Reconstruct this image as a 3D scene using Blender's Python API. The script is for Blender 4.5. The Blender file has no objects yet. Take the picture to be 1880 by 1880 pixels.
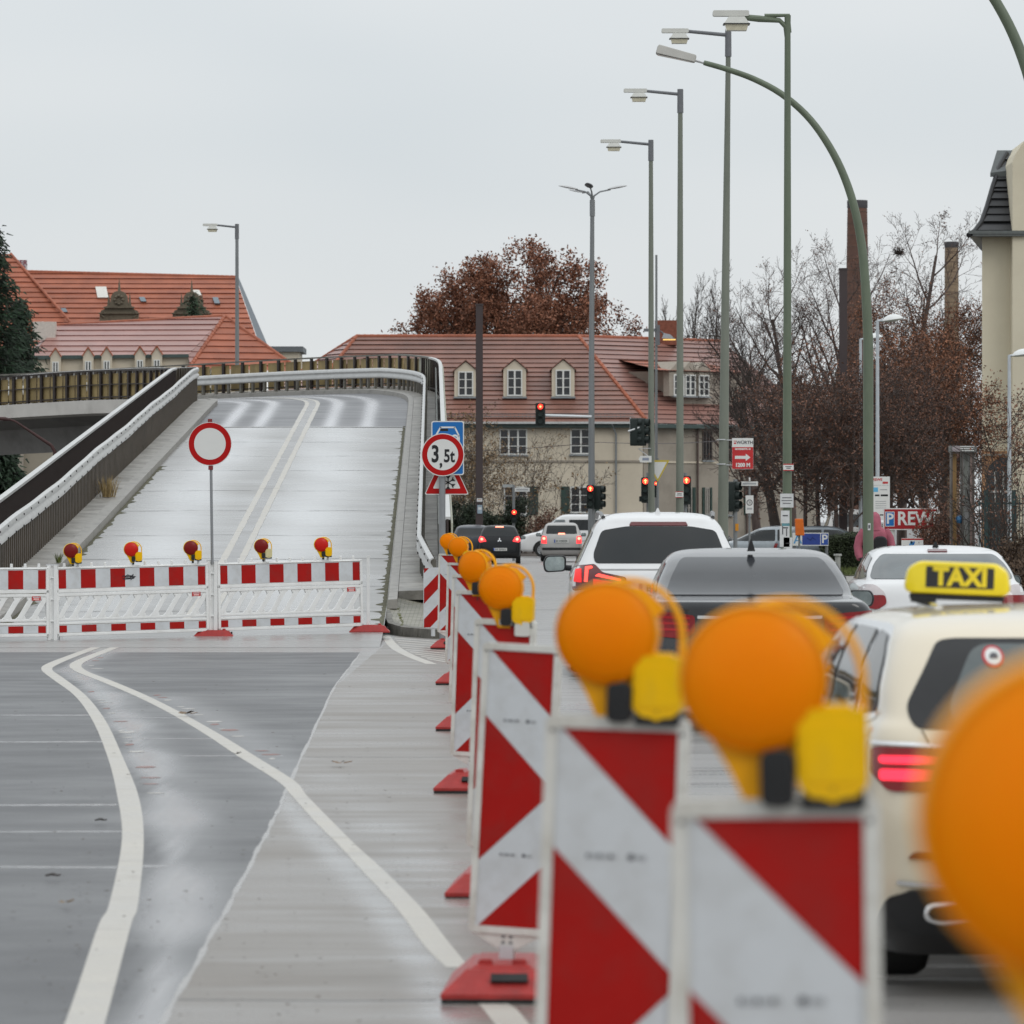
import bpy, bmesh, math, random
from mathutils import Vector, Matrix
from mathutils.bvhtree import BVHTree
SC = bpy.context.scene
COL = SC.collection
R = math.radians
# ------------------------------------------------------------------ camera
# photograph is 1880 px wide; focal length F px, horizon at row H, eye height CH
F, H, CH = 9500.0, 955.0, 1.70
cam = bpy.data.cameras.new("camera")
camo = bpy.data.objects.new("camera", cam)
COL.objects.link(camo)
cam.sensor_width = 36
cam.lens = F / 1880 * 36
camo.location = (0, 0, CH)
camo.rotation_euler = (R(90), 0, 0)
cam.shift_y = (H - 940) / 1880
cam.clip_start = 0.3
cam.clip_end = 6000
cam.dof.use_dof = True
cam.dof.focus_distance = 78
cam.dof.aperture_fstop = 8.6
SC.camera = camo
# ------------------------------------------------------------------ sky and sun
w = bpy.data.worlds.new("World")
SC.world = w
w.use_nodes = True
nt = w.node_tree
for n in list(nt.nodes):
    nt.nodes.remove(n)
def wn(t, **k):
    n = nt.nodes.new(t)
    for a, b in k.items():
        setattr(n, a, b)
    return n
sky = wn('ShaderNodeTexSky', sky_type='NISHITA', sun_disc=False)
sky.sun_elevation = R(38)
sky.sun_rotation = R(150)
tc = wn('ShaderNodeTexCoord')
sep = wn('ShaderNodeSeparateXYZ')
nt.links.new(tc.outputs['Generated'], sep.inputs[0])
mx = wn('ShaderNodeMath', operation='MAXIMUM'); mx.inputs[1].default_value = 0
nt.links.new(sep.outputs['Z'], mx.inputs[0])
ml = wn('ShaderNodeMath', operation='MULTIPLY_ADD'); ml.inputs[1].default_value = 0.95; ml.inputs[2].default_value = 1.0
nt.links.new(mx.outputs[0], ml.inputs[0])
nz = wn('ShaderNodeTexNoise'); nz.inputs['Scale'].default_value = 5.0; nz.inputs['Detail'].default_value = 2
mp = wn('ShaderNodeMapping'); mp.inputs['Scale'].default_value = (1, 1, 3.5)
nt.links.new(tc.outputs['Generated'], mp.inputs[0]); nt.links.new(mp.outputs[0], nz.inputs['Vector'])
cr = wn('ShaderNodeValToRGB')
cr.color_ramp.elements[0].position = 0.32; cr.color_ramp.elements[0].color = (0.648, 0.692, 0.722, 1)
cr.color_ramp.elements[1].position = 0.70; cr.color_ramp.elements[1].color = (0.752, 0.775, 0.788, 1)
nt.links.new(nz.outputs['Fac'], cr.inputs[0])
sc_ = wn('ShaderNodeVectorMath', operation='SCALE')
nt.links.new(cr.outputs[0], sc_.inputs[0]); nt.links.new(ml.outputs[0], sc_.inputs['Scale'])
bg1 = wn('ShaderNodeBackground'); bg1.inputs[1].default_value = 1.0
nt.links.new(sc_.outputs[0], bg1.inputs[0])
bg2 = wn('ShaderNodeBackground'); bg2.inputs[1].default_value = 0.06
nt.links.new(sky.outputs[0], bg2.inputs[0])
mixs = wn('ShaderNodeMixShader'); mixs.inputs[0].default_value = 0.08
nt.links.new(bg1.outputs[0], mixs.inputs[1]); nt.links.new(bg2.outputs[0], mixs.inputs[2])
wo = wn('ShaderNodeOutputWorld')
nt.links.new(mixs.outputs[0], wo.inputs[0])
sun = bpy.data.lights.new("sun", 'SUN')
sun.energy = 0.55
sun.angle = R(25)
sun.color = (1.0, 0.96, 0.90)
suno = bpy.data.objects.new("sun", sun)
COL.objects.link(suno)
# the brightest part of the cloud is behind the camera, to the right
sd = Vector((0.55, -0.62, 0.62)).normalized()
suno.rotation_euler = sd.to_track_quat('Z', 'Y').to_euler()
SC.view_settings.view_transform = 'Standard'
SC.view_settings.look = 'None'
SC.view_settings.exposure = 0.0
SC.view_settings.gamma = 1.0
SC.cycles.max_bounces = 6
SC.cycles.transparent_max_bounces = 6
SC.cycles.caustics_reflective = False
SC.cycles.caustics_refractive = False
SC.cycles.use_denoising = True

# ------------------------------------------------------------------ helpers
def P(x, y, d):
    return Vector(((x - 940) * d / F, d, CH + (H - y) * d / F))
def G(x, y, z=0.0):
    d = (CH - z) * F / (y - H)
    return Vector(((x - 940) * d / F, d, z))
def XX(x, d):
    return (x - 940) * d / F
def ZZ(y, d):
    return CH + (H - y) * d / F

def tag(o, label=None, cat=None, group=None, kind=None):
    if label: o['label'] = label
    if cat: o['category'] = cat
    if group: o['group'] = group
    if kind: o['kind'] = kind
    return o
def empty(name, loc, label=None, cat=None, group=None, rz=0, parent=None):
    o = bpy.data.objects.new(name, None)
    o.empty_display_size = 0.3
    COL.objects.link(o)
    o.location = loc
    o.rotation_euler = (0, 0, rz)
    if parent: o.parent = parent
    return tag(o, label, cat, group)
def dup(root, loc=None, rot=None, label=None, group=None):
    r = root.copy(); COL.objects.link(r)
    if loc is not None: r.location = loc
    if rot is not None: r.rotation_euler = rot
    if label: r['label'] = label
    if group: r['group'] = group
    for ch in list(root.children):
        c = ch.copy(); COL.objects.link(c); c.parent = r
        for g in list(ch.children):
            q = g.copy(); COL.objects.link(q); q.parent = c
    return r

MATS = {}
def M(name, col=(.5, .5, .5), rough=.55, metal=0.0, var=.12, scale=6.0, bump=0.0, coat=0.0, emit=None, es=0.0,
      spec=0.35, stretch=(1, 1, 1), dirt=None, dscale=2.0, damt=.5, perisland=0.0, trans=0.0, rvar=0.0):
    if name in MATS: return MATS[name]
    m = bpy.data.materials.new(name); m.use_nodes = True
    t = m.node_tree; b = t.nodes['Principled BSDF']
    b.inputs['Roughness'].default_value = rough
    b.inputs['Metallic'].default_value = metal
    b.inputs['Specular IOR Level'].default_value = spec
    if coat:
        b.inputs['Coat Weight'].default_value = coat; b.inputs['Coat Roughness'].default_value = .04
    c4 = lambda c, k=1: (min(1, c[0]*k), min(1, c[1]*k), min(1, c[2]*k), 1)
    tcn = t.nodes.new('ShaderNodeTexCoord')
    mpn = t.nodes.new('ShaderNodeMapping'); mpn.inputs['Scale'].default_value = stretch
    t.links.new(tcn.outputs['Object'], mpn.inputs[0])
    nn = t.nodes.new('ShaderNodeTexNoise'); nn.inputs['Scale'].default_value = scale; nn.inputs['Detail'].default_value = 5
    nn.inputs['Roughness'].default_value = .6
    t.links.new(mpn.outputs[0], nn.inputs['Vector'])
    rp = t.nodes.new('ShaderNodeValToRGB')
    rp.color_ramp.elements[0].position = .3; rp.color_ramp.elements[0].color = c4(col, 1 - var)
    rp.color_ramp.elements[1].position = .7; rp.color_ramp.elements[1].color = c4(col, 1 + var)
    t.links.new(nn.outputs['Fac'], rp.inputs[0])
    out = rp.outputs[0]
    if dirt:
        n2 = t.nodes.new('ShaderNodeTexNoise'); n2.inputs['Scale'].default_value = dscale; n2.inputs['Detail'].default_value = 8
        n2.inputs['Roughness'].default_value = .7
        t.links.new(mpn.outputs[0], n2.inputs['Vector'])
        r2 = t.nodes.new('ShaderNodeValToRGB')
        r2.color_ramp.elements[0].position = .48; r2.color_ramp.elements[0].color = (0, 0, 0, 1)
        r2.color_ramp.elements[1].position = .72; r2.color_ramp.elements[1].color = (damt, damt, damt, 1)
        t.links.new(n2.outputs['Fac'], r2.inputs[0])
        mxn = t.nodes.new('ShaderNodeMix'); mxn.data_type = 'RGBA'
        t.links.new(r2.outputs[0], mxn.inputs[0]); t.links.new(out, mxn.inputs[6]); mxn.inputs[7].default_value = c4(dirt)
        out = mxn.outputs[2]
    if perisland:
        gi = t.nodes.new('ShaderNodeNewGeometry')
        mr = t.nodes.new('ShaderNodeMapRange'); mr.inputs[3].default_value = 1 - perisland; mr.inputs[4].default_value = 1 + perisland
        t.links.new(gi.outputs['Random Per Island'], mr.inputs[0])
        vs = t.nodes.new('ShaderNodeVectorMath'); vs.operation = 'SCALE'
        t.links.new(out, vs.inputs[0]); t.links.new(mr.outputs[0], vs.inputs['Scale'])
        out = vs.outputs[0]
    t.links.new(out, b.inputs['Base Color'])
    if rvar:
        mr2 = t.nodes.new('ShaderNodeMapRange'); mr2.inputs[1].default_value = .3; mr2.inputs[2].default_value = .7
        mr2.inputs[3].default_value = max(.02, rough - rvar); mr2.inputs[4].default_value = min(1, rough + rvar)
        t.links.new(nn.outputs['Fac'], mr2.inputs[0]); t.links.new(mr2.outputs[0], b.inputs['Roughness'])
    if bump:
        bn = t.nodes.new('ShaderNodeBump'); bn.inputs['Strength'].default_value = bump; bn.inputs['Distance'].default_value = .02
        n3 = t.nodes.new('ShaderNodeTexNoise'); n3.inputs['Scale'].default_value = scale * 7; n3.inputs['Detail'].default_value = 3
        t.links.new(mpn.outputs[0], n3.inputs['Vector'])
        t.links.new(n3.outputs['Fac'], bn.inputs['Height']); t.links.new(bn.outputs[0], b.inputs['Normal'])
    if trans:
        b.inputs['Transmission Weight'].default_value = trans
    if emit:
        b.inputs['Emission Color'].default_value = (*emit, 1); b.inputs['Emission Strength'].default_value = es
    MATS[name] = m
    return m

class MB:
    def __init__(s):
        s.v = []; s.f = []; s.m = []; s.s = []
    def add(s, vs, fs, mi=0, sm=False, mat=None):
        o = len(s.v)
        if mat is not None: vs = [mat @ Vector(q) for q in vs]
        s.v.extend([tuple(q) for q in vs])
        for f in fs:
            s.f.append([i + o for i in f]); s.m.append(mi); s.s.append(sm)
        return s
    def box(s, c, d, mi=0, mat=None, rz=0, rx=0, ry=0):
        x, y, z = d[0]/2, d[1]/2, d[2]/2
        vs = [Vector((a*x, b*y, e*z)) for a in (-1, 1) for b in (-1, 1) for e in (-1, 1)]
        if rz or rx or ry:
            mm = Matrix.Rotation(rz, 3, 'Z') @ Matrix.Rotation(ry, 3, 'Y') @ Matrix.Rotation(rx, 3, 'X')
            vs = [mm @ q for q in vs]
        vs = [q + Vector(c) for q in vs]
        return s.add(vs, [(0,1,3,2),(4,6,7,5),(0,4,5,1),(2,3,7,6),(0,2,6,4),(1,5,7,3)], mi, False, mat)
    def rbox(s, c, d, r=.02, mi=0, mat=None, n=3, axis='y'):
        # box with rounded corners in the plane across axis
        pts = rrect(d[0], d[2], r, n) if axis == 'y' else (rrect(d[0], d[1], r, n) if axis == 'z' else rrect(d[1], d[2], r, n))
        h = d[1] if axis == 'y' else d[2] if axis == 'z' else d[0]
        return s.prism([(p[0], p[1]) for p in pts], -h/2, h/2, axis, c, mi, mat)
    def prism(s, poly, a, b, axis='y', c=(0,0,0), mi=0, mat=None, sm=False):
        def mk(p, h):
            if axis == 'y': q = (p[0], h, p[1])
            elif axis == 'z': q = (p[0], p[1], h)
            else: q = (h, p[0], p[1])
            return (q[0]+c[0], q[1]+c[1], q[2]+c[2])
        n = len(poly)
        vs = [mk(p, a) for p in poly] + [mk(p, b) for p in poly]
        fs = [tuple(range(n)), tuple(range(2*n-1, n-1, -1))]
        fs += [(i, i+n, (i+1) % n + n, (i+1) % n) for i in range(n)]
        return s.add(vs, fs, mi, sm, mat)
    def tube(s, pts, rad, n=8, mi=0, caps=True, mat=None, sm=True):
        pts = [Vector(p) for p in pts]
        if not isinstance(rad, (list, tuple)): rad = [rad]*len(pts)
        vs = []; up = None
        for i, p in enumerate(pts):
            a = pts[max(0, i-1)]; b = pts[min(len(pts)-1, i+1)]
            t = (b - a).normalized()
            if up is None:
                up = t.cross(Vector((0.31, 0.95, 0.11)))
                if up.length < .1: up = t.cross(Vector((1, 0, 0)))
                up.normalize()
            else:
                up = (up - t*up.dot(t))
                if up.length < 1e-6: up = t.orthogonal()
                up.normalize()
            w_ = t.cross(up)
            for k in range(n):
                an = 2*math.pi*k/n
                vs.append(p + (up*math.cos(an) + w_*math.sin(an))*rad[i])
        fs = []
        for i in range(len(pts)-1):
            for k in range(n):
                k2 = (k+1) % n
                fs.append((i*n+k, i*n+k2, (i+1)*n+k2, (i+1)*n+k))
        if caps:
            fs.append(tuple(range(n-1, -1, -1)))
            fs.append(tuple(range((len(pts)-1)*n, len(pts)*n)))
        return s.add(vs, fs, mi, sm, mat)
    def cyl(s, p0, p1, r0, r1=None, n=16, mi=0, mat=None, caps=True):
        return s.tube([p0, p1], [r0, r0 if r1 is None else r1], n, mi, caps, mat)
    def lathe(s, prof, n=24, mi=0, mat=None, sm=True, caps=True):
        vs = []; fs = []
        for (r, z) in prof:
            for k in range(n):
                a = 2*math.pi*k/n
                vs.append((r*math.cos(a), r*math.sin(a), z))
        for i in range(len(prof)-1):
            for k in range(n):
                k2 = (k+1) % n
                fs.append((i*n+k, i*n+k2, (i+1)*n+k2, (i+1)*n+k))
        if caps: fs.append(tuple(range(n-1, -1, -1))); fs.append(tuple(range((len(prof)-1)*n, len(prof)*n)))
        return s.add(vs, fs, mi, sm, mat)
    def quad(s, a, b, c, d, mi=0):
        return s.add([a, b, c, d], [(0,1,2,3)], mi)
    def poly(s, pts, mi=0):
        return s.add(pts, [tuple(range(len(pts)))], mi)
    def text(s, txt, size, org, xdir=(1,0,0), ydir=(0,0,1), mi=0, ext=.002, bold=0.0, align='CENTER', wx=1.0):
        cu = bpy.data.curves.new('t', 'FONT'); cu.body = txt; cu.size = size; cu.extrude = ext; cu.offset = bold
        cu.align_x = align; cu.align_y = 'CENTER'; cu.resolution_u = 3
        ob = bpy.data.objects.new('t', cu); COL.objects.link(ob)
        dg = bpy.context.evaluated_depsgraph_get(); dg.update()
        me = bpy.data.meshes.new_from_object(ob.evaluated_get(dg))
        X = Vector(xdir).normalized(); Y = Vector(ydir).normalized(); Z = X.cross(Y); O = Vector(org)
        s.add([O + X*(v.co.x*wx) + Y*v.co.y + Z*v.co.z for v in me.vertices], [tuple(p.vertices) for p in me.polygons], mi)
        bpy.data.objects.remove(ob); bpy.data.curves.remove(cu); bpy.data.meshes.remove(me)
        return s
    def build(s, name, mats, parent=None, loc=None, bevel=0, angle=35, rot=None):
        me = bpy.data.meshes.new(name)
        me.from_pydata(s.v, [], s.f)
        if not isinstance(mats, (list, tuple)): mats = [mats]
        for m in mats: me.materials.append(m)
        me.polygons.foreach_set('material_index', s.m)
        me.polygons.foreach_set('use_smooth', s.s)
        me.update()
        if any(s.s) and angle: me.set_sharp_from_angle(angle=R(angle))
        o = bpy.data.objects.new(name, me); COL.objects.link(o)
        if parent: o.parent = parent
        if loc is not None: o.location = loc
        if rot is not None: o.rotation_euler = rot
        if bevel:
            bm_ = o.modifiers.new('edge', 'BEVEL'); bm_.width = bevel; bm_.segments = 2; bm_.limit_method = 'ANGLE'; bm_.angle_limit = R(40)
        return o

def rrect(w_, h, r, n=3):
    pts = []
    for cx, cy, a0 in ((w_/2-r, h/2-r, 0), (-w_/2+r, h/2-r, 90), (-w_/2+r, -h/2+r, 180), (w_/2-r, -h/2+r, 270)):
        for k in range(n+1):
            a = R(a0 + 90*k/n)
            pts.append((cx + r*math.cos(a), cy + r*math.sin(a)))
    return pts
def circ(r, n=28, cx=0, cy=0):
    return [(cx + r*math.cos(2*math.pi*k/n), cy + r*math.sin(2*math.pi*k/n)) for k in range(n)]
def rpoly(pts, r, n=4):
    out = []; N = len(pts)
    for i in range(N):
        p = Vector(pts[i]); a = Vector(pts[i-1]); b = Vector(pts[(i+1) % N])
        da = (a-p); db = (b-p); rr = min(r, da.length*.45, db.length*.45)
        q0 = p + da.normalized()*rr; q1 = p + db.normalized()*rr
        for k in range(n+1):
            t = k/n
            out.append(tuple(q0*(1-t)**2 + p*2*t*(1-t) + q1*t*t))
    return out
def interp(tab, x):
    if x <= tab[0][0]: return tab[0][1]
    for (a, va), (b, vb) in zip(tab, tab[1:]):
        if x <= b: return va + (vb-va)*(x-a)/(b-a)
    return tab[-1][1]
def smooth_tab(tab, x):
    # Catmull-Rom through table points
    n = len(tab)
    if x <= tab[0][0]: return tab[0][1]
    if x >= tab[-1][0]: return tab[-1][1]
    for i in range(n-1):
        if x <= tab[i+1][0]:
            x0, y0 = tab[i]; x1, y1 = tab[i+1]
            m0 = (y1-tab[i-1][1])/(x1-tab[i-1][0]) if i > 0 else 0
            m1 = (tab[i+2][1]-y0)/(tab[i+2][0]-x0) if i+2 < n else 0
            h = x1-x0; t = (x-x0)/h
            return (2*t**3-3*t*t+1)*y0 + (t**3-2*t*t+t)*h*m0 + (-2*t**3+3*t*t)*y1 + (t**3-t*t)*h*m1
# ------------------------------------------------------------------ ground, roads, ramp
def wet(name, col, rough=.38, rv=.16, var=.25, spec=.5, worn_rough=.2, worn_sheen_col=None, stain=None, sx=.35, sy=2.6, bump=.25, gr=60):
    m = bpy.data.materials.new(name); m.use_nodes = True
    t = m.node_tree; b = t.nodes['Principled BSDF']; L = t.links.new
    b.inputs['Specular IOR Level'].default_value = spec
    N = t.nodes.new
    tcn = N('ShaderNodeTexCoord')
    mp1 = N('ShaderNodeMapping'); mp1.inputs['Scale'].default_value = (sx, sy, 1); L(tcn.outputs['Object'], mp1.inputs[0])
    n1 = N('ShaderNodeTexNoise'); n1.inputs['Scale'].default_value = 1.0; n1.inputs['Detail'].default_value = 6; n1.inputs['Roughness'].default_value = .62
    L(mp1.outputs[0], n1.inputs['Vector'])
    n2 = N('ShaderNodeTexNoise'); n2.inputs['Scale'].default_value = .35; n2.inputs['Detail'].default_value = 4
    L(tcn.outputs['Object'], n2.inputs['Vector'])
    n3 = N('ShaderNodeTexNoise'); n3.inputs['Scale'].default_value = gr; n3.inputs['Detail'].default_value = 2
    L(tcn.outputs['Object'], n3.inputs['Vector'])
    def madd(a, k, c):
        q = N('ShaderNodeMath'); q.operation = 'MULTIPLY_ADD'; L(a, q.inputs[0]); q.inputs[1].default_value = k
        if hasattr(c, 'is_output'): L(c, q.inputs[2])
        else: q.inputs[2].default_value = c
        return q.outputs[0]
    s1 = madd(n1.outputs['Fac'], .6, 0.0)
    s2 = madd(n2.outputs['Fac'], .4, s1)          # ~0.5
    s2r = madd(n3.outputs['Fac'], .22, madd(s2, 1.0, -.11))
    at = N('ShaderNodeAttribute'); at.attribute_name = 'worn'
    mr = N('ShaderNodeMapRange'); mr.inputs[1].default_value = .36; mr.inputs[2].default_value = .62
    mr.inputs[3].default_value = rough - rv; mr.inputs[4].default_value = rough + rv; L(s2r, mr.inputs[0])
    mxr = N('ShaderNodeMix'); mxr.data_type = 'FLOAT'; L(at.outputs['Fac'], mxr.inputs[0]); L(mr.outputs[0], mxr.inputs[2]); mxr.inputs[3].default_value = worn_rough
    L(mxr.outputs[0], b.inputs['Roughness'])
    s3 = madd(n3.outputs['Fac'], .75, -.12)
    s4 = madd(s2, .8, s3)
    rp = N('ShaderNodeValToRGB'); e = rp.color_ramp.elements
    e[0].position = .4; e[0].color = (col[0]*(1-var), col[1]*(1-var), col[2]*(1-var), 1)
    e[1].position = .9; e[1].color = (col[0]*(1+var), col[1]*(1+var), col[2]*(1+var), 1)
    L(s4, rp.inputs[0])
    out = rp.outputs[0]
    if worn_sheen_col:
        mc = N('ShaderNodeMix'); mc.data_type = 'RGBA'; L(at.outputs['Fac'], mc.inputs[0]); L(out, mc.inputs[6]); mc.inputs[7].default_value = (*worn_sheen_col, 1); out = mc.outputs[2]  # wet sheen brightness mixed into the base colour of worn parts
    if stain:
        mp4 = N('ShaderNodeMapping'); mp4.inputs['Scale'].default_value = (.35, 2.2, 1); L(tcn.outputs['Object'], mp4.inputs[0])
        n4 = N('ShaderNodeTexNoise'); n4.inputs['Scale'].default_value = 1.3; n4.inputs['Detail'].default_value = 9; n4.inputs['Roughness'].default_value = .75
        L(mp4.outputs[0], n4.inputs['Vector'])
        r4 = N('ShaderNodeValToRGB'); r4.color_ramp.elements[0].position = .55; r4.color_ramp.elements[0].color = (0,0,0,1)
        r4.color_ramp.elements[1].position = .72; r4.color_ramp.elements[1].color = (.8,.8,.8,1); L(n4.outputs['Fac'], r4.inputs[0])
        mc2 = N('ShaderNodeMix'); mc2.data_type = 'RGBA'; L(r4.outputs[0], mc2.inputs[0]); L(out, mc2.inputs[6]); mc2.inputs[7].default_value = (*stain, 1); out = mc2.outputs[2]
    L(out, b.inputs['Base Color'])
    bn = N('ShaderNodeBump'); bn.inputs['Strength'].default_value = bump; bn.inputs['Distance'].default_value = .004
    L(s4, bn.inputs['Height']); L(bn.outputs[0], b.inputs['Normal'])
    return m

mGround = wet('ground_asphalt', (.12,.115,.11), .45, .1)
mConc = wet('wet_concrete', (.185,.165,.145), .37, .15, .22, stain=(.13,.115,.10), worn_rough=.14, worn_sheen_col=(.27,.265,.26), sy=1.1, sx=.3)
mConcSide = wet('wet_concrete_lane', (.24,.23,.22), .34, .15, .2, stain=(.15,.14,.13), worn_rough=.2)
mAsph = wet('wet_asphalt', (.050,.050,.053), .40, .08, .28, worn_rough=.14, worn_sheen_col=(.22,.22,.225), spec=.42, sy=1.0, sx=.8)
mRamp = wet('wet_ramp_concrete', (.25,.245,.235), .33, .15, .25, stain=(.14,.13,.12), worn_rough=.13, worn_sheen_col=(.50,.50,.498), sy=.8, sx=.25)
mRampTop = wet('wet_ramp_asphalt', (.10,.10,.108), .40, .10, .25, worn_rough=.2, worn_sheen_col=(.5,.5,.52), sy=1.2)
mPaint = wet('road_paint', (.47,.445,.40), .42, .14, .16, stain=(.27,.25,.22), spec=.35)
mPaintOld = wet('worn_road_paint', (.42,.40,.37), .4, .12, .2, stain=(.12,.12,.12))
mPaintRed = wet('red_road_paint', (.22,.08,.06), .45, .12, .3, stain=(.1,.09,.09))

def sheet(name, pts, z, mat, kind='structure', label=None, cat=None):
    mb = MB(); mb.poly([(p[0], p[1], z) for p in pts])
    o = mb.build(name, mat); tag(o, label, cat, None, kind); return o
g = sheet('ground', [(-2500,-60),(2500,-60),(2500,4000),(-2500,4000)], 0.0, mGround)
def gp(lst, z): return [G(x, y, z) for x, y in lst]
o = sheet('road', [(-9,-20),(9.5,-20),(9.5,150),(14,260),(-5,260),(-5,100),(-9,76)], .001, mConcSide)
# right-hand concrete strip between asphalt and beacons
strip = gp([(700,1165),(613,1261),(533,1433),(508,1492),(439,1625),(357,1771),(293,1885)], .008)
# asphalt patch on the left: fine grid clipped by the seam, with worn smoothness and painted wet sheen along the old markings
seam = [(p.x, p.y) for p in gp([(293,1885),(357,1771),(439,1625),(508,1492),(533,1433),(613,1261),(668,1190)], .008)]
seamx = sorted([(y, x) for x, y in seam] + [(8.0, -2.25)])
def polyline_x(lst): return sorted([(G(x,y).y, G(x,y).x) for x, y in lst])
lineA = [(118,192,1880),(180,240,1700),(201,254,1657),(224,264,1538),(215,254,1460),(198,226,1391),(170,194,1323),(137,158,1277),(94,117,1245),(76,96,1229),(87,110,1218),(137,156,1199),(197,215,1177),(222,240,1163)]
lineB = [(819,862,1776),(778,828,1735),(727,773,1666),(663,704,1597),(622,654,1552),(576,608,1506),(535,563,1460),(508,540,1433),(435,467,1387),(380,407,1350),(311,334,1309),(247,270,1277),(183,206,1250),(138,160,1232),(128,150,1220),(150,170,1208),(182,200,1196),(232,248,1176),(248,262,1165)]
wornSheenA = polyline_x([((b)+ (b-a)*.75 + 6, y) for a, b, y in lineA])
wornSheenB = polyline_x([(a*.5+b*.5+40, y) for a, b, y in lineB[2:12]])
def asphalt():
    ys = [8.0]
    while ys[-1] < 66.5: ys.append(ys[-1] + max(.25, ys[-1]*.012))
    ys[-1] = 66.5
    NX = 110; vs = []; wv = []
    rng = random.Random(3)
    ph = [rng.uniform(0, 6) for _ in range(6)]
    for y in ys:
        xr = interp(seamx, y) + .004*math.sin(y*2.3)
        xl = -10.5
        for i in range(NX+1):
            u = (i/NX)**.8
            x = xl + (xr-xl)*u
            vs.append((x, y, .002))
            wa = interp(wornSheenA, y); wd = .10 + .05*math.sin(y*.9)
            if y < 17: wa = interp(wornSheenA, 17.5)
            a = (math.exp(-((x-wa-.05)/wd)**2) + .45*math.exp(-((x-wa-.16)/.16)**2)) * (.72+.28*math.sin(y*1.7+ph[0])*math.sin(y*.7))
            wb = interp(wornSheenB, y)
            b = .35*math.exp(-((x-wb)/.25)**2) if 20 < y < 50 else 0
            wv.append(max(0, min(1, a + b)))
    fs = []
    for j in range(len(ys)-1):
        for i in range(NX):
            k = j*(NX+1)+i
            fs.append((k, k+1, k+NX+2, k+NX+1))
    mb = MB(); mb.add(vs, fs); o = mb.build('road', mAsph); tag(o, kind='structure')
    at = o.data.attributes.new('worn', 'FLOAT', 'POINT'); at.data.foreach_set('value', wv)
asphalt()
# right-hand concrete strip between asphalt and beacons, with wet glints put into its colour beside the painted line
def concrete_strip():
    ys = [8.0]
    while ys[-1] < 76: ys.append(ys[-1] + max(.12, ys[-1]*.007))
    ys[-1] = 76.0; lx = sorted([(y, x) for x, y in [(p.x, p.y) for p in strip]] + [(8.0, -2.25), (76.0, -1.72)])
    rx = [(8,.27),(24,.05),(36,-.2),(55,-.55),(76,-.95)]; lb = sorted([(G(b, y).y, G(b, y).x) for a, b, y in lineB] + [(17.6, -.05)])
    NX = 70; vs = []; wv = []; fs = []; rng = random.Random(12)
    for y in ys:
        xl, xr = interp(lx, y)+.004*math.sin(y*2.3), interp(rx, y); xb = interp(lb, y); streak = rng.random()
        for i in range(NX+1):
            x = xl+(xr-xl)*i/NX; vs.append((x, y, .002)); d = x-xb
            a = .85*math.exp(-((d+.17)/.09)**2)*(.45+.55*streak) if 17 < y < 33 else 0
            b = .5*math.exp(-((d-.25)/.2)**2)*streak*streak if 17 < y < 40 else 0
            c = .28*(streak > .85)*math.exp(-((x-xl-(.5+.4*math.sin(y*5))*(xr-xl))/(.25*(xr-xl)))**2)
            wv.append(max(0, min(1, a+b+c)))
    for j in range(len(ys)-1):
        for i in range(NX): k = j*(NX+1)+i; fs.append((k, k+1, k+NX+2, k+NX+1))
    mb = MB(); mb.add(vs, fs); o = tag(mb.build('road', mConc), kind='structure')
    at = o.data.attributes.new('worn', 'FLOAT', 'POINT'); at.data.foreach_set('value', wv)
concrete_strip()
# joint between asphalt and concrete: a light sealed seam
mSeam = wet('seam', (.30,.29,.28), .3, .1)
mb = MB()
for (a, b) in zip(seam, seam[1:]):
    n = 10
    for k in range(n):
        p = Vector(a).lerp(Vector(b), k/n); q = Vector(a).lerp(Vector(b), (k+1)/n)
        w_ = .011 + .004*math.sin(p.y*5.1)
        mb.quad((p.x-w_+.004*math.sin(p.y*2.3), p.y, .0028), (p.x+w_+.004*math.sin(p.y*2.3), p.y, .0028), (q.x+w_+.004*math.sin(q.y*2.3), q.y, .0028), (q.x-w_+.004*math.sin(q.y*2.3), q.y, .0028))
tag(mb.build('road_joint', mSeam), kind='structure')
# transverse wet joints across the asphalt (standing water, its sky sheen painted pale) and dark joints in the concrete
mWaterSheen = wet('standing_water_sheen', (.17,.17,.175), .2, .06, .15, worn_rough=.2)
mDark = wet('dark_joint', (.06,.055,.05), .4, .1, stain=(.2,.18,.16))
rng = random.Random(11)
def tline(name, y, x0, x1, w_, mat, z=.016, tilt=0.0):
    a = G(x0, y, z); b = G(x1, y, z)
    mb = MB(); n = 40; pr = None
    for k in range(n+1):
        t = k/n; x = a.x + (b.x-a.x)*t; yy = a.y + tilt*t + .02*math.sin(x*5+y)
        ww = w_*(.55+.45*rng.random())
        cur = ((x, yy-ww/2, z), (x, yy+ww/2, z))
        if pr: mb.quad(pr[0], cur[0], cur[1], pr[1])
        pr = cur
    tag(mb.build(name, mat), kind='structure')
for y, x0, x1, w_ in ((1313,-60,165,.25),(1318,190,330,.18),(1362,-60,190,.28),(1356,260,395,.14),(1388,330,520,.14),(1478,-60,214,.22),(1527,-60,222,.16),(1592,-60,215,.16),(1590,262,310,.2)):
    tline('road_joint', y, x0, x1, w_, mWaterSheen, .0028)
for y, x0, x1, w_ in ((1836,326,800,.05),(1390,560,830,.05)):
    tline('road_joint', y, x0, x1, w_, mDark, .0026)
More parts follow.
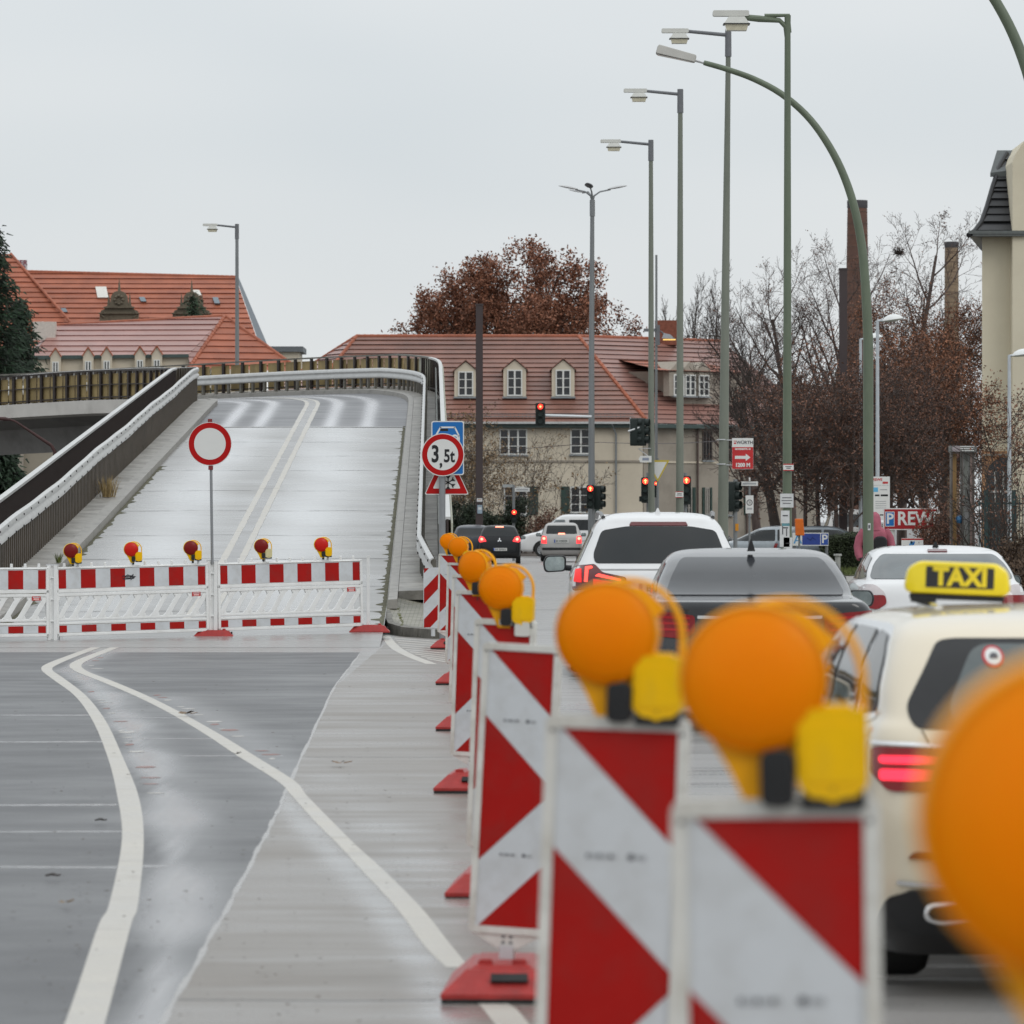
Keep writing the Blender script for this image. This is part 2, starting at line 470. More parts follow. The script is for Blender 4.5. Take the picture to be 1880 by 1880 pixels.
# painted lines
def mark(lst, mat, z=.0032, name='road_marking', n=6):
    mb = MB()
    L_ = [G(a, y, z) for a, b, y in lst]; R_ = [G(b, y, z) for a, b, y in lst]
    def cr(Q, i, t):
        p0 = Q[max(0,i-1)]; p1 = Q[i]; p2 = Q[i+1]; p3 = Q[min(len(Q)-1,i+2)]
        return .5*((2*p1)+(p2-p0)*t+(2*p0-5*p1+4*p2-p3)*t*t+(3*p1-p0-3*p2+p3)*t**3)
    pr = None
    for i in range(len(lst)-1):
        for k in range(n+(i == len(lst)-2)):
            t = k/n; a = cr(L_, i, t); b = cr(R_, i, t)
            if pr: mb.quad(pr[0], pr[1], b, a)
            pr = (a, b)
    return tag(mb.build(name, mat), kind='structure')
mark([(70,160,1960)] + lineA, mPaint)
mark(lineB, mPaint)
mark([(830,868,1800),(862,905,1830),(885,945,1850),(912,975,1885)], mPaint)
mark([(702,716,1167),(708,726,1180),(722,742,1193),(748,768,1206),(782,803,1219)], mPaint, .0032)
# remnants of an old red-and-white line beside each marking
rng = random.Random(5)
mb = MB(); mb2 = MB()
for src, rngd in ((lineA, (30, 64)), (lineB, (24, 64))):
    tab = polyline_x([(b, y) for a, b, y in src])
    y = rngd[0]
    while y < rngd[1]:
        x = interp(tab, y) + .05; ln = rng.uniform(.1, .3)
        if rng.random() < (.62 if 30 < y < 52 else .2) and not (src is lineB and y < 36):
            tgt = mb if rng.random() < .55 else mb2
            w_ = rng.uniform(.05, .16)
            tgt.add([(x, y, .0036), (x+w_*.6, y-.04, .0036), (x+w_, y+ln*.3, .0036), (x+w_*.7, y+ln, .0036), (x+.01, y+ln*.8, .0036)], [(0,1,2,3,4)])
        y += rng.uniform(.3, 1.2)
tag(mb.build('road_marking', mPaintRed), kind='structure'); tag(mb2.build('road_marking', mPaintOld), kind='structure')
# hatched field in front of the island nose
mb = MB()
for k in range(10):
    y = 1172 + k*4.2
    x0 = interp([(1172,724),(1190,738),(1200,758),(1212,790)], y)
    a = G(x0, y, .0032); b = G(830, y+8, .0032)
    mb.quad((a.x, a.y, .0032), (b.x, b.y, .0032), (b.x, b.y+.32, .0032), (a.x, a.y+.32, .0032))
tag(mb.build('road_marking', mPaint), kind='structure')
# lane lines on the main road to the right
mb = MB()
for x0, y0, x1, y1 in ((5.6,30,4.6,150),):
    for k in range(14):
        a = k/14; b = a+.03
        mb.quad((x0+(x1-x0)*a, y0+(y1-y0)*a, .0032), (x0+(x1-x0)*a+.14, y0+(y1-y0)*a, .0032), (x0+(x1-x0)*b+.14, y0+(y1-y0)*b, .0032), (x0+(x1-x0)*b, y0+(y1-y0)*b, .0032))
tag(mb.build('road_marking', mPaint), kind='structure')
for yd in (66, 80, 98, 120):
    mb = MB(); a = (-.6 - (yd-62)*.02); mb.quad((a, yd, .0022), (8, yd, .0022), (8, yd+.12, .0022), (a, yd+.12, .0022))
    tag(mb.build('road_joint', mDark), kind='structure')

# ---------------------------------------------------------------- ramp / overpass
ZT = [(60,0),(69,0.0),(74,.09),(80,.33),(86,.68),(92,1.06),(110,2.27),(130,3.61),(150,4.95),(155,5.25),(160,5.45),(166,5.52),(172,5.42),(180,5.15),(190,4.85),(215,4.5),(260,4.2)]
PTS = []
def make_path():
    x, y = -4.55, 68.0; hd = -.0155; s = 68.0; ds = .5
    Rr = 21.5
    while s < 270:
        PTS.append((s, x, y, hd, smooth_tab(ZT, s)))
        if s > 150 and hd > -1.50:
            k = min(1, (s-150)/6)
            hd -= ds/Rr*k
        x += math.sin(hd)*ds; y += math.cos(hd)*ds; s += ds
make_path()
def pat(s):
    i = int((s-68)/.5); i = max(0, min(len(PTS)-2, i)); t = (s-PTS[i][0])/.5
    a, b = PTS[i], PTS[i+1]
    return [a[k]+(b[k]-a[k])*t for k in range(5)]
def pp(s, off, z=0.0):
    _, x, y, hd, zz = pat(s)
    return Vector((x + off*math.cos(hd), y - off*math.sin(hd), zz + z + off*.06*max(0, min(1, (s-150)/10))))
def sweep(mb, prof, s0, s1, ds=1.0, mi=0, closed=False, sm=False, offs=None, wob=None):
    n = max(2, int((s1-s0)/ds)); vs = []; m = len(prof)
    for i in range(n+1):
        s = s0+(s1-s0)*i/n
        o_ = offs(s) if offs else 0
        for off, z in prof: vs.append(pp(s, off+o_, z + (wob(s) if wob else 0)))
    fs = []
    for i in range(n):
        for k in range(m if closed else m-1):
            k2 = (k+1) % m
            fs.append((i*m+k, i*m+k2, (i+1)*m+k2, (i+1)*m+k))
    if closed:
        fs.append(tuple(range(m-1, -1, -1))); fs.append(tuple(range(n*m, n*m+m)))
    mb.add(vs, fs, mi, sm)
HW = 2.80
over = empty('overpass', pp(69, 0), 'concrete overpass climbing behind the red and white barrier and curving left at the top', 'overpass')
INV = Matrix.Translation(-over.location)
def part(mb, name, mats, parent=over, **k):
    o = mb.build(name, mats, parent, **k); o.location = -parent.location + (Vector(k['loc']) if k.get('loc') else Vector()); return o
def ramp_surface():
    mb = MB(); wv = []
    NX = 60; S_ = []
    s = 69.0
    while s < 215: S_.append(s); s += .8
    vs = []; fs = []; mi = []
    for s in S_:
        top = s > 138
        for i in range(NX+1):
            off = -HW + 2*HW*i/NX
            kz_ = min(1, (s-69)/4); z = .003 + .0135*kz_ + .008*kz_*(1-abs(off)/HW)
            vs.append(pp(s, off, z))
            tr = 0
            if top:
                for c in (-2.0, -1.15, .75, 1.75): tr += math.exp(-((off-c)/.17)**2)*(.9+.1*math.sin(s*.5+c))  # polished wheel tracks, their wet sheen also put into the colour
            else:
                for c, wd_ in ((-1.55, .75), (1.05, .85)): tr += (.78+.22*math.sin(s*.23+c*3)*math.sin(s*.61+off*1.5))*math.exp(-((off-c-.12*math.sin(s*.17+c))/wd_)**2)*min(1, max(.25, (s-70)/18))  # broad wet sheen painted into the colour along the lower ramp
            wv.append(min(1, max(0, tr)))
    for j in range(len(S_)-1):
        for i in range(NX):
            k = j*(NX+1)+i; fs.append((k, k+1, k+NX+2, k+NX+1)); mi.append(1 if S_[j] > 138 else 0)
    mb.add(vs, fs); mb.m = mi
    o = part(mb, 'road_deck', [mRamp, mRampTop])
    at = o.data.attributes.new('worn', 'FLOAT', 'POINT'); at.data.foreach_set('value', wv)
ramp_surface()
mKerb = M('kerb_concrete', (.30,.285,.26), .5, var=.3, scale=3, bump=.3, dirt=(.09,.085,.07), dscale=3, damt=.85, stretch=(1,.4,1))
mPave = M('verge_concrete', (.29,.275,.25), .5, var=.28, scale=1.5, bump=.4, dirt=(.10,.09,.07), dscale=1.6, damt=.9)
mMoss = M('moss_dirt', (.10,.095,.06), .9, var=.5, scale=8, bump=.5)
mPaver = M('paver_grey', (.24,.23,.20), .55, var=.2, scale=4, bump=.3, dirt=(.12,.125,.07), dscale=2.5, damt=.8)
mWall = M('retaining_concrete', (.30,.29,.27), .7, var=.2, scale=1.2, bump=.3, dirt=(.1,.095,.085), dscale=.8, damt=.8)
# kerbs
mb = MB()
sweep(mb, [(-HW, .0), (-HW, .16), (-HW-.22, .17), (-HW-.22, .0)], 71, 230, closed=True)
part(mb, 'kerb', mKerb)
mb = MB()
sweep(mb, [(HW, .0), (HW+.02, .14), (HW+.16, .15), (HW+.16, .0)], 80, 230, closed=True)
part(mb, 'kerb', mKerb)
# verge slabs on both sides
mb = MB(); s = 71.0
while s < 228:
    ln = 2.0
    sweep(mb, [(-HW-.225, .0), (-HW-.225, .155), (-HW-1.35, .19), (-HW-1.35, 0)], s, s+ln-.03, closed=True)
    s += ln
part(mb, 'verge_slab', mPave)
mb = MB(); s = 82.0
while s < 228:
    sweep(mb, [(HW+.165, 0), (HW+.165, .14), (HW+1.0, .16), (HW+1.0, 0)], s, s+1.97, closed=True)
    s += 2.0
part(mb, 'verge_slab', mPave)
# moss and dirt in the gutter on the right edge of the ramp, with uneven edge
mb = MB(); rng = random.Random(8); pr = None; s = 74.0
while s < 139:
    wd = .05 + .03*rng.random() + (.16*rng.random()**2 if rng.random() < .25 else 0)
    a = pp(s, HW-.01, .024); b = pp(s, HW-.01-wd, .0195)
    if pr: mb.quad(pr[0], a, b, pr[1])
    pr = (a, b); s += .2
part(mb, 'moss_strip', mMoss)
mb = MB(); pr = None; s = 74.0
while s < 120:
    wd = .03 + .06*rng.random() + (.12*rng.random() if rng.random() < .25 else 0)
    a = pp(s, -HW+.01, .024); b = pp(s, -HW+.01+wd, .0195)
    if pr: mb.quad(pr[1], b, a, pr[0])
    pr = (a, b); s += .35
part(mb, 'moss_strip', mMoss)
# centre double line painted on the ramp, worn
for off in (-.16, .16):
    mb = MB(); pr = None; s = 74.0
    while s < 200:
        w0 = .055+.012*rng.random()
        a = pp(s, off-w0, .0285); b = pp(s, off+w0, .0285)
        if pr: mb.quad(pr[0], pr[1], b, a)
        pr = (a, b); s += .6
    part(mb, 'road_marking', mPaint)
mb = MB(); pr = None; s = 74.0
while s < 200:
    a = pp(s, -.1, .0265); b = pp(s, .1, .0265)
    if pr: mb.quad(pr[0], pr[1], b, a)
    pr = (a, b); s += .6
part(mb, 'sealed_joint', wet('centre_tar', (.24,.235,.23), .3, .12, .4, stain=(.06,.06,.06), sy=1.2))
# expansion joint at the change of surface
mb = MB(); a = pp(138, -HW+.02, .026); b = pp(138, HW-.02, .026); c = pp(138.25, HW-.02, .027); d_ = pp(138.25, -HW+.02, .027)
mb.quad(a, b, c, d_); part(mb, 'expansion_joint', mDark)
for sj in (79, 84.5, 91, 97, 104, 110.5, 118, 124, 130.5):
    mb = MB(); n = 24; pr = None
    for k in range(n+1):
        off = -HW+.05 + (2*HW-.1)*k/n; wv_ = .06*(.1+rng.random())
        cur = (pp(sj+.1*math.sin(off*2+sj), off, .0262), pp(sj+wv_+.1*math.sin(off*2+sj), off, .0262))
        if pr: mb.quad(pr[0], cur[0], cur[1], pr[1])
        pr = cur
    part(mb, 'road_crack', mDark)
# walls under the ramp, then deck edge beam and box girder for the curved bridge
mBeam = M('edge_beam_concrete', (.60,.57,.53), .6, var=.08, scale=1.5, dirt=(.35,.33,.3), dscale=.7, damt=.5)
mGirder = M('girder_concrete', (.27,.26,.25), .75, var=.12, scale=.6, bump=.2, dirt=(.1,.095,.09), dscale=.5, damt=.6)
mb = MB()
for sg in (-1, 1):
    vs = []; fs = []; n = 40
    for i in range(n+1):
        s = 72+(140-72)*i/n; p = pp(s, sg*(HW+(1.36 if sg < 0 else 1.02)))
        vs += [p, Vector((p.x, p.y, -.05))]
    fs = [(2*i, 2*i+1, 2*i+3, 2*i+2) for i in range(n)]
    mb.add(vs, fs)
part(mb, 'retaining_wall', mWall)
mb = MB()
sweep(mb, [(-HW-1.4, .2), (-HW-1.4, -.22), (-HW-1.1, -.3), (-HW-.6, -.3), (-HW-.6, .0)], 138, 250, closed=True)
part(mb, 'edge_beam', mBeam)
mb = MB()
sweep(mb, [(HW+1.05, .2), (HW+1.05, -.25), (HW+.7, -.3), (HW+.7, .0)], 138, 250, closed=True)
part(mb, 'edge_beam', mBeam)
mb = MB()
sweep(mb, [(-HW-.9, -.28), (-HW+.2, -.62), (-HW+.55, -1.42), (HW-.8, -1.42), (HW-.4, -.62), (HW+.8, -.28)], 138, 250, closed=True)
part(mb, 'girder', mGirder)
for s in (140, 165, 188, 212):
    mb = MB(); p = pp(s, 0); mb.cyl((p.x, p.y, 0), (p.x, p.y, p.z-1.4), .7, .7, 24); part(mb, 'pier', mGirder)
# paved island at the foot of the right parapet
isl = empty('traffic_island', (-1.2, 80, 0)); tag(isl, kind='structure')
pts = [(p.x, p.y) for p in gp([(697,1153),(722,1164),(760,1170),(815,1177)], 0)]
def rk(s, o_=0): p = pp(s, HW+.0+o_); return (p.x, p.y, p.z)
mb = MB()
low = [(-1.97,79.0),(-1.76,76.6),(-1.50,75.3),(-1.05,74.2),(-.75,74.0)]
top_pts = [Vector((x, y, .14)) for x, y in low] + [Vector((-.75, 92, .95))] + [Vector(rk(92, .17)) + Vector((0,0,.12)), Vector(rk(82, .17)) + Vector((0,0,.12))]
top_pts = [Vector(rk(84,.02))+Vector((0,0,.13)), Vector((-1.95,79.6,.30)), Vector((-1.80,77.2,.16)), Vector((-1.55,75.6,.13)), Vector((-1.10,74.3,.12)), Vector((-.70,74.0,.12)), Vector((-.72,84,.45)), Vector((-1.0,84.2,.46))]
mb.poly(top_pts)
o = mb.build('island_paving', None or bpy.data.materials.new('pavers'), isl); o.location = -isl.location
def brickmat(m, c1, c2, cm, scale, moss=None, rough=.6, sx=1, sy=1):
    m.use_nodes = True; t = m.node_tree; b = t.nodes['Principled BSDF']; L = t.links.new
    tcn = t.nodes.new('ShaderNodeTexCoord'); mpn = t.nodes.new('ShaderNodeMapping'); mpn.inputs['Scale'].default_value = (sx, sy, 1)
    L(tcn.outputs['Object'], mpn.inputs[0])
    br = t.nodes.new('ShaderNodeTexBrick'); br.inputs['Scale'].default_value = scale
    br.inputs['Color1'].default_value = (*c1, 1); br.inputs['Color2'].default_value = (*c2, 1); br.inputs['Mortar'].default_value = (*cm, 1)
    br.inputs['Mortar Size'].default_value = .03
    L(mpn.outputs[0], br.inputs['Vector'])
    nn = t.nodes.new('ShaderNodeTexNoise'); nn.inputs['Scale'].default_value = 3; nn.inputs['Detail'].default_value = 6; L(tcn.outputs['Object'], nn.inputs['Vector'])
    mxn = t.nodes.new('ShaderNodeMix'); mxn.data_type = 'RGBA'; mxn.blend_type = 'OVERLAY'; mxn.inputs[0].default_value = .6
    L(br.outputs[0], mxn.inputs[6]); L(nn.outputs['Fac'], mxn.inputs[7]); L(mxn.outputs[2], b.inputs['Base Color'])
    b.inputs['Roughness'].default_value = rough
brickmat(o.data.materials[0], (.27,.25,.21), (.21,.20,.165), (.11,.11,.07), 4.0, sx=1.0, sy=.55)
mb = MB(); ks = [(-2.0,79.6),(-1.85,77.2),(-1.6,75.55),(-1.12,74.15),(-.66,73.85)]
kz = [.31,.17,.14,.13,.13]
for k in range(len(ks)-1):
    a = Vector(ks[k]); b = Vector(ks[k+1]); dv = (b-a).normalized(); nv = Vector((dv.y, -dv.x))*-.12
    n = max(1, int((b-a).length/.5))
    for j in range(n):
        p = a.lerp(b, j/n+.01); q = a.lerp(b, (j+1)/n-.01); z0 = kz[k]+(kz[k+1]-kz[k])*j/n; z1 = kz[k]+(kz[k+1]-kz[k])*(j+1)/n
        vs = []
        for pt, z in ((p, z0), (q, z1)):
            vs += [(pt.x, pt.y, -.02), (pt.x, pt.y, z), (pt.x+nv.x, pt.y+nv.y, z+.012), (pt.x+nv.x, pt.y+nv.y, -.02)]
        mb.add(vs, [(0,1,5,4),(1,2,6,5),(2,3,7,6),(0,3,2,1),(4,5,6,7)])
o = mb.build('kerb', M('old_kerb', (.15,.14,.12), .6, var=.35, scale=5, bump=.4, dirt=(.05,.05,.035), dscale=3, damt=.8), isl); o.location = -isl.location
# moss line between pavers
mb = MB(); rng = random.Random(4)
for k in range(60):
    t = k/60; x = -1.62 - .28*t + .03*rng.random(); y = 76 + 8*t; z = .15 + .32*t
    mb.box((x, y, z), (.015+.04*rng.random()**2, .04+.10*rng.random(), .008)) if rng.random() < .7 else None
o = mb.build('moss', M('green_moss', (.12,.13,.03), .9, var=.5, scale=20), isl); o['kind'] = 'stuff'; o.location = -isl.location

# ---------------------------------------------------------------- guardrails and railings
mGalv = M('galvanised_steel', (.62,.63,.64), .38, .55, var=.12, scale=3, dirt=(.35,.35,.35), dscale=3, damt=.5)
mRailW = M('pale_rail', (.52,.52,.51), .4, .1, var=.08, scale=3, dirt=(.4,.4,.38), dscale=5, damt=.5)
mBrown = M('brown_railing_steel', (.035,.026,.024), .45, var=.25, scale=5)
mPostG = M('post_steel', (.16,.15,.13), .5, .4, var=.3, scale=4)
mBeige = M('beige_panel', (.37,.275,.125), .6, var=.3, scale=1.2, dirt=(.16,.12,.07), dscale=2.0, damt=.7, stretch=(1,1,.3))
WB = [(0,.30),(.05,.33),(.06,.40),(.02,.445),(.02,.475),(.06,.52),(.05,.59),(0,.62),(-.02,.61),(.03,.575),(.035,.53),(-.005,.475),(-.005,.445),(.035,.39),(.03,.345),(-.02,.31)]
def guardrail(label, off, sg, s0, s1, post=1.0, zo=.17, flare=None, wob=None, pm=None):
    r = empty('guardrail', pp(s0, off), label, 'guardrail', 'guardrails along the overpass')
    mb = MB(); sweep(mb, [(sg*a, z+zo) for a, z in WB], s0, s1, 1.0, closed=True, sm=True, offs=(lambda s: off+(flare(s) if flare else 0)), wob=wob)
    # bolt heads
    s = s0+.5
    part(mb, 'rail', mRailW, r, angle=50)
    mb = MB(); s = s0+.4
    while s < min(s1, s0+75):
        for z in (.36, .555):
            p = pp(s, off+sg*.062+(flare(s) if flare else 0), z+zo)
            mb.box(p, (.02,.035,.035))
        s += 1.6
    part(mb, 'bolts', M('bolt_black', (.02,.02,.02), .5), r)
    mb = MB(); s = s0+.3
    while s < s1:
        a = pp(s, off-sg*.03+(flare(s) if flare else 0), 0.05); b = pp(s, off-sg*.03+(flare(s) if flare else 0), .58+zo)
        hd = pat(s)[3]
        mb.box((a+b)/2, (.07, .10 if pm is None else .17, (b-a).z), rz=-hd)
        s += post
    part(mb, 'posts', pm or mPostG, r)['kind'] = 'stuff'
    return r
def railing(label, off, s0, s1, bar=.14, h=1.0, panels=None, capm=mRailW, zo=.18, offs=None, capw=.05, mats=None, capr=1):
    r = empty('railing', pp(s0, off), label, 'railing', 'railings along the overpass')
    cp = [(-capw, h+zo-.05), (-capw, h+zo), (capw, h+zo), (capw, h+zo-.05)]
    mb = MB(); sweep(mb, cp, s0, 156, 1.0, closed=True, offs=lambda s: off); part(mb, 'handrail', capm, r)
    mb = MB(); sweep(mb, cp, 156.02, s1, 1.0, closed=True, offs=lambda s: off); part(mb, 'handrail', mBrown if off < 0 else mPostG, r)
    mb = MB(); s = s0
    while s < s1:
        a = pp(s, off, zo); b = pp(s, off, h+zo-.04); pw_ = .035 if s < 157 else .10; mb.box((a+b)/2, (.035 if s < 157 else .07, pw_, (b-a).z), rz=-pat(s)[3]); s += (bar if s < 157 else .82)
    sweep(mb, [(-.03, zo+.48), (-.03, zo+.51), (.03, zo+.51), (.03, zo+.48)], 157, s1, 1.0, closed=True, offs=lambda s: off)
    sweep(mb, [(-.02, zo+.08), (-.02, zo+.12), (.02, zo+.12), (.02, zo+.08)], s0, s1, 1.0, closed=True, offs=lambda s: off)
    o = part(mb, 'balusters', mBrown if mats is None else mats, r)
    o['kind'] = 'stuff'
    if panels:
        mb = MB(); s = panels[0]; q = panels[2]; rng = random.Random(2)
        while s < panels[1]:
            a = pp(s+.04, off+panels[3], zo+.04); b = pp(s+q-.04, off+panels[3], zo+.04)
            c = pp(s+q-.04, off+panels[3], zo+h-.12); d2 = pp(s+.04, off+panels[3], zo+h-.12)
            a2 = pp(s+.04, off+panels[3]*1.3, zo+.04); b2 = pp(s+q-.04, off+panels[3]*1.3, zo+.04)
            c2 = pp(s+q-.04, off+panels[3]*1.3, zo+h-.12); d3 = pp(s+.04, off+panels[3]*1.3, zo+h-.12)
            mb.add([a,b,c,d2,a2,b2,c2,d3], [(0,1,2,3),(7,6,5,4),(0,4,5,1),(1,5,6,2),(2,6,7,3),(3,7,4,0)])
            s += q
        o = part(mb, 'infill_panel', panels[4] if len(panels) > 4 else mBeige, r)
    return r
guardrail('pale double-wave guardrail along the left kerb of the ramp, beside the brown railing', -HW-.60, 1, 72, 228, .42, .52, pm=M('brown_grey_fins', (.065,.050,.036), .55, var=.4, scale=3, dirt=(.05,.045,.035), dscale=3, damt=.6), wob=lambda s: .015*math.sin(s*.31)+.006*math.sin(s*.9))
railing('dark brown bar railing with pale handrail on the left edge, beige panels where it curves', -HW-1.25, 72, 240, .13, .95, (157.4, 240, .82, .06), capw=.06)
guardrail('pale guardrail along the right kerb of the ramp, sweeping left across the crest', HW+.50, -1, 80, 228, .55, flare=lambda s: max(0, (86-s)*.035) if s < 86 else 0)
railing('white-capped outer railing right of the ramp with grey mesh, beige across the crest', HW+.95, 84, 240, .3, 1.02, (84, 240, .82, .06), capw=.05)
# perforated grey panels on the straight part of the right railing
mPerf = M('perforated_grey', (.12,.125,.115), .6, .2, var=.35, scale=9, bump=.3, dirt=(.06,.065,.05), dscale=6, damt=.7)
rr = [o for o in bpy.data.objects if o.name.startswith('railing') and o.parent is None][1]
mb = MB(); s = 84.0
while s < 152:
    sweep(mb, [(HW+.80,.18),(HW+.80,1.08),(HW+.83,1.08),(HW+.83,.18)], s, s+3.9, 1.3, closed=True); s += 4
part(mb, 'mesh_panel', mPerf, rr)
mb = MB()
sweep(mb, [(HW+1.01,-.4),(HW+1.01,1.10),(HW+1.04,1.10),(HW+1.04,-.4)], 84, 158, 1, closed=True)
part(mb, 'outer_board', M('pale_yellow_board', (.40,.40,.32), .6, var=.15, scale=2, dirt=(.2,.2,.15), dscale=1, damt=.6), rr)
# dry grass tufts
def tuft(label, loc, h, n, col, seed, spread=.12):
    rng = random.Random(seed); mb = MB()
    for k in range(n):
        a = rng.uniform(0, 6.28); r_ = rng.uniform(0, spread*.4); l = h*rng.uniform(.5, 1.1); ln = rng.uniform(.1, .6)
        b = Vector((math.cos(a)*r_, math.sin(a)*r_, 0)); tip = b + Vector((math.cos(a)*l*ln, math.sin(a)*l*ln, l*.9))
        mid = b.lerp(tip, .5) + Vector((0, 0, l*.12)); sd = Vector((-math.sin(a), math.cos(a), 0))*.006
        mb.add([b-sd, b+sd, mid+sd*.8, mid-sd*.8, tip], [(0,1,2,3),(3,2,4)])
    o = mb.build('grass_tuft', M('dry_grass'+str(col), col, .8, var=.3, scale=20, perisland=.4)); o.location = loc
    return tag(o, label, 'grass tuft')
tuft('straw-coloured dry grass tuft on the left verge of the ramp', pp(106, -HW-.35, .17), .5, 160, (.34,.25,.12), 1, .5)
tuft('small green weed at the kerb edge near the barrier lamps', pp(88, -HW-.05, .17), .2, 60, (.12,.14,.04), 2)
# ------------------------------------------------------------------ beacons and warning lamps
mWhiteP = M('white_plastic', (.64,.63,.59), .45, var=.07, scale=9, dirt=(.33,.29,.23), dscale=6, damt=.65)
mFoil = M('white_reflective', (.58,.60,.62), .38, var=.06, scale=3, dirt=(.40,.39,.37), dscale=5, damt=.55)
mRedF = M('red_reflective', (.36,.008,.006), .45, spec=.16, var=.10, scale=3, dirt=(.24,.03,.025), dscale=4, damt=.7)
mRedBase = M('red_rubber_base', (.36,.030,.026), .42, var=.2, scale=6, dirt=(.10,.03,.03), dscale=5, damt=.6, bump=.2)
mBlackR = M('black_rubber', (.02,.02,.02), .6, var=.3, scale=8)
mGreyInk = M('grey_ink', (.09,.09,.10), .6)
mInkL = M('pale_ink', (.36,.37,.38), .6)
def chevron_faces(mb, w_, h_, y, mi, flip=False):
    # red where |z| + u < .25 or > .5 (u measured from one edge); u in 0..w_
    hz = h_/2
    def X(u): return (w_/2-u) if flip else (-w_/2+u)
    def pl(pts): mb.poly([(X(u), y, z) for u, z in (pts if not flip else pts[::-1])], mi)
    b = .26
    pl([(0,-b),(min(w_,b),0 if b <= w_ else -(b-w_)),(w_, 0 if b<=w_ else (b-w_)),(0,b)] if b > w_ else [(0,-b),(b,0),(0,b)])
    for s_ in (1, -1):
        q = [(hz-(hz) + (.5-hz) if hz > .5 else .5-hz, hz)]
        u0 = max(0, .505-hz)
        pts = [(u0, s_*hz), (w_, s_*hz), (w_, s_*(.505-w_))]
        if s_ < 0: pts = pts[::-1]
        pl(pts[::-1])
def make_foot(name='foot', parent=None):
    mb = MB()
    def fr(x0, y0, z0, x1, y1, z1, mi):
        vs = [(-x0,-y0,z0),(x0,-y0,z0),(x0,y0,z0),(-x0,y0,z0),(-x1,-y1,z1),(x1,-y1,z1),(x1,y1,z1),(-x1,y1,z1)]
        mb.add(vs, [(3,2,1,0),(4,5,6,7),(0,1,5,4),(1,2,6,5),(2,3,7,6),(3,0,4,7)], mi)
    fr(.207,.397,.003,.207,.397,.020,1)
    fr(.21,.40,.0202,.21,.40,.036,0)
    fr(.21,.40,.0362,.125,.29,.115,0)
    fr(.11,.26,.1152,.095,.24,.125,0)
    mb.box((.03, -.345, .085), (.13,.03,.03), 1, rx=R(-35))
    for x in (-.06, .06):
        mb.rbox((x, -.2, .132), (.05,.05,.022), .008, 0)
    return mb.build(name, [mRedBase, mBlackR], parent)
def make_beacon():
    r = empty('guidance_beacon', (0,0,0))
    make_foot('foot', r)
    mb = MB(); W, Hh, zc = .285, 1.04, .735
    # frame ring (rounded) with recessed panel
    out = rrect(W, Hh, .018, 4); inn = rrect(W-.045, Hh-.05, .004, 4)
    n = len(out); vs = []
    for yy, ring in ((-.022, out), (-.022, inn), (-.014, inn), (.022, out)):
        vs += [(p[0], yy, p[1]+zc) for p in ring]
    fs = []
    for k in range(n):
        k2 = (k+1) % n
        fs += [(k, k2, n+k2, n+k), (n+k, n+k2, 2*n+k2, 2*n+k), (k2, k, 3*n+k, 3*n+k2)]
    fs.append(tuple(range(4*n-1, 3*n-1, -1)))
    mb.add(vs, fs)
    # foil face
    mb.add([(p[0], -.0150, p[1]+zc) for p in inn], [tuple(range(n))], 1)
    sub = MB(); chevron_faces(sub, W-.046, Hh-.052, -.0165, 2)
    mb.add([(a, b, c+zc) for a, b, c in sub.v], sub.f, 2)
    for z, x0 in ((.245, -.05), (-.235, -.04)):
        [mb.box((x0+.0075*q, -.0168, zc+z), (.005,.001,.008), 4 if q % 3 else 3) for q in range(8)]; mb.prism(circ(.0065, 12, x0+.085, zc+z), -.0172, -.0163, 'y', (0,0,0), 3); mb.box((x0+.105, -.0168, zc+z), (.02,.001,.008), 4)
    for x in (-.128, .128): mb.cyl((x*1.0, -.0225, zc+Hh/2-.03), (x, -.0235, zc+Hh/2-.03), .004, .004, 8, 3)
    # tapered neck
    mb.add([(-.13,-.015,.215),(.13,-.015,.215),(.13,.015,.215),(-.13,.015,.215),(-.028,-.015,.16),(.028,-.015,.16),(.028,.015,.16),(-.028,.015,.16)],
           [(0,1,2,3),(7,6,5,4),(4,5,1,0),(5,6,2,1),(6,7,3,2),(7,4,0,3)], 0)
    for k in range(4): mb.box((-.014+.028*(k % 2), -.0158, .185+.02*(k//2)), (.012,.001,.009), 3)
    mb.build('panel', [mWhiteP, mFoil, mRedF, mGreyInk, mInkL], r)
    mb = MB(); mb.box((0,0,.145), (.05,.04,.06)); mb.build('neck', mGalv, r)
    return r
mLensO = M('amber_lens', (.98,.235,.0), .34, var=.05, scale=5, coat=.0, spec=.10)
_b = mLensO.node_tree.nodes['Principled BSDF']; _b.inputs['Subsurface Weight'].default_value = .3; _b.inputs['Subsurface Radius'].default_value = (1.0, .45, .08); _b.inputs['Subsurface Scale'].default_value = .05
mLensR = M('red_lens', (.58,.012,.006), .3, var=.1, scale=3, spec=.25)
mLensD = M('dark_red_lens', (.19,.006,.005), .3, var=.1, scale=3, spec=.25)
mYel = M('yellow_plastic', (.86,.49,.003), .42, spec=.12, var=.06, scale=5, dirt=(.45,.30,.05), dscale=6, damt=.4)
mAmb = M('amber_plastic', (.84,.37,.004), .4, spec=.2, var=.05, scale=5)
mBoxB = M('black_plastic', (.016,.016,.017), .45, var=.2)
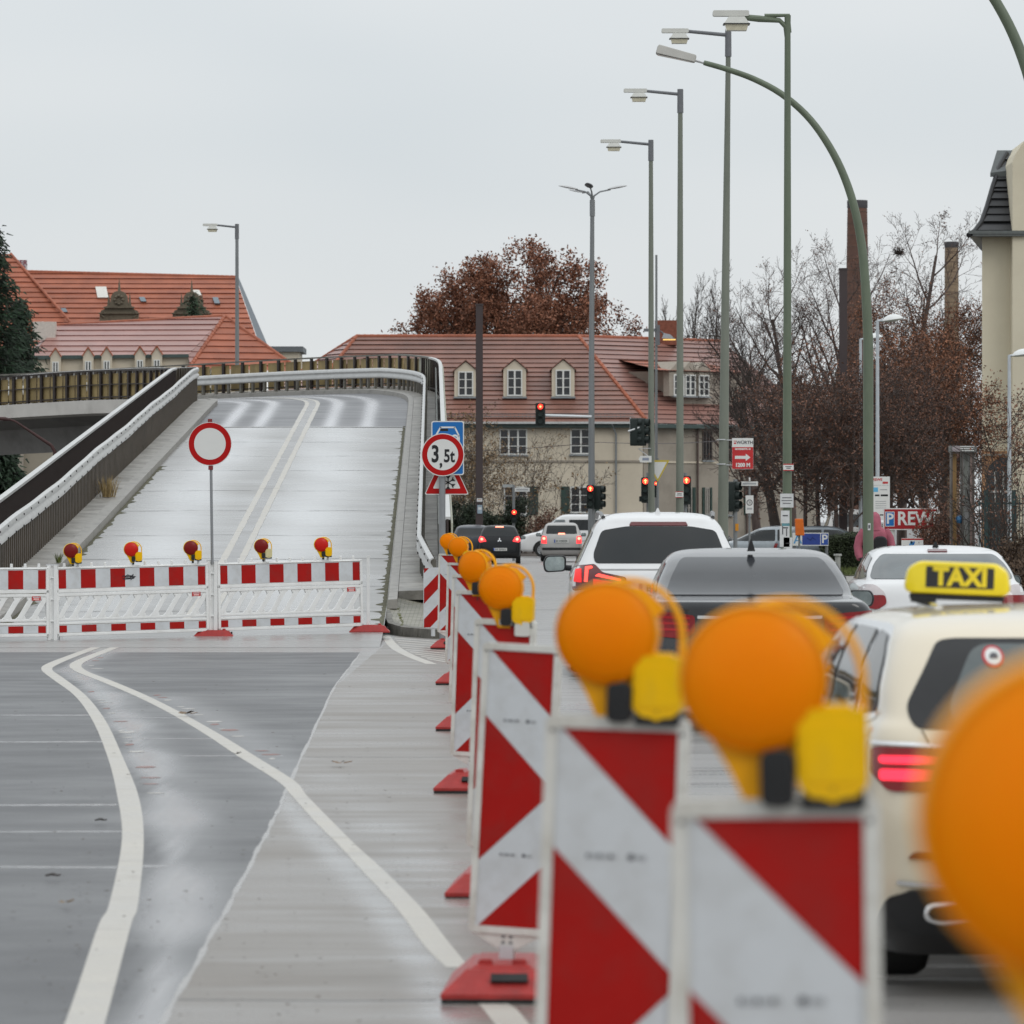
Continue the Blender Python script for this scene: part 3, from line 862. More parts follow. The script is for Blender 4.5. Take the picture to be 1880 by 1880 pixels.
def make_lamp(lens, rim, boxm=None):
    r = empty('warning_lamp', (0,0,0))
    rot = Matrix.Rotation(R(90), 4, 'X')
    c = Vector((-.02, 0, .180))
    T = Matrix.Translation(c)
    mb = MB()
    mb.lathe([(.0985,.038),(.1015,.034),(.102,.03),(.102,-.03),(.1015,-.034),(.0985,-.038)], 48, 0, T @ rot, True, False)
    # tongue from the lens down to the bracket
    prof = [(-.080,-.058),(-.058,-.086),(-.035,-.125),(-.014,-.170),(-.005,-.185),(.050,-.185),(.056,-.14),(.080,-.058)]
    mb.prism([(p[0]+c.x, p[1]+c.z) for p in prof], -.020, .020, 'y', (0,0,0), 0)
    # shoulder joining the lens to the strap handle
    mb.prism([(c.x+.02, c.z+.100),(c.x+.07, c.z+.090),(c.x+.115, c.z+.052),(c.x+.095, c.z+.030)], -.018, .018, 'y', (0,0,0), 0)
    mb.build('housing', rim, r, angle=40)
    mb = MB()
    for sg in (-1, 1):
        pr = []
        for k in range(14):
            t = k/13; rr_ = .1*(1-t*.999)
            pr.append((max(.0005, rr_*.995), .034+.024*(1-(rr_/.1)**2.4)+(.0011*math.sin(rr_*520) if k else 0)))
        mm = T @ rot if sg > 0 else T @ Matrix.Rotation(R(-90), 4, 'X')
        mb.lathe(pr, 48, 0, mm)
    mb.build('lens', lens, r, angle=60)
    # battery box
    bx, bz = .086, .082
    mb = MB(); mb.rbox((bx, 0, bz), (.096,.080,.112), .014, 0, n=4)
    mb.rbox((bx-.002, -.006, bz+.055), (.060,.055,.014), .006, 0)
    mb.prism([(bx-.046, bz-.050),(bx+.046, bz-.050),(bx+.030, bz-.064),(bx+.012, bz-.066),(bx, bz-.072),(bx-.012, bz-.066),(bx-.030, bz-.064)], -.0415, -.036, 'y', (0,0,0), 0)
    for k in range(7): mb.box((bx-.021+.007*k, -.0408, bz+.012), (.0045,.001,.010), 1)
    mb.box((bx, -.0425, bz-.053), (.006,.001,.006), 1)
    mb.rbox((bx, -.040, bz-.005), (.078,.004,.082), .010, 0)
    bb = mb.build('battery_box', [boxm or mYel, M('embossed_yellow', (.42,.27,.01), .5)], r, bevel=.004)
    mb = MB(); mb.rbox((bx, 0, .014), (.088,.072,.026), .006, 0); mb.build('box_base', mBoxB, bb)
    # strap handle from the lens top round to the battery box
    pts = [Vector((c.x+.005, .0, c.z+.100))]
    for k in range(15):
        a = R(100-106*k/14); pts.append(Vector((.022+.106*math.cos(a), 0, .172+.112*math.sin(a))))
    pts += [Vector((.128, 0, .12))]
    mb = MB()
    for yy in (-.008, .0, .008): mb.tube([p+Vector((0,yy,0)) for p in pts], .0062, 8)
    mb.build('handle', rim, r)
    mb = MB(); mb.rbox((.011, -.014, .044), (.048,.070,.078), .015, 0, n=4); mb.cyl((.011,-.02,.080), (.011,-.02,.096), .009, .007, 10, 1); mb.cyl((.011,0,.006), (.011,0,-.035), .016, .016, 10, 0)
    for k in range(4): mb.box((-.006+.0115*k, -.0495, .044), (.004,.003,.060), 0)
    mb.build('bracket', [mBoxB, mGalv], r, bevel=.003)
    return r
B0 = make_beacon(); LP = make_lamp(mLensO, mAmb)
GB = 'red and white guidance beacons along the lane closure'
GL = 'amber warning lamps on the guidance beacons'
# (x of top centre, scale px/m, tilt deg, yaw deg, lamp, label, lamp label)
BE = [
 (2074, 3010, -.5, -3, 1, 'nearest guidance beacon, cut off by the right edge, under the biggest blurred lamp', 'biggest blurred amber warning lamp, cut off by the right edge of the picture'),
 (1424, 1345, -.6, -4, 1, 'blurred guidance beacon in front of the cream taxi, its panel largest in full width', 'large blurred amber warning lamp directly left of the taxi tail light'),
 (1135, 930, 2.0, -6, 1, 'slightly blurred guidance beacon just left of the widest panel, cut by the bottom edge', 'blurred amber warning lamp in front of the dark saloon left trunk corner'),
 (960, 512, 3.0, -12, 0, 'leaning guidance beacon without a lamp, whole panel visible above its red foot', None),
 (929, 402, 2.2, -14, 1, 'guidance beacon mostly hidden behind the lampless leaning one, small white tag on its corner', 'sharp amber warning lamp with yellow battery box, lowest of the small ones'),
 (878, 292, 2.0, -18, 1, 'guidance beacon fifth from the ramp sign, its panel edge partly hidden by the tagged beacon', 'amber warning lamp second lowest of the small ones, overlapping the lowest one'),
 (862, 226, 1.6, -20, 0, 'lampless guidance beacon standing behind the second lowest small amber lamp', None),
 (846, 177, 1.2, -16, 1, 'guidance beacon beside the weight limit sign post under the upper amber lamp', 'amber warning lamp directly right of the weight limit post, in front of the smaller one'),
 (825, 139, .8, -14, 1, 'farthest slim guidance beacon with chevrons beside the island kerb', 'smallest amber warning lamp, half hidden beside the weight limit post'),
]
first = True
for k, (x, s, tilt, yaw, lamp, lb, ll) in enumerate(BE):
    d = F/s
    b = B0 if first else dup(B0)
    z0 = 0.0022 + {0: .085, 1: .063, 2: .056, 4: -.01}.get(k, 0)
    X_ = XX(x, d) - math.sin(R(tilt))*1.22
    b.location = (X_, d, z0); b.rotation_euler = (0, R(tilt), R(yaw))
    tag(b, lb, 'beacon', GB)
    for q in b.children:
        if q.name.startswith('foot'): q.rotation_euler = (0, -R(tilt), -R(yaw*.8))
    for q in list(b.children):
        if q.name.startswith('lower_foot'): bpy.data.objects.remove(q)
    if k < 3:
        mb = MB(); mb.box((0,0,-.033), (.42,.80,.066)); mb.build('lower_foot', mRedBase, b, bevel=.01)
    if lamp:
        l = LP if first else dup(LP)
        mm = Matrix.Translation(b.location) @ b.rotation_euler.to_matrix().to_4x4()
        l.location = mm @ Vector((-.007, 0, 1.240 + {4: -.018, 5: -.014, 0: .012}.get(k, 0)))
        l.rotation_euler = (0, R(tilt), R(yaw + {1: 0, 2: -2, 4: 6, 5: -8, 7: 2, 8: 10}.get(k, 0)))
        tag(l, ll, 'warning lamp', GL)
    first = False
# small white tag on the tagged beacon
tg = [o for o in bpy.data.objects if o.get('label', '').startswith('guidance beacon mostly hidden')][0]
mb = MB(); mb.rbox((.085, -.026, 1.215), (.07,.012,.065), .01, 0); mb.build('tag_plate', mWhiteP, tg)
# opposite-facing beacon board at the island (rounded red-and-white plate on a short post)
r = empty('hazard_plate', (XX(795, 70), 70, .13), 'rounded red and white diagonal striped plate standing at the island behind the beacons', 'hazard plate')
mb = MB(); W, Hh = .26, .82; n0 = MB()
mb.prism(rrect(W, Hh, .05, 5), -.012, 0, 'y', (0, 0, .52), 0)
# diagonal bands rising to the right
for k in (-2, 0, 2):
    a = .52 + k*.205 + .02
    lo = a-.10; hi = a+.10; sl = .26
    poly = [(-W/2+.008, lo), (W/2-.008, lo+sl), (W/2-.008, hi+sl), (-W/2+.008, hi)]
    zmin, zmax = .52-Hh/2+.01, .52+Hh/2-.01
    def clip(poly, z, keep_below):
        o_ = []
        for i in range(len(poly)):
            p, q = poly[i-1], poly[i]
            ip = (p[1] <= z) == keep_below; iq = (q[1] <= z) == keep_below
            if ip != iq:
                t = (z-p[1])/(q[1]-p[1]); o_.append((p[0]+(q[0]-p[0])*t, z))
            if iq: o_.append(q)
        return o_
    poly = clip(clip(poly, zmax, True), zmin, False)
    if len(poly) > 2: mb.poly([(p[0], -.0135, p[1]) for p in poly], 1)
mb.build('plate', [mFoil, mRedF], r)
mb = MB(); mb.cyl((0, .03, 0), (0, .03, .8), .03, .03, 10); mb.build('post', mGalv, r)

# ------------------------------------------------------------------ barrier fence across the ramp
def make_panel(Lp):
    r = empty('road_barrier', (0,0,0))
    hw = Lp/2
    mb = MB()
    def hb(z0, z1, th=.045, x0=-hw, x1=hw): mb.box(((x0+x1)/2, 0, (z0+z1)/2), (x1-x0, th, z1-z0), 0)
    hb(.985,1.0,.05); hb(.99,1.012,.038)
    hb(.655,.70,.05); hb(.605,.645,.045); hb(.265,.30,.045); hb(.215,.25,.045); hb(.055,.095,.05)
    for x in (-hw+.02, hw-.02): mb.box((x, 0, .525), (.04, .05, .95), 0)
    n = int(Lp/.2)
    for k in range(n):
        x = -hw+.14+k*(Lp-.28)/(n-1)
        mb.cyl((x, 0, 1.01), (x, 0, 1.065), .02, .018, 10, 0)
    # web behind boards
    hb(.70,.985,.02); hb(.095,.215,.02)
    # lattice: slats leaning right with rounded slots
    pitch = .206; z0, z1 = .30, .605; lean = .20; sl = .082
    x = -hw-.2
    while x < hw+.05:
        pts = []
        a0, a1 = x, x+sl
        quad = [(a0, z0), (a1+.0, z0), (a1+lean, z1), (a0+lean, z1)]
        # clip to panel
        def cx(poly, xv, keep_less):
            o_ = []
            for i in range(len(poly)):
                p, q = poly[i-1], poly[i]
                ip = (p[0] <= xv) == keep_less; iq = (q[0] <= xv) == keep_less
                if ip != iq:
                    t = (xv-p[0])/(q[0]-p[0]); o_.append((xv, p[1]+(q[1]-p[1])*t))
                if iq: o_.append(q)
            return o_
        pl = cx(cx(quad, hw-.035, True), -hw+.035, False)
        if len(pl) > 2: mb.prism(pl, -.016, .016, 'y', (0,0,0), 0)
        # fillets at slot ends
        for (fx, fz, dx, dz) in ((a1, z0, .055, .05), (a0+lean, z1, -.055, -.05), (a0, z0, -.02, .035), (a1+lean, z1, .02, -.035)):
            tri = [(fx, fz), (fx+dx, fz), (fx+dz*lean/(z1-z0)*1.0, fz+dz)]
            if abs(tri[1][0]) < hw-.03 and abs(tri[0][0]) < hw-.03 and abs(tri[2][0]) < hw-.03: mb.prism(tri, -.0155, .0155, 'y', (0,0,0), 0)
        x += pitch
    mb.build('frame', mWhiteB, r, bevel=.006)
    for nm, za, zb in (('upper_board', .712, .975), ('lower_board', .105, .205)):
        mb = MB(); mb.box((0, -.0125, (za+zb)/2), (Lp-.09, .004, zb-za), 0)
        x = -hw+.045; ends = Lp-.09
        nb = 5; pw = ends/(nb*2)
        # half blocks at both ends, full blocks between
        edges = [(0, pw*.5)] + [(pw*(2*k+1.5), pw*(2*k+2.5)) for k in range(nb-1)] + [(ends-pw*.5, ends)]
        for a, b in edges:
            mb.box((x+(a+b)/2, -.0155, (za+zb)/2), (b-a, .002, zb-za-.004), 1)
        mb.build(nm, [mFoil, mRedF], r)
    mb = MB(); mb.box((hw-.19, -.0262+.004, .585), (.13,.004,.06), 0, )
    mb.box((hw-.19, -.0253, .600), (.10,.001,.010), 1); mb.box((hw-.19, -.0253, .575), (.085,.001,.022), 2)
    mb.build('sticker', [M('sticker_red', (.45,.03,.03), .5), mFoil, M('sticker_pink', (.7,.4,.38), .5)], r)
    for sx in (-hw+.07,):
        mb = MB(); mb.box((sx, 0, .0), (.05,.045,.13), 0); mb.build('stub_leg', mGalv, r)
    return r
mWhiteB = M('barrier_white', (.78,.78,.77), .42, var=.04, scale=6, dirt=(.52,.51,.48), dscale=4, damt=.35)
pA, pB, pC = P(96, 1180, 71.5), P(390, 1170, 72.7), P(676, 1160, 74.0)
pZ = pA + (pA-pB)*1.0; pZ.z = .0
proto = make_panel((pB-pA).length-.12)
def place(o, a, b):
    o.location = (a+b)/2; o.location.z = (a.z+b.z)/2 + .03
    dv = b-a; o.rotation_euler = (0, -math.atan2(dv.z, math.hypot(dv.x, dv.y)), math.atan2(dv.y, dv.x))
BG = 'red and white barrier panels across the closed ramp'
place(proto, pA, pB); tag(proto, 'barrier panel with three red lamps and a black scribble, left of the round sign post', 'barrier panel', BG)
mb = MB(); rng = random.Random(6)
px = .0
for k in range(13):
    q = [(px+rng.uniform(-.11,.11)-.05, -.018, .845+rng.uniform(-.045,.045)) for _ in range(2)]
    mb.tube(q, .0042, 4, 0, True)
mb.build('graffiti', M('marker_ink', (.02,.02,.025), .6), proto)
p2 = dup(proto); place(p2, pB, pC); p2['label'] = 'barrier panel with two red lamps between the round sign post and the right end foot'
for c in list(p2.children):
    if c.name.startswith('graffiti') or c.name.startswith('stub'): bpy.data.objects.remove(c)
p3 = dup(proto); place(p3, pZ, pA); p3['label'] = 'barrier panel cut off by the left edge of the picture, without lamps'
for c in list(p3.children):
    if c.name.startswith('graffiti'): bpy.data.objects.remove(c)
# vertical posts between the panels
for nm, p, lb in (('barrier_post', pA, 'white barrier post between the cut-off panel and the scribbled panel'), ('barrier_post', pB, 'white barrier post under the round sign, on a red foot'), ('barrier_post', pC, 'white end post of the barrier on a red foot beside the island')):
    r = empty(nm, (p.x, p.y, p.z), lb, 'barrier post', 'posts of the barrier')
    mb = MB()
    if p is pC: mb.box((0,0,.54), (.045,.045,1.06))
    else:
        mb.box((-.045,0,.54), (.05,.055,1.06)); mb.box((.045,0,.54), (.05,.055,1.06)); mb.box((0,.012,.54), (.05,.03,1.0))
        for z in (.3,.6,.9): mb.box((0,-.01,z), (.1,.03,.02))
    mb.build('upright', mWhiteB, r, bevel=.006)
    mb = MB(); mb.box((0,0,1.075 if p is not pC else 1.08), (.17 if p is not pC else .05,.05,.02)); mb.build('cap', mGalv if p is not pC else mWhiteB, r)
    if p is not pA:
        f = make_foot('foot', r); f.location = (.02, 0, -.03); f.scale = (.8, .5, 1.05); f.rotation_euler = (0, 0, R(90)); f.scale = (.75, .72, 1.05)
    else:
        mb = MB(); mb.box((-.05,0,.03), (.045,.05,.14)); mb.box((.05,0,.03), (.045,.05,.14)); mb.build('feet', mGalv, r)
# red lamps on the barrier
LR = make_lamp(mLensR, mYel); LR2 = None
RL = 'red warning lamps on the barrier'
specs = [(128, 1020, 1, 'dark red warning lamp leftmost on the barrier'), (238, 1018, 0, 'bright red warning lamp above the black scribble on the barrier'), (348, 1013, 1, 'dark red warning lamp just left of the round sign post'),
         (477, 1010, 1, 'dark red warning lamp just right of the round sign post, with a pale battery box'), (587, 1008, 0, 'bright red warning lamp rightmost on the barrier')]
LRd = make_lamp(mLensD, mYel)
LRp = make_lamp(mLensD, mYel, M('cream_plastic', (.62,.55,.30), .45))
usedB = usedD = False
for x, y, dark, lb in specs:
    if 'pale' in lb: o = LRp
    elif dark:
        o = LRd if not usedD else dup(LRd); usedD = True
    else:
        o = LR if not usedB else dup(LR); usedB = True
    t = (x-96)/(390-96)
    if t <= 1: q = pA.lerp(pB, t)
    else: q = pB.lerp(pC, (x-390)/(676-390))
    o.location = (q.x+.03, q.y, q.z+1.085); o.rotation_euler = (0, 0, R(random.Random(x).uniform(2, 10)))
    o.scale = (1.0,1.0,1.0)
    tag(o, lb, 'warning lamp', RL)
# handle and boxes yellow on the red lamps
for root in (LR, LRd, LRp):
    pass
for o in bpy.data.objects:
    if o.parent and o.parent.get('group') == RL and o.name.startswith('handle'):
        o.material_slots[0].link = 'OBJECT'; o.material_slots[0].material = mYel

# ------------------------------------------------------------------ road signs
mSignW = M('sign_white', (.70,.70,.68), .4, var=.03, scale=4, dirt=(.55,.54,.5), dscale=4, damt=.3)
mSignR = M('sign_red', (.42,.008,.008), .42, var=.05, spec=.15)
mSignB = M('sign_blue', (.01,.14,.42), .38, var=.05)
mBlack = M('sign_black', (.014,.014,.016), .5)
mPost = M('grey_post', (.27,.28,.29), .42, .4, var=.12, scale=4, dirt=(.16,.16,.16), dscale=4, damt=.4)
def ring(mb, ro, ri, y, mi, n=48, cz=0, cx=0):
    vs = [(cx+r_*math.cos(2*math.pi*k/n), y, cz+r_*math.sin(2*math.pi*k/n)) for r_ in (ro, ri) for k in range(n)]
    mb.add(vs, [(k, (k+1) % n, n+(k+1) % n, n+k) for k in range(n)], mi)
def disc(mb, r_, y, mi, n=48, cz=0, cx=0):
    mb.poly([(cx+r_*math.cos(2*math.pi*k/n), y, cz+r_*math.sin(2*math.pi*k/n)) for k in range(n)], mi)
# closed to all vehicles, clamped to the barrier post
d = pB.y; s = F/d
r = empty('road_sign', (XX(386, d), d-.0, pB.z+1.09), 'round white sign with red rim on a thin post above the barrier', 'road sign')
mb = MB(); cz = ZZ(815, d)-pB.z-1.09
mb.prism(circ(.305, 48), -.075, -.055, 'y', (0, 0, cz), 0)
disc(mb, .298, -.0765, 1, cz=cz); disc(mb, .222, -.078, 0, cz=cz)
mb.build('disc', [mSignW, mSignR], r)
mb = MB(); mb.box((0, -.05, cz+.325), (.06,.03,.05)); mb.box((.01,-.05,cz-.335), (.065,.035,.06)); mb.build('clamp', M('clamp_red', (.2,.03,.03), .5), r)
mb = MB(); mb.cyl((.03,-.035,-.05), (.005,-.035,cz+.30), .02, .02, 12); mb.build('post', mPost, r)
# 3,5 t sign group
d = 73.0; s = F/d
base = Vector((XX(812, d), d, .009))
r = empty('sign_post', base, 'grey post with round 3,5t sign, blue car sign and snowflake triangle', 'road sign')
def lz(y): return ZZ(y, d)-base.z
def lx(x): return XX(x, d)-base.x
mb = MB(); mb.cyl((0,0,0), (0,0,lz(790)), .045, .045, 16); mb.build('post', mPost, r)
# blue sign (behind)
mb = MB(); bw, bh = 60/s, 62/s*1.6; cx, ct = lx(822), lz(773)
mb.prism(rrect(bw, bh, .03, 4), -.052, -.046, 'y', (cx, 0, ct-bh/2), 0)
mb.add([(p[0]+cx, -.0535, p[1]+ct-bh/2) for p in rrect(bw-.03, bh-.03, .025, 4)], [tuple(range(20))], 1)
cz = ct-.19
def line(mb, pts, w_, y, mi):
    for a, b in zip(pts, pts[1:]):
        a = Vector((a[0], 0, a[1])); b = Vector((b[0], 0, b[1])); dv = (b-a).normalized(); nv = Vector((-dv.z, 0, dv.x))*w_/2
        a2 = a-dv*w_*.3; b2 = b+dv*w_*.3
        mb.poly([(q.x, y, q.z) for q in (a2-nv, b2-nv, b2+nv, a2+nv)], mi)
line(mb, [(cx-.17, cz-.02), (cx-.10, cz+.10), (cx+.10, cz+.10), (cx+.16, cz-.02), (cx+.16, cz-.12)], .022, -.0545, 0)
line(mb, [(cx-.17, cz-.02), (cx+.14, cz-.02)], .016, -.0548, 0)
mb.box((cx-.05, -.0553, cz+.065), (.11,.0012,.036), 2)
ring(mb, .05, .028, -.0555, 0, 24, cz-.05, cx+.10)
mb.build('blue_sign', [mSignW, mSignB, mBlack], r)
# snowflake triangle (behind the post)
mb = MB(); tx = lx(820); zb, zt = lz(908), lz(820); tw = 82/s/2
def tri(k, y, mi, back=False):
    cxx, czz = tx, zb+(zt-zb)/3
    pts = rpoly([(tx-tw, zb), (tx+tw, zb), (tx, zt)], .03, 3)
    pts = [(cxx+(p[0]-cxx)*k, czz+(p[1]-czz)*k) for p in pts]
    return pts
mb.prism(tri(1, 0, 0), .050, .056, 'y', (0,0,0), 0)
mb.poly([(p[0], .0485, p[1]) for p in tri(.95, 0, 0)], 1)
mb.poly([(p[0], .047, p[1]) for p in tri(.62, 0, 0)], 0)
for k in range(3):
    a = R(60*k+90); c = Vector((tx+.02, 0, zb+.17)); dv = Vector((math.cos(a), 0, math.sin(a)))*.095
    line(mb, [((c-dv).x, (c-dv).z), ((c+dv).x, (c+dv).z)], .016, .0455, 2)
    for sg in (-1, 1):
        e = c+dv*sg*.62
        for q in (35, -35):
            b = a + (0 if sg > 0 else math.pi) + R(q)
            f = e + Vector((math.cos(b), 0, math.sin(b)))*.045
            line(mb, [(e.x, e.z), (f.x, f.z)], .016, .0452, 2)
mb.build('snowflake_sign', [mSignW, mSignR, mBlack], r)
# round weight limit
mb = MB(); cx, cz = lx(813), lz(835); ro = 39.5/s
mb.prism(circ(ro, 48), -.078, -.058, 'y', (cx, 0, cz), 0)
disc(mb, ro-.012, -.0795, 1, cz=cz, cx=cx); disc(mb, ro*.72, -.081, 0, cz=cz, cx=cx)
mb.text('3', .33, (cx-.105, -.0825, cz+.0), mi=2, bold=.009, wx=.72)
mb.text(',', .22, (cx-.025, -.0825, cz-.085), mi=2, bold=.009, wx=.8)
mb.text('5t', .25, (cx+.09, -.0825, cz-.025), mi=2, bold=.0065, wx=.74)
mb.build('weight_sign', [mSignW, mSignR, mBlack], r)

# ------------------------------------------------------------------ lamp posts
mGreenP = M('green_post_paint', (.135,.165,.115), .42, var=.12, scale=2.0, stretch=(1,1,.3), dirt=(.08,.10,.07), dscale=3, damt=.5)
mGreyGreen = M('grey_green_post', (.185,.20,.165), .45, var=.1, scale=2, stretch=(1,1,.3), dirt=(.12,.13,.11), dscale=3, damt=.4)
mSleeve = M('grey_sleeve', (.16,.165,.175), .5, var=.1)
mHead = M('lamp_head_cream', (.60,.60,.56), .45, var=.06, scale=5)
mGlass = M('lamp_glass', (.62,.58,.44), .15, var=.1, scale=8, coat=.5)
mSteelGrey = M('steel_grey_post', (.22,.23,.235), .42, .3, var=.12, scale=2, stretch=(1,1,.3))
def lantern(r, top, xh, s, px):
    # box lantern hanging under the arm; px = width of head in metres
    w_ = px
    mb = MB()
    a = [(-w_*.30, 0), (w_*.30, 0), (w_*.5, -w_*.30), (-w_*.5, -w_*.30)]
    def frus(x0, y0, z0, x1, y1, z1, mi):
        vs = [(-x0,-y0,z0),(x0,-y0,z0),(x0,y0,z0),(-x0,y0,z0),(-x1,-y1,z1),(x1,-y1,z1),(x1,y1,z1),(-x1,y1,z1)]
        mb.add([(v[0]+xh, v[1], v[2]+top) for v in vs], [(0,1,2,3),(7,6,5,4),(4,5,1,0),(5,6,2,1),(6,7,3,2),(7,4,0,3)], mi)
    frus(w_*.30, w_*.25, -.02, w_*.47, w_*.33, -w_*.30, 0)
    frus(w_*.50, w_*.36, -w_*.30, w_*.50, w_*.36, -w_*.34, 1)
    h = mb.build('lantern', [mHead, M('dark_gasket', (.05,.05,.045), .5)], r)
    mb = MB(); frus(w_*.44, w_*.30, -w_*.34, w_*.38, w_*.26, -w_*.56, 0)
    mb.build('lantern_glass', mGlass, h)
def tall_lamp(xb, xt, ytop, s, wb, wt, headx, headw, label, group, mat, sleeve=True, ybase=None, rounded=False):
    d = F/s
    top = P(xt, ytop, d); b = Vector((XX(xb, d), d, 0.0))
    r = empty('street_lamp', b, label, 'street lamp', group)
    L = top-b
    mb = MB(); mb.tube([(0,0,0), (L.x*.5, 0, L.z*.5), (L.x, 0, L.z-(.55 if sleeve else .25))], [wb/2, (wb+wt)/4, wt/2], 16)
    if not sleeve:
        mb.tube([(L.x, 0, L.z-.3), (L.x, 0, L.z)], [wt/2, wt/2*1.1], 12)
    mb.build('pole', mat, r)
    hx = XX(headx, d)-b.x
    if sleeve:
        mb = MB(); mb.cyl((L.x,0,L.z-.62), (L.x,0,L.z+.02), wt/2+.02, wt/2+.015, 16); mb.build('sleeve', mSleeve, r)
    mb = MB()
    za = L.z-.12 if sleeve else L.z-.04
    ex = hx - headw*.62
    if rounded:
        mb.tube([(L.x, 0, L.z-.45), (L.x-.03, 0, L.z-.2), (L.x-.14, 0, L.z-.09), (L.x-.5, 0, L.z-.06), (L.x-.9, 0, L.z-.02), (hx, 0, L.z+.02)], [wt*.45, wt*.45, wt*.42, .06, .05, .045], 10)
        mb.tube([(L.x+.04,0,L.z-.3),(L.x+.02,0,L.z),(L.x-.4,0,L.z-.01)], [.03,.035,.04], 8)
        za = L.z+.02
    else:
        mb.tube([(L.x, 0, za), (hx+headw*.4, 0, za+.09)], [.045, .04], 10)
        za += .09
    mb.build('arm', mat if rounded else mSleeve, r)
    mb = MB(); mb.rbox(((hx+ex)/2+headw*.1, 0, za+.01), (abs(ex-hx)+headw*.75, .16, .10), .03, 0); mb.build('arm_cover', mHead, r)
    lantern(r, za-.03, hx, s, headw)
    return r
GLamp = 'tall lamp posts along the right-hand pavement'
P1 = tall_lamp(1445, 1446, 28, 106, .175, .105, 1352, .46, 'tall green lamp post with rounded corner arm, covered in paper notices near its foot', GLamp, mGreenP, sleeve=False, rounded=True)
P2 = tall_lamp(1326, 1337, 55, 79, .27, .115, 1247, .46, 'tall grey-green lamp post carrying the red arrow advertising sign', GLamp, mGreyGreen)
P3 = tall_lamp(1248, 1249, 165, 68, .23, .13, 1173, .46, 'grey-green lamp post next left of the arrow-sign post, with a small white notice', GLamp, mGreyGreen)
P4 = tall_lamp(1196, 1195, 258, 60, .22, .13, 1127, .46, 'shortest of the grey-green lamp posts, in front of the yellow-edged triangle', GLamp, mGreyGreen)
P8 = tall_lamp(436, 435, 412, 43, .22, .14, 390, .46, 'lamp post standing behind the crest of the closed ramp, before the red roofs', GLamp, mSteelGrey)
# curved green lamp posts
def curved_lamp(xb, s, label, hidden_head=False):
    d = F/s; r = empty('street_lamp', (XX(xb, d), d, 0), label, 'street lamp', 'curved green lamp posts')
    k = .01
    pts = [(0,-1.3),(0,4.5),(-.01,5.2),(-.05,6.0),(-.12,6.75),(-.27,7.5),(-.5,8.15),(-.8,8.7),(-1.15,9.15),(-1.6,9.53),(-2.1,9.80),(-2.6,9.98),(-3.02,10.10)]
    pts = [(x, 0, max(0, z)) for x, z in pts]
    sm = []
    for i in range(len(pts)-1):
        for q in range(4):
            t = q/4; p0 = Vector(pts[max(0,i-1)]); p1 = Vector(pts[i]); p2 = Vector(pts[i+1]); p3 = Vector(pts[min(len(pts)-1,i+2)])
            sm.append(.5*((2*p1)+(p2-p0)*t+(2*p0-5*p1+4*p2-p3)*t*t+(3*p1-p0-3*p2+p3)*t**3))
    sm.append(Vector(pts[-1]))
    mb = MB(); n = len(sm); mb.tube(sm, [.10-.052*(i/(n-1))**.9 if i < n-1 else .045 for i in range(n)], 18); mb.build('pole', mGreenP, r)
    mb = MB(); mb.tube([sm[-1], sm[-1]+Vector((-.18,0,.05))], .028, 10); mb.build('spigot', mGalv, r)
    a = sm[-1]+Vector((-.15,0,.04)); dv = Vector((-.962, 0, .235)).normalized()*.72; up = Vector((.235,0,.962))
    mb = MB()
    q = [Vector((0,-.14,0)), Vector((0,.14,0))]
    vs = []
    for t, hh, ww in ((0,.10,.10),(.03,.13,.13),(1,.16,.17),(1.03,.10,.16)):
        c = a+dv*t
        vs += [c+up*(hh*.75)+Vector((0,-ww*.7,0)), c+up*(hh*.75)+Vector((0,ww*.7,0)), c-up*hh*.35+Vector((0,ww,0)), c-up*hh*.35+Vector((0,-ww,0))]
    fs = [(0,1,2,3),(15,14,13,12)]
    for i in range(3):
        for k2 in range(4): fs.append((i*4+k2, i*4+(k2+1)%4, i*4+4+(k2+1)%4, i*4+4+k2)[::-1])
    mb.add(vs, fs); hd = mb.build('lantern', M('lantern_grey', (.42,.41,.38), .5, var=.06), r, bevel=.012)
    mb = MB(); c = a+dv*.55-up*.05; mb.add([a+dv*.08-up*.05+Vector((0,-.11,0)), a+dv*.08-up*.05+Vector((0,.11,0)), a+dv*.97-up*.068+Vector((0,.14,0)), a+dv*.97-up*.068+Vector((0,-.14,0))], [(0,1,2,3)])
    mb.build('lantern_glass', mGlass, hd)
    return r
P5 = curved_lamp(1594, 100, 'dark green curved lamp post beside the person in pink, its head reaching far left')
P6 = curved_lamp(1930, 138, 'dark green curved lamp post whose arm alone shows at the top right corner')
# bands and stickers
def band(parent, z, r_, mat):
    mb = MB(); mb.cyl((0,0,z-.012), (0,0,z+.012), r_, r_, 18); mb.build('strap', mat, parent)
band(P5, ZZ(803, 95), .092, mGalv); band(P2, ZZ(807, F/79), .128, mGalv); band(P2, ZZ(852, F/79), .13, mGalv)
def plate(parent, x, y, w_, h_, s, items, mats, name, yo=None, lx0=0):
    # a small flat plate fixed to a pole of scale s, centred on pixel x, y
    d = F/s; b = parent.location
    mb = MB(); cx = XX(x, d)-b.x; cz = ZZ(y, d)-b.z; yy = yo if yo is not None else -.13
    mb.box((cx, yy, cz), (w_, .012, h_), 0)
    for (dx, dz, ww, hh, mi) in items: mb.box((cx+dx*w_, yy-.0075, cz+dz*h_), (ww*w_, .002, hh*h_), mi)
    return mb.build(name, mats, parent)
mPaper = M('paper', (.62,.63,.63), .7, var=.08, scale=10, dirt=(.4,.4,.4), dscale=8, damt=.4)
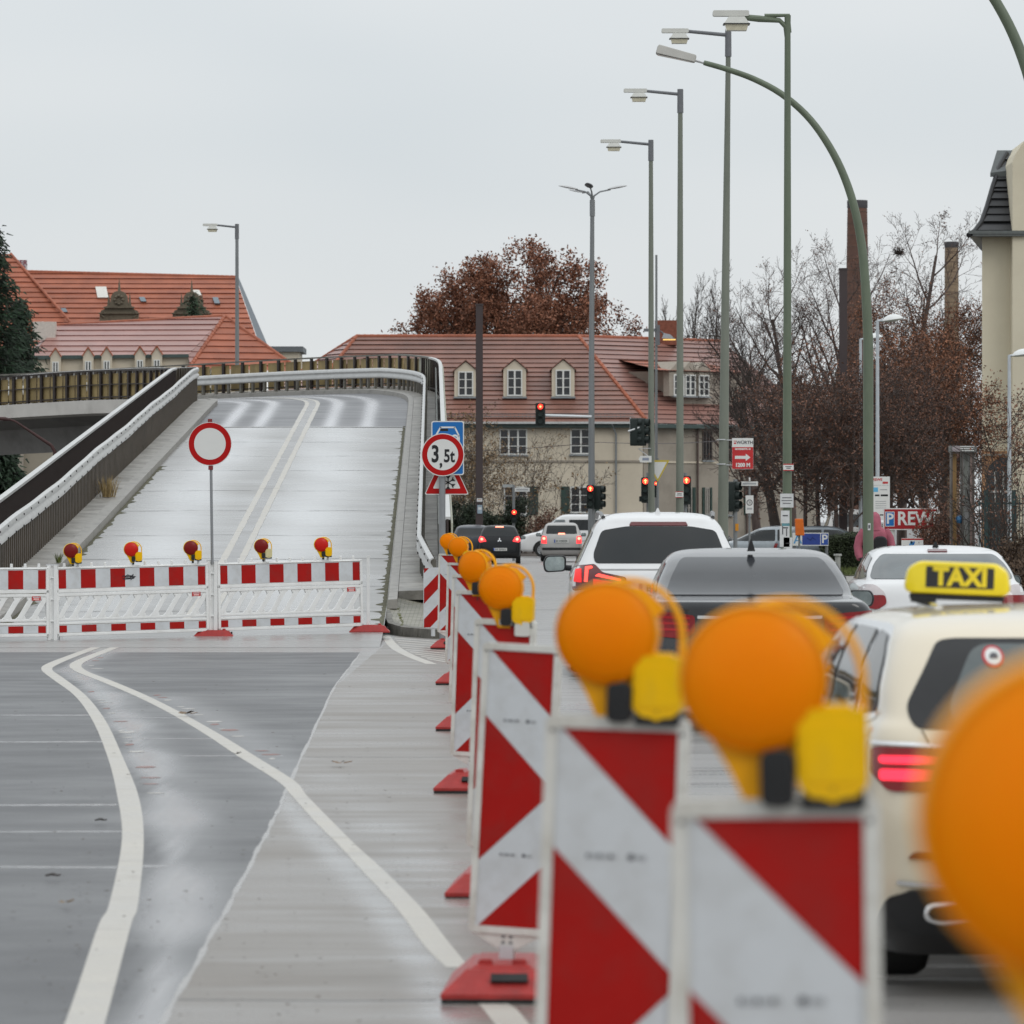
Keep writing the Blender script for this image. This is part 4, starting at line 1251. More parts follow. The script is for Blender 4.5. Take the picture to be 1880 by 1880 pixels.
plate(P1, 1447, 858, .18, .125, 106, [(0,.42,1,.14,1),(0,-.42,1,.12,1),(0,.1,.6,.1,2),(0,-.12,.4,.12,2)], [mSignW, mSignR, mGreyInk], 'notice_plate', -.10)
plate(P3, 1247, 908, .21, .17, 68, [(0,.44,1,.1,1),(0,-.44,1,.1,1),(0,.12,.55,.12,2),(0,-.1,.7,.08,2)], [mSignW, mSignR, mGreyInk], 'notice_plate', -.13)
for x, y, w_, h_, it in ((1444,919,.23,.24,[(0,.2,.7,.06,1),(0,0,.8,.05,1),(0,-.2,.6,.05,1)]),(1441,949,.15,.22,[(0,.1,.6,.1,1)]),(1442,963,.13,.07,[(0,0,1,.7,2)]),(1440,985,.17,.36,[(-.2,.3,.1,.4,1),(.1,.42,.5,.06,1),(.2,.2,.1,.35,1)]),(1446,1000,.15,.25,[(0,.1,.5,.05,1)])):
    plate(P1, x, y, w_, h_, 106, it, [mPaper, mGreyInk, M('paper_teal', (.12,.28,.32), .6)], 'paper_notice', -.098 - .004*(y % 3))
plate(P5, 1595, 967, .05, .13, 100, [(0,0,.6,.5,1)], [mPaper, mGreyInk], 'sticker', -.102)
# red arrow advertising sign on its pole
d = F/79; r = empty('advertising_sign', (XX(1363, d), d-.14, ZZ(833, d)), 'white and red advertising sign with arrow and 1200 M strapped to a lamp post', 'sign')
sw, sh = 39/79, 57/79
mb = MB(); mb.box((0,0,0), (sw, .02, sh), 0)
mb.box((0,-.0115, -sh*.14), (sw*.985,.003, sh*.70), 1)
mb.text('WÜRTH', .105, (sw*.10, -.0125, sh*.355), mi=2, bold=.002, wx=1.0)
mb.box((-sw*.36,-.012, sh*.40), (.055,.003,.03), 1); mb.box((-sw*.36,-.012, sh*.335), (.055,.003,.03), 1); mb.box((-sw*.36,-.0135, sh*.40), (.02,.002,.03), 0)
mb.text('GEWERBESTR. 33', .052, (0, -.0145, sh*.145), mi=0, bold=.0025, wx=.92)
mb.poly([(q[0], -.0145, q[1]-sh*.12) for q in [(-.18,-.035),(.07,-.035),(.07,-.085),(.18,0),(.07,.085),(.07,.035),(-.18,.035)]], 0)
mb.text('1200 M', .12, (0, -.0145, -sh*.37), mi=0, bold=.006, wx=.95)
mb.build('board', [mSignW, M('ad_red', (.50,.030,.032), .45), mGreyInk], r)
mb = MB()
for z in (sh*.44, -sh*.36): mb.box((-.30, .05, z), (.25,.02,.02))
mb.build('bracket', mGalv, r)
# triple-head lamp
d = 190.0; s = F/d; b = Vector((XX(1086, d), d, 0))
r = empty('street_lamp', b, 'grey lamp post with several flat heads spread at its top', 'street lamp')
zt = ZZ(372, d)
mb = MB(); mb.tube([(0,0,0),(0,0,zt*.55),(.03,0,zt)], [.135,.105,.075], 14); mb.cyl((.03,0,zt-.5),(.03,0,zt+.1), .1,.1,12); mb.build('pole', mSteelGrey, r)
for k, (hx, hy, lift) in enumerate(((-1.05, 0, .52), (1.12, 0, .52), (-.12, -.55, .55), (-.6, .5, .42))):
    mb = MB(); mb.tube([(.03,0,zt),(.03+hx*.06,hy*.06,zt+.25),(.03+hx*.25,hy*.25,zt+.40),(.03+hx*.6,hy*.6,zt+lift-.04)], [.04,.035,.03,.028], 8); mb.build('arm', mSteelGrey, r)
    a = Vector((.03+hx*.5, hy*.5, zt+lift-.03)); dv = Vector((hx, hy, 0)).normalized(); e = a+dv*.72+Vector((0,0,.13))
    mb = MB(); side = Vector((-dv.y, dv.x, 0))
    n = 9; vs = []; m_ = 10
    for i in range(n):
        t = i/(n-1); c = a.lerp(e, t); ww = .15*math.sin(math.pi*min(1,max(.05,t*.93+.05)))**.6; hh = ww*.45
        for q in range(m_):
            an = 2*math.pi*q/m_; vs.append(c+side*math.cos(an)*ww+Vector((0,0,1))*math.sin(an)*hh*(1 if math.sin(an) > 0 else .5))
    fs = [(i*m_+q, i*m_+(q+1)%m_, (i+1)*m_+(q+1)%m_, (i+1)*m_+q) for i in range(n-1) for q in range(m_)] + [tuple(range(m_-1,-1,-1)), tuple(range((n-1)*m_, n*m_))]
    mb.add(vs, fs, 0, True); mb.build('lantern', M('flat_lantern', (.5,.5,.5), .4, var=.05) if k != 2 else M('dark_lantern', (.10,.10,.105), .4), r, angle=60)
P7 = r
# slim white lamps with dish heads
def dish_lamp(xb, ytop, s, hx, label):
    d = F/s; b = Vector((XX(xb, d), d, 0)); r = empty('street_lamp', b, label, 'street lamp', 'slim pale lamps with dish heads')
    zt = ZZ(ytop, d)
    mb = MB(); mb.tube([(0,0,0),(0,0,zt)], [.07,.05], 10); mb.tube([(0,0,zt-.02),(hx*.5,0,zt+.0)], .035, 8); mb.build('pole', M('pale_post', (.50,.53,.56), .4, .2, var=.08), r)
    mb = MB(); mb.lathe([(.001,.17),(.10,.155),(.20,.11),(.27,.04),(.29,0),(.27,-.02),(.15,-.05),(.001,-.06)], 20, 0, Matrix.Translation((hx, 0, zt+.02)) @ Matrix.Rotation(R(-8 if hx > 0 else 8), 4, 'Y') @ Matrix.Diagonal((1.15,.8,1,1))); mb.build('dish_head', M('dish_white', (.72,.73,.72), .4, var=.04), r)
dish_lamp(1580, 622, 54, .42, 'slim pale dish lamp half hidden behind the curved green post')
dish_lamp(1611, 588, 60, .47, 'slim pale dish lamp just right of the curved green post')
dish_lamp(1853, 652, 62, .40, 'slim pale dish lamp in front of the tall cream house')
# dark lamp under the viaduct
d = 150.0; b = Vector((XX(101, d), d, 0)); r = empty('street_lamp', b, 'thin dark red lamp post with a slanted arm beneath the viaduct', 'street lamp')
z1 = ZZ(818, d)
mb = MB(); mb.tube([(0,0,0),(0,0,z1-.2),(-.10,0,z1)], [.07,.06,.05], 10); mb.build('pole', M('dark_red_paint', (.055,.022,.02), .5, var=.2), r)
mb = MB(); mb.tube([(-.10,0,z1),(-.3,0,z1+.13),(-1.15,0,z1+.70),(-1.3,0,z1+.75)], [.05,.05,.03,.03], 8); mb.build('arm', MATS['dark_red_paint'], r)
mb = MB(); mb.tube([(-1.28,0,z1+.75),(-1.45,0,z1+.77),(-1.75,0,z1+.80)], [.03,.06,.04], 8); mb.build('lantern', MATS['dark_red_paint'], r)
# brown catenary masts and a thin pole
def mast(x, ytop, s, w_, label, mat, name='tram_mast', cat='mast', stickers=False):
    d = F/s; r = empty(name, (XX(x, d), d, 0), label, cat, 'brown tram masts' if name == 'tram_mast' else None)
    zt = ZZ(ytop, d); mb = MB(); t = w_
    if name == 'tram_mast':
        mb.box((0,-t*.45,zt/2), (t,t*.12,zt)); mb.box((0,t*.45,zt/2), (t,t*.12,zt)); mb.box((0,0,zt/2), (t*.86,t*.78,zt)); mb.box((0,0,zt+.02), (t*1.15,t*1.15,.06))
    else: mb.cyl((0,0,0),(0,0,zt), w_/2, w_*.35, 10)
    mb.build('shaft', mat, r)
    if stickers:
        plate(r, x+.5, 918, .22, .14, s, [(0,.1,.6,.2,1)], [mPaper, M('sticker_orange', (.45,.2,.1), .6)], 'sticker', -t*.62)
        plate(r, x+1, 935, .2, .35, s, [(0,.1,.7,.3,1)], [M('poster_blue', (.30,.38,.45), .6), mPaper], 'poster', -t*.62)
    return r
mMast = M('brown_mast_paint', (.060,.045,.045), .5, var=.12, scale=2, stretch=(1,1,.3))
mast(880, 560, 45, .29, 'brown tram mast rising in front of the red-roofed dormers', mMast, stickers=True)
mast(1548, 495, 52, .27, 'brown tram mast among the bare trees left of the curved green post', mMast)
r = mast(1205, 468, 46, .13, 'thin grey mast carrying a small lit lamp above the roof ridge', mSteelGrey, 'thin_mast', 'mast')
z = ZZ(606, F/46); mb = MB(); mb.box((-.25,0,z), (.5,.2,.12)); mb.tube([(0,0,z+.05),(.25,0,z-.1),(.35,0,z-.35)], .03, 6); mb.box((.06,0,z-.2),(.16,.2,.8)); mb.build('fitting', mSleeve, r)
mb = MB(); mb.prism([(.22,z-.33),(.75,z-.36),(.55,z-.18),(.30,z-.12)], -.15, .15, 'y'); hd = mb.build('lamp_head', M('lamp_shade_grey', (.4,.42,.45), .4), r)
mb = MB(); mb.box((.52,0,z-.385), (.5,.24,.03)); mb.build('lit_tube', M('lit_tube', (.9,.6,.2), .4, emit=(1,.6,.15), es=1.2), hd)

# ------------------------------------------------------------------ traffic lights
mSigG = M('signal_green_black', (.018,.026,.024), .5, var=.2)
mLit = M('lit_red', (.6,.03,.02), .3, emit=(1.0,.05,.03), es=2.2)
mHot = M('lit_red_core', (1,.5,.2), .3, emit=(1.0,.42,.12), es=3.4)
mOff = M('unlit_lens', (.03,.05,.045), .25)
def signal_head(r, x, z, y=0, w_=.27, n=3, lit=True, arrow=True, facing=-1, turn=0, name='signal_head'):
    h = n*.26+.06
    mb = MB(); mb.rbox((0,0,-h/2+.03), (w_,.22,h), .05, 0)
    for k in range(n):
        zc = -.13-k*.26+.03
        mb.tube([(0,-.11,zc),(0,-.24,zc)], [.115,.115], 16, 0, False)
    hd = mb.build(name, mSigG, r, loc=(x, y, z), rot=(0,0,R(turn)))
    mb = MB(); mb2 = MB()
    for k in range(n):
        zc = -.13-k*.26+.03
        m_ = 1 if (k == 0 and lit) else 0
        mb.add([(.10*math.cos(2*math.pi*q/18), -.118, zc+.10*math.sin(2*math.pi*q/18)) for q in range(18)], [tuple(range(18))], m_)
        if m_:
            if arrow: mb.poly([(q[0], -.121, zc+q[1]) for q in [(-.018,-.07),(.018,-.07),(.018,.01),(.06,.0),(0,.075),(-.06,0),(-.018,.01)]], 2)
            else: mb.add([(.035*math.cos(2*math.pi*q/12), -.121, zc+.035*math.sin(2*math.pi*q/12)) for q in range(12)], [tuple(range(12))], 2)
    mb.build('lens', [mOff, mLit, mHot], hd)
    return hd
TG = 'traffic lights at the crossing'
def signal_post(x, ytop_pole, s, label):
    d = F/s; r = empty('traffic_light', (XX(x, d), d, 0), label, 'traffic light', TG)
    mb = MB(); mb.cyl((0,0,0),(0,0,ZZ(ytop_pole, d)), .06,.06,10); mb.build('pole', mSteelGrey, r)
    return r
# overhead signal on arm from the grey lamp post
d = 189.0; s = F/d
r = empty('traffic_light', (XX(1086, d), d, ZZ(765, d)), 'red overhead traffic light hanging at the end of a thin arm before the dormer roof', 'traffic light', TG)
mb = MB(); mb.tube([(0,0,.0),(XX(992,d)-XX(1086,d), -.1, .05)], .05, 8); mb.build('arm', mGalv, r)
hd = signal_head(r, XX(992,d)-XX(1086,d), .46, -.25, .36, 3, True, False)
r = signal_post(1090, 882, 52, 'red arrow traffic light at the foot of the grey lamp post with several heads')
signal_head(r, -.12, ZZ(892, F/52)-0, -.08, turn=0); signal_head(r, .17, ZZ(893, F/52), 0, turn=70, lit=False)
r = signal_post(1190, 868, 56, 'red arrow traffic light at the foot of the shortest grey-green lamp post')
signal_head(r, -.10, ZZ(878, F/56), -.22); mb = MB(); mb.box((-.22,-.2,ZZ(916,F/56)), (.16,.14,.17)); mb.build('push_button_box', mSigG, r)
d = F/60; r = empty('give_way_sign', (XX(1208, d), d+.3, ZZ(865, d)), 'white triangle sign with yellow edge pointing down, half behind a lamp post', 'road sign')
mb = MB(); mb.prism([(-.36,.34),(.36,.34),(0,-.34)], 0, .02, 'y', (0,0,0), 0); mb.prism([(-.28,.285),(.28,.285),(0,-.24)], -.003, 0, 'y', (0,0,0), 1); mb.build('plate', [M('sign_yellow', (.55,.42,.06), .45), mSignW], r)
mb = MB(); mb.cyl((0,.05,.4),(0,.05,-r.location.z), .04,.04,8); mb.build('post', mSteelGrey, r)
r = signal_post(1207, 875, 50, 'small red traffic light beside the yellow-edged triangle sign')
signal_head(r, -.05, ZZ(884, F/50), -.08, w_=.2, arrow=False).scale = (.72,.72,.72)
r = signal_post(1258, 868, 62, 'red arrow traffic light right beside the post with the small notice')
signal_head(r, .03, ZZ(876, F/62), -.1)
r = signal_post(943, 890, 44, 'small red pedestrian light on the pole with white street name plates')
signal_head(r, .02, ZZ(936, F/44), -.1, w_=.24, n=2, arrow=False)
d = F/44
mb = MB(); mb.box((-.25,-.04,ZZ(892,d)), (.42,.02,.12)); mb.build('name_plate', M('plate_grey', (.35,.37,.37), .5), r)
mb = MB(); mb.box((.36,-.04,ZZ(899,d)), (.62,.02,.16), 0); mb.box((.36,-.052,ZZ(899,d)), (.5,.002,.07), 1); mb.build('name_plate', [mSignW, mInkL], r)
r = signal_post(1350, 880, 66, 'dark side-facing traffic light beside the zone sign, small orange light below')
signal_head(r, -.06, ZZ(886, F/66), 0, turn=60, lit=False); 
mb = MB(); mb.rbox((.04,-.1,ZZ(968,F/66)), (.09,.05,.2), .02, 0); mb.build('push_button_box', M('button_orange', (.6,.25,.02), .5), r)
# mast-arm signals seen from the side
d = F/60; r = empty('traffic_light', (XX(1190, d), d-.2, ZZ(785, d)), 'dark cluster of side-facing overhead signals left of the shortest lamp post', 'traffic light', TG)
mb = MB(); mb.tube([(0,0,.1),(XX(1153,d)-XX(1190,d), -.1, -.12)], .03, 8); mb.cyl((-.55,0,-.4),(-.55,0,.3),.02,.02,6); mb.build('arm', mGalv, r)
for q in (-.42, -.2): signal_head(r, q, .25, .05, turn=75, lit=False)
# white direction sign, street names, zone sign
d = F/60; r = empty('direction_sign', (XX(1184, d), d-.16, ZZ(843, d)), 'small white arrow-shaped direction sign left of the shortest lamp post', 'direction sign')
mb = MB(); mb.prism([(.2,.1),(-.14,.1),(-.2,0.0),(-.14,-.1),(.2,-.1)], -.012, .012, 'y', (0,0,0), 0); mb.box((.02,-.0135,0), (.2,.002,.08), 1); mb.build('board', [mSignW, M('ink_blue', (.25,.28,.36), .6)], r)
mb = MB(); mb.cyl((.2,.04,0),(-.2,.04,.32),.015,.015,6); mb.box((.0,.04,.33),(.36,.02,.02)); mb.build('bracket', mGalv, r)
d = F/66; b = Vector((XX(1376, d), d, 0)); r = empty('zone_sign', b, 'white speed zone sign with black ring under white street name plates', 'road sign')
mb = MB(); mb.cyl((0,0,0),(0,0,ZZ(880,d)),.03,.03,8); mb.build('post', mSteelGrey, r)
mb = MB(); cz = ZZ(926, d); mb.box((0,-.045,cz), (.22,.015,.50), 0); ring(mb, .085,.062,-.0545,1,28,cz+.05); mb.text('30', .09, (0,-.0545,cz+.05), mi=1, wx=.8); mb.box((0,-.0545,cz-.12), (.14,.002,.05), 2); mb.build('zone_plate', [mSignW, mGreyInk, mInkL], r)
mb = MB(); mb.box((0,-.045,ZZ(888,d)), (.46,.015,.12), 0); mb.box((0,-.054,ZZ(888,d)), (.38,.002,.05), 1); mb.box((0,.0,ZZ(880,d)), (.03,.46,.1), 0); mb.build('name_plate', [mSignW, mInkL], r)
# overhead wires
for (x0,y0,d0,x1,y1,d1,lb) in ((1100,812,210,1560,770,175,'thin overhead wire crossing in front of the shaded house wing'),(560,814,215,1100,812,210,'thin overhead wire across the cream house front')):
    a = P(x0,y0,d0); b = P(x1,y1,d1); mb = MB(); n = 10
    mb.tube([a.lerp(b, k/n)-Vector((0,0,.35*math.sin(math.pi*k/n))) for k in range(n+1)], .012, 4)
    tag(mb.build('overhead_wire', mMast), lb, 'wire')
# ------------------------------------------------------------------ shop signs at the right
def board_sign(name, x, y, w_, h_, s, label, cat='sign', posts=(-.4,.4), postm=None):
    d = F/s; r = empty(name, (XX(x, d), d, 0), label, cat); z = ZZ(y, d)
    mb = MB()
    for q in posts: mb.cyl((q*w_, .05, 0), (q*w_, .05, z+h_*.5), .05, .05, 10)
    if posts: mb.build('posts', postm or mPost, r)
    return r, z
s = 78; r, z = board_sign('parking_sign', 1672, 953, 96/s, 40/s, s, 'red parking sign with a blue P field and white capital letters behind the twigs', posts=(-.34,.36), postm=M('white_post', (.6,.6,.58), .5))
W_, H_ = 100/s, 40/s
mb = MB(); mb.box((0,0,z), (W_,.06,H_), 0); mb.box((0,-.032,z), (W_*.97,.004,H_*.9), 1)
mb.box((-W_*.385,-.036,z), (W_*.17,.004,H_*.68), 0); mb.box((-W_*.385,-.039,z), (W_*.15,.003,H_*.62), 2); mb.text('P', H_*.66, (-W_*.385,-.0415,z), mi=0, bold=.008)
mb.text('REWE', H_*.86, (W_*.15,-.036,z), mi=0, bold=.011, wx=.88)
mb.build('board', [mSignW, M('market_red', (.34,.016,.02), .4), mSignB], r)
s = 76; r, z = board_sign('info_board', 1617, 915, 30/s, 80/s, s, 'tall white parking rules board behind the person in pink', posts=(-.45,.45))
W_, H_ = 33/s, 80/s
mb = MB(); mb.box((0,0,z), (W_,.03,H_), 0)
mb.text('REWE', .085, (-W_*.18,-.018,z+H_*.43), mi=1, bold=.002); mb.box((W_*.25,-.0165,z+H_*.36), (W_*.3,.002,.05), 1); mb.box((0,-.0165,z+H_*.30), (W_*.9,.002,.006), 2)
mb.box((-W_*.28,-.0165,z+H_*.20), (W_*.25,.002,W_*.25), 3); mb.box((W_*.15,-.0165,z+H_*.2), (W_*.4,.002,.02), 2); mb.box((-W_*.2,-.0165,z+H_*.07), (W_*.25,.002,.04), 4); mb.box((W_*.2,-.0165,z+H_*.07), (W_*.4,.002,.045), 4)
for k in range(4): mb.box((0,-.0165,z-H_*(.07+.05*k)), (W_*.6,.002,.014), 2)
ring(mb, .06, 0.001, -.0165, 5, 20, z-H_*.38, -W_*.28); mb.box((W_*.15,-.0165,z-H_*.38), (W_*.4,.002,.03), 4)
mb.build('board', [mSignW, M('market_red_ink', (.5,.05,.05), .5), mInkL, M('sign_sky', (.12,.4,.62), .5), mBlack, M('sign_purple', (.25,.06,.2), .5)], r)
s = 61; r, z = board_sign('parking_sign', 1488, 990, 66/s, 24/s, s, 'low blue and white parking sign with a letter A mark and a P', posts=(-.45,.45), postm=mSleeve)
W_, H_ = 66/s, 24/s
mb = MB(); mb.box((0,0,z), (W_,.05,H_), 0); mb.box((W_*.02,-.027,z), (W_*.5,.004,H_*.86), 1); mb.box((W_*.39,-.027,z), (W_*.2,.004,H_*.86), 2); mb.text('P', H_*.9, (W_*.39,-.030,z), mi=3, bold=.008)
line(mb, [(-W_*.45, z-H_*.3), (-W_*.36, z+H_*.33), (-W_*.26, z-H_*.3)], .045, -.0275, 4); line(mb, [(-W_*.42, z-H_*.1), (-W_*.30, z-H_*.1)], .035, -.0278, 4)
line(mb, [(-W_*.1, z+.04), (0, z-.03), (W_*.05, z+.05), (W_*.14, z-.02)], .02, -.0295, 5)
mb.build('board', [mSignW, M('deep_blue', (.03,.06,.28), .4), M('p_blue', (.03,.08,.34), .4), mSignW, M('a_blue', (.1,.3,.55), .4), M('scribble_blue', (.01,.02,.1), .6)], r)
s = 80; r, z = board_sign('shop_poster', 1675, 1003, 34/s, 26/s, s, 'white poster with blue mark and red edge below the red parking sign', posts=(0,))
mb = MB(); mb.box((0,0,z), (40/s,.03,30/s), 0); mb.box((0,-.017,z+13/s), (40/s,.003,2.5/s), 1); line(mb, [(-.13,z-.13),(-.02,z+.10),(.07,z-.13)], .05, -.0175, 2); line(mb, [(-.05,z-.13),(.04,z+.10)], .04, -.0178, 3)
mb.build('board', [mSignW, mSignR, M('a_blue', (.1,.3,.55), .4), mSignB], r)
# advertising column / billboard seen edge-on
s = 80; d = F/s; r = empty('billboard', (XX(1767, d), d, 0), 'tall narrow billboard case seen nearly edge-on, wooden side strip and a pale figure poster', 'billboard')
z0, z1 = ZZ(1010, d), ZZ(830, d)
mb = MB(); mb.box((-.02,.0,(z1)/2), (.02,.5,z1), 0); mb.box((-.26,0,z1/2), (.035,.45,z1),0); mb.box((.24,0,z1/2), (.05,.3,z1), 0); mb.build('frame', M('billboard_frame', (.10,.085,.075), .5, var=.2), r)
mb = MB(); mb.box((-.19,-.05,z1/2), (.09,.1,z1)); mb.build('side_strip', M('plywood', (.36,.22,.09), .6, var=.2, scale=4, stretch=(4,4,.5)), r)
mb = MB(); mb.box((.19,-.08,z1/2), (.05,.1,z1)); mb.build('side_trim', M('rose_metal', (.26,.19,.17), .5), r)
mb = MB(); mb.box((.06,-.04,z1/2), (.21,.06,z1)); mb.build('poster', M('poster_grey', (.20,.21,.19), .35, var=.5, scale=2.2, stretch=(6,1,.9), dirt=(.5,.48,.5), dscale=1.6, damt=.9), r)
mb = MB(); mb.lathe([(.001,.1),(.08,.05),(.09,-.02),(.05,-.09),(.001,-.1)], 14, 0, Matrix.Translation((-.08,-.12,ZZ(953,d)))); mb.build('blue_ball', M('ball_blue', (.06,.2,.4), .4), r)
mb = MB()
mb.box((0,-.03,z1+.07), (.60,.55,.15), 0)
for k in range(3): mb.box((.08,-.31,z1+.03+.045*k), (.32,.012,.016), 1)
mb.box((-.17,-.31,z1+.07), (.18,.01,.12), 2)
mb.build('head_box', [M('box_grey', (.16,.16,.155), .5), mSignW, M('box_mauve', (.3,.26,.27), .5)], r)
# bollard
d = 160; r = empty('bollard', (XX(1538, d), 160, .1), 'short pale grey bollard with flat cap on the grass before the hedge', 'bollard')
mb = MB(); mb.cyl((0,0,0),(0,0,.5),.085,.085,16); mb.cyl((0,0,.5),(0,0,.56),.13,.12,16); mb.build('body', M('bollard_grey', (.38,.38,.36), .5, var=.1), r)
# orange litter bin
s = 62; d = F/s; r = empty('litter_bin', (XX(1468, d), d, 0), 'orange litter bin behind the papered lamp post', 'litter bin')
mb = MB(); z = ZZ(966, d); mb.add([(-.12,-.12,z-.28),(.14,-.12,z-.28),(.14,.12,z-.28),(-.12,.12,z-.28),(-.14,-.14,z+.22),(.10,-.14,z+.22),(.10,.14,z+.22),(-.14,.14,z+.22)], [(3,2,1,0),(4,5,6,7),(0,1,5,4),(1,2,6,5),(2,3,7,6),(3,0,4,7)]); mb.build('bin', M('bin_orange', (.72,.16,.02), .45), r, bevel=.02)
mb = MB(); mb.cyl((0,.15,0),(0,.15,z+.1),.03,.03,8); mb.build('post', mSteelGrey, r)
# green mesh fence at the right
s = 82; d = F/s; r = empty('fence', (XX(1845, d), d, 0), 'dark green bar fence behind the shrubs before the cream house', 'fence')
zt = ZZ(908, d)
mb = MB(); x = XX(1798, d)-r.location.x
while x < XX(1960, d)-r.location.x:
    mb.box((x, 0, zt/2), (.018,.02,zt)); x += .075
for z in (.25, zt-.2): mb.box((.5,0,z), (2.2,.03,.04))
mb.build('bars', M('fence_green', (.022,.045,.045), .5, var=.2), r)['kind'] = 'stuff'
for q in (-.42, .2, .85, 1.4):
    mb = MB(); mb.box((q,0,zt/2+.05), (.09,.09,zt+.1)); mb.build('post', MATS['fence_green'], r)
# fallen leaves and twigs on the road
def leaf(x, y, w_, col, label, seed, twig=False):
    p = G(x, y, .02); rng = random.Random(seed); mb = MB()
    if twig:
        mb.tube([(-w_*.6,0,.006),(-w_*.1,.01,.012),(w_*.4,-.01,.008),(w_*.6,.01,.01)], [.004,.006,.005,.003], 5)
        mb.tube([(-w_*.1,.01,.012),(w_*.1,.06,.015)], [.004,.002], 4)
    else:
        n = 11; pts = []
        for k in range(n):
            a = 2*math.pi*k/n; r_ = w_*(.5 if k % 2 else .32)*rng.uniform(.7,1.2)
            pts.append((math.cos(a)*r_, math.sin(a)*r_*1.4, .008+.035*w_/.2*abs(math.cos(a))**2*rng.uniform(.5,1.4)))
        mb.add([(0,0,.008)]+pts, [(0,k+1,(k+1) % n+1) for k in range(n)])
        mb.tube([(w_*.3,0,.01),(w_*.75,.02,.02)], [.004,.003], 5)
    o = mb.build('twig' if twig else 'fallen_leaf', M('leaf_'+str(seed), col, .6, var=.3, scale=30)); o.location = p; o.rotation_euler = (0,0,rng.uniform(-.4,.4))
    tag(o, label, 'twig' if twig else 'leaf')
leaf(622, 1403, .12, (.17,.10,.05), 'curled brown leaf on the pale concrete strip left of the red feet', 31)
leaf(118, 1660, .05, (.20,.13,.06), 'small tan leaf on the asphalt near the bottom left, below the twig', 32)
leaf(97, 1610, .06, (.04,.03,.025), 'dark twig on the asphalt left of the curved white line, above the tan leaf', 33, True)
leaf(185, 1508, .055, (.04,.035,.03), 'thin dark twig lying beside the bend of the left white line', 34, True)
leaf(342, 1312, .13, (.18,.12,.07), 'pale brown leaf beside the right white line near the middle of the asphalt', 35)
leaf(432, 1386, .06, (.06,.05,.04), 'small dark leaf touching the right white line', 36)
rng = random.Random(77); mb = MB()
for k in range(260):
    x = rng.uniform(20, 830); y = 1230+650*rng.random()**.9
    p = G(x, y, .02); q = rng.uniform(.003,.012)*(1+(p.y-17)/40); a = rng.uniform(0,3)
    mb.add([p+Vector((math.cos(a+b)*q*(1.3 if i % 2 else .7), math.sin(a+b)*q*1.6, .002+.004*rng.random())) for i, b in enumerate((0,1.2,2.1,3.3,4.6))], [(0,1,2,3,4)])
tag(mb.build('leaf_litter', M('litter', (.07,.055,.04), .7, var=.4, scale=3)), kind='stuff')
# ------------------------------------------------------------------ cars
mCarW = M('car_white', (.70,.70,.70), .32, var=.02, scale=2, coat=.8, dirt=(.5,.49,.47), dscale=1.5, damt=.2)
mCarK = M('car_black', (.008,.009,.011), .35, var=.15, scale=2, coat=.25, spec=.25)
mCarDG = M('car_dark_grey', (.016,.017,.020), .22, var=.1, scale=2, coat=.7, dirt=(.05,.05,.05), dscale=2, damt=.4)
mCarSil = M('car_silver', (.40,.385,.37), .32, .5, var=.05, scale=2, coat=.8)
mCarCream = M('taxi_cream', (.70,.615,.47), .34, var=.02, scale=2, coat=.8)
mCarDB = M('car_dark_blue', (.02,.024,.035), .3, .2, var=.1, coat=.3)
mCarGr = M('car_grey_blue', (.12,.14,.16), .3, .3, var=.1, coat=.8)
mWin = M('car_glass', (.010,.012,.013), .05, var=.2, scale=2, spec=.42)
mWinS = M('car_glass_pale', (.06,.075,.08), .05, var=.35, scale=2.0, spec=.6, coat=.4)
mTrim = M('car_trim_black', (.018,.018,.019), .42, var=.2)
mChrome = M('chrome', (.75,.75,.75), .12, 1.0, var=.02)
mTail = M('tail_red', (.22,.006,.008), .16, var=.15, scale=12, coat=.15, spec=.3)
mTailDk = M('tail_dark', (.10,.006,.008), .12, var=.15, coat=.7)
mTailLit = M('tail_lit', (.6,.02,.02), .2, emit=(1,.045,.05), es=1.6)
mTailHot = M('tail_hot', (.9,.3,.2), .2, emit=(1,.25,.16), es=3.0)
mTailPink = M('tail_lit_pink', (.8,.05,.09), .2, emit=(1,.018,.045), es=1.5)
mTailClr = M('tail_clear', (.55,.50,.50), .15, coat=.6)
mTyre = M('tyre', (.018,.018,.018), .7, var=.2)
mRim = M('rim_alloy', (.38,.39,.40), .3, .8, var=.1)
mPlateW = M('plate_white', (.62,.62,.60), .4, var=.03)
mUnder = M('underbody', (.012,.012,.012), .8)
def pchip(xs, ys, n):
    m = len(xs); h = [xs[i+1]-xs[i] for i in range(m-1)]; dl = [(ys[i+1]-ys[i])/h[i] for i in range(m-1)]
    s = [dl[0]] + [0 if dl[i-1]*dl[i] <= 0 else 2*dl[i-1]*dl[i]/(dl[i-1]+dl[i]) for i in range(1, m-1)] + [dl[-1]]
    out = []
    for i in range(m-1):
        for k in range(n):
            t = k/n
            out.append((2*t**3-3*t*t+1)*ys[i]+(t**3-2*t*t+t)*h[i]*s[i]+(-2*t**3+3*t*t)*ys[i+1]+(t**3-t*t)*h[i]*s[i+1])
    out.append(ys[-1]); return out
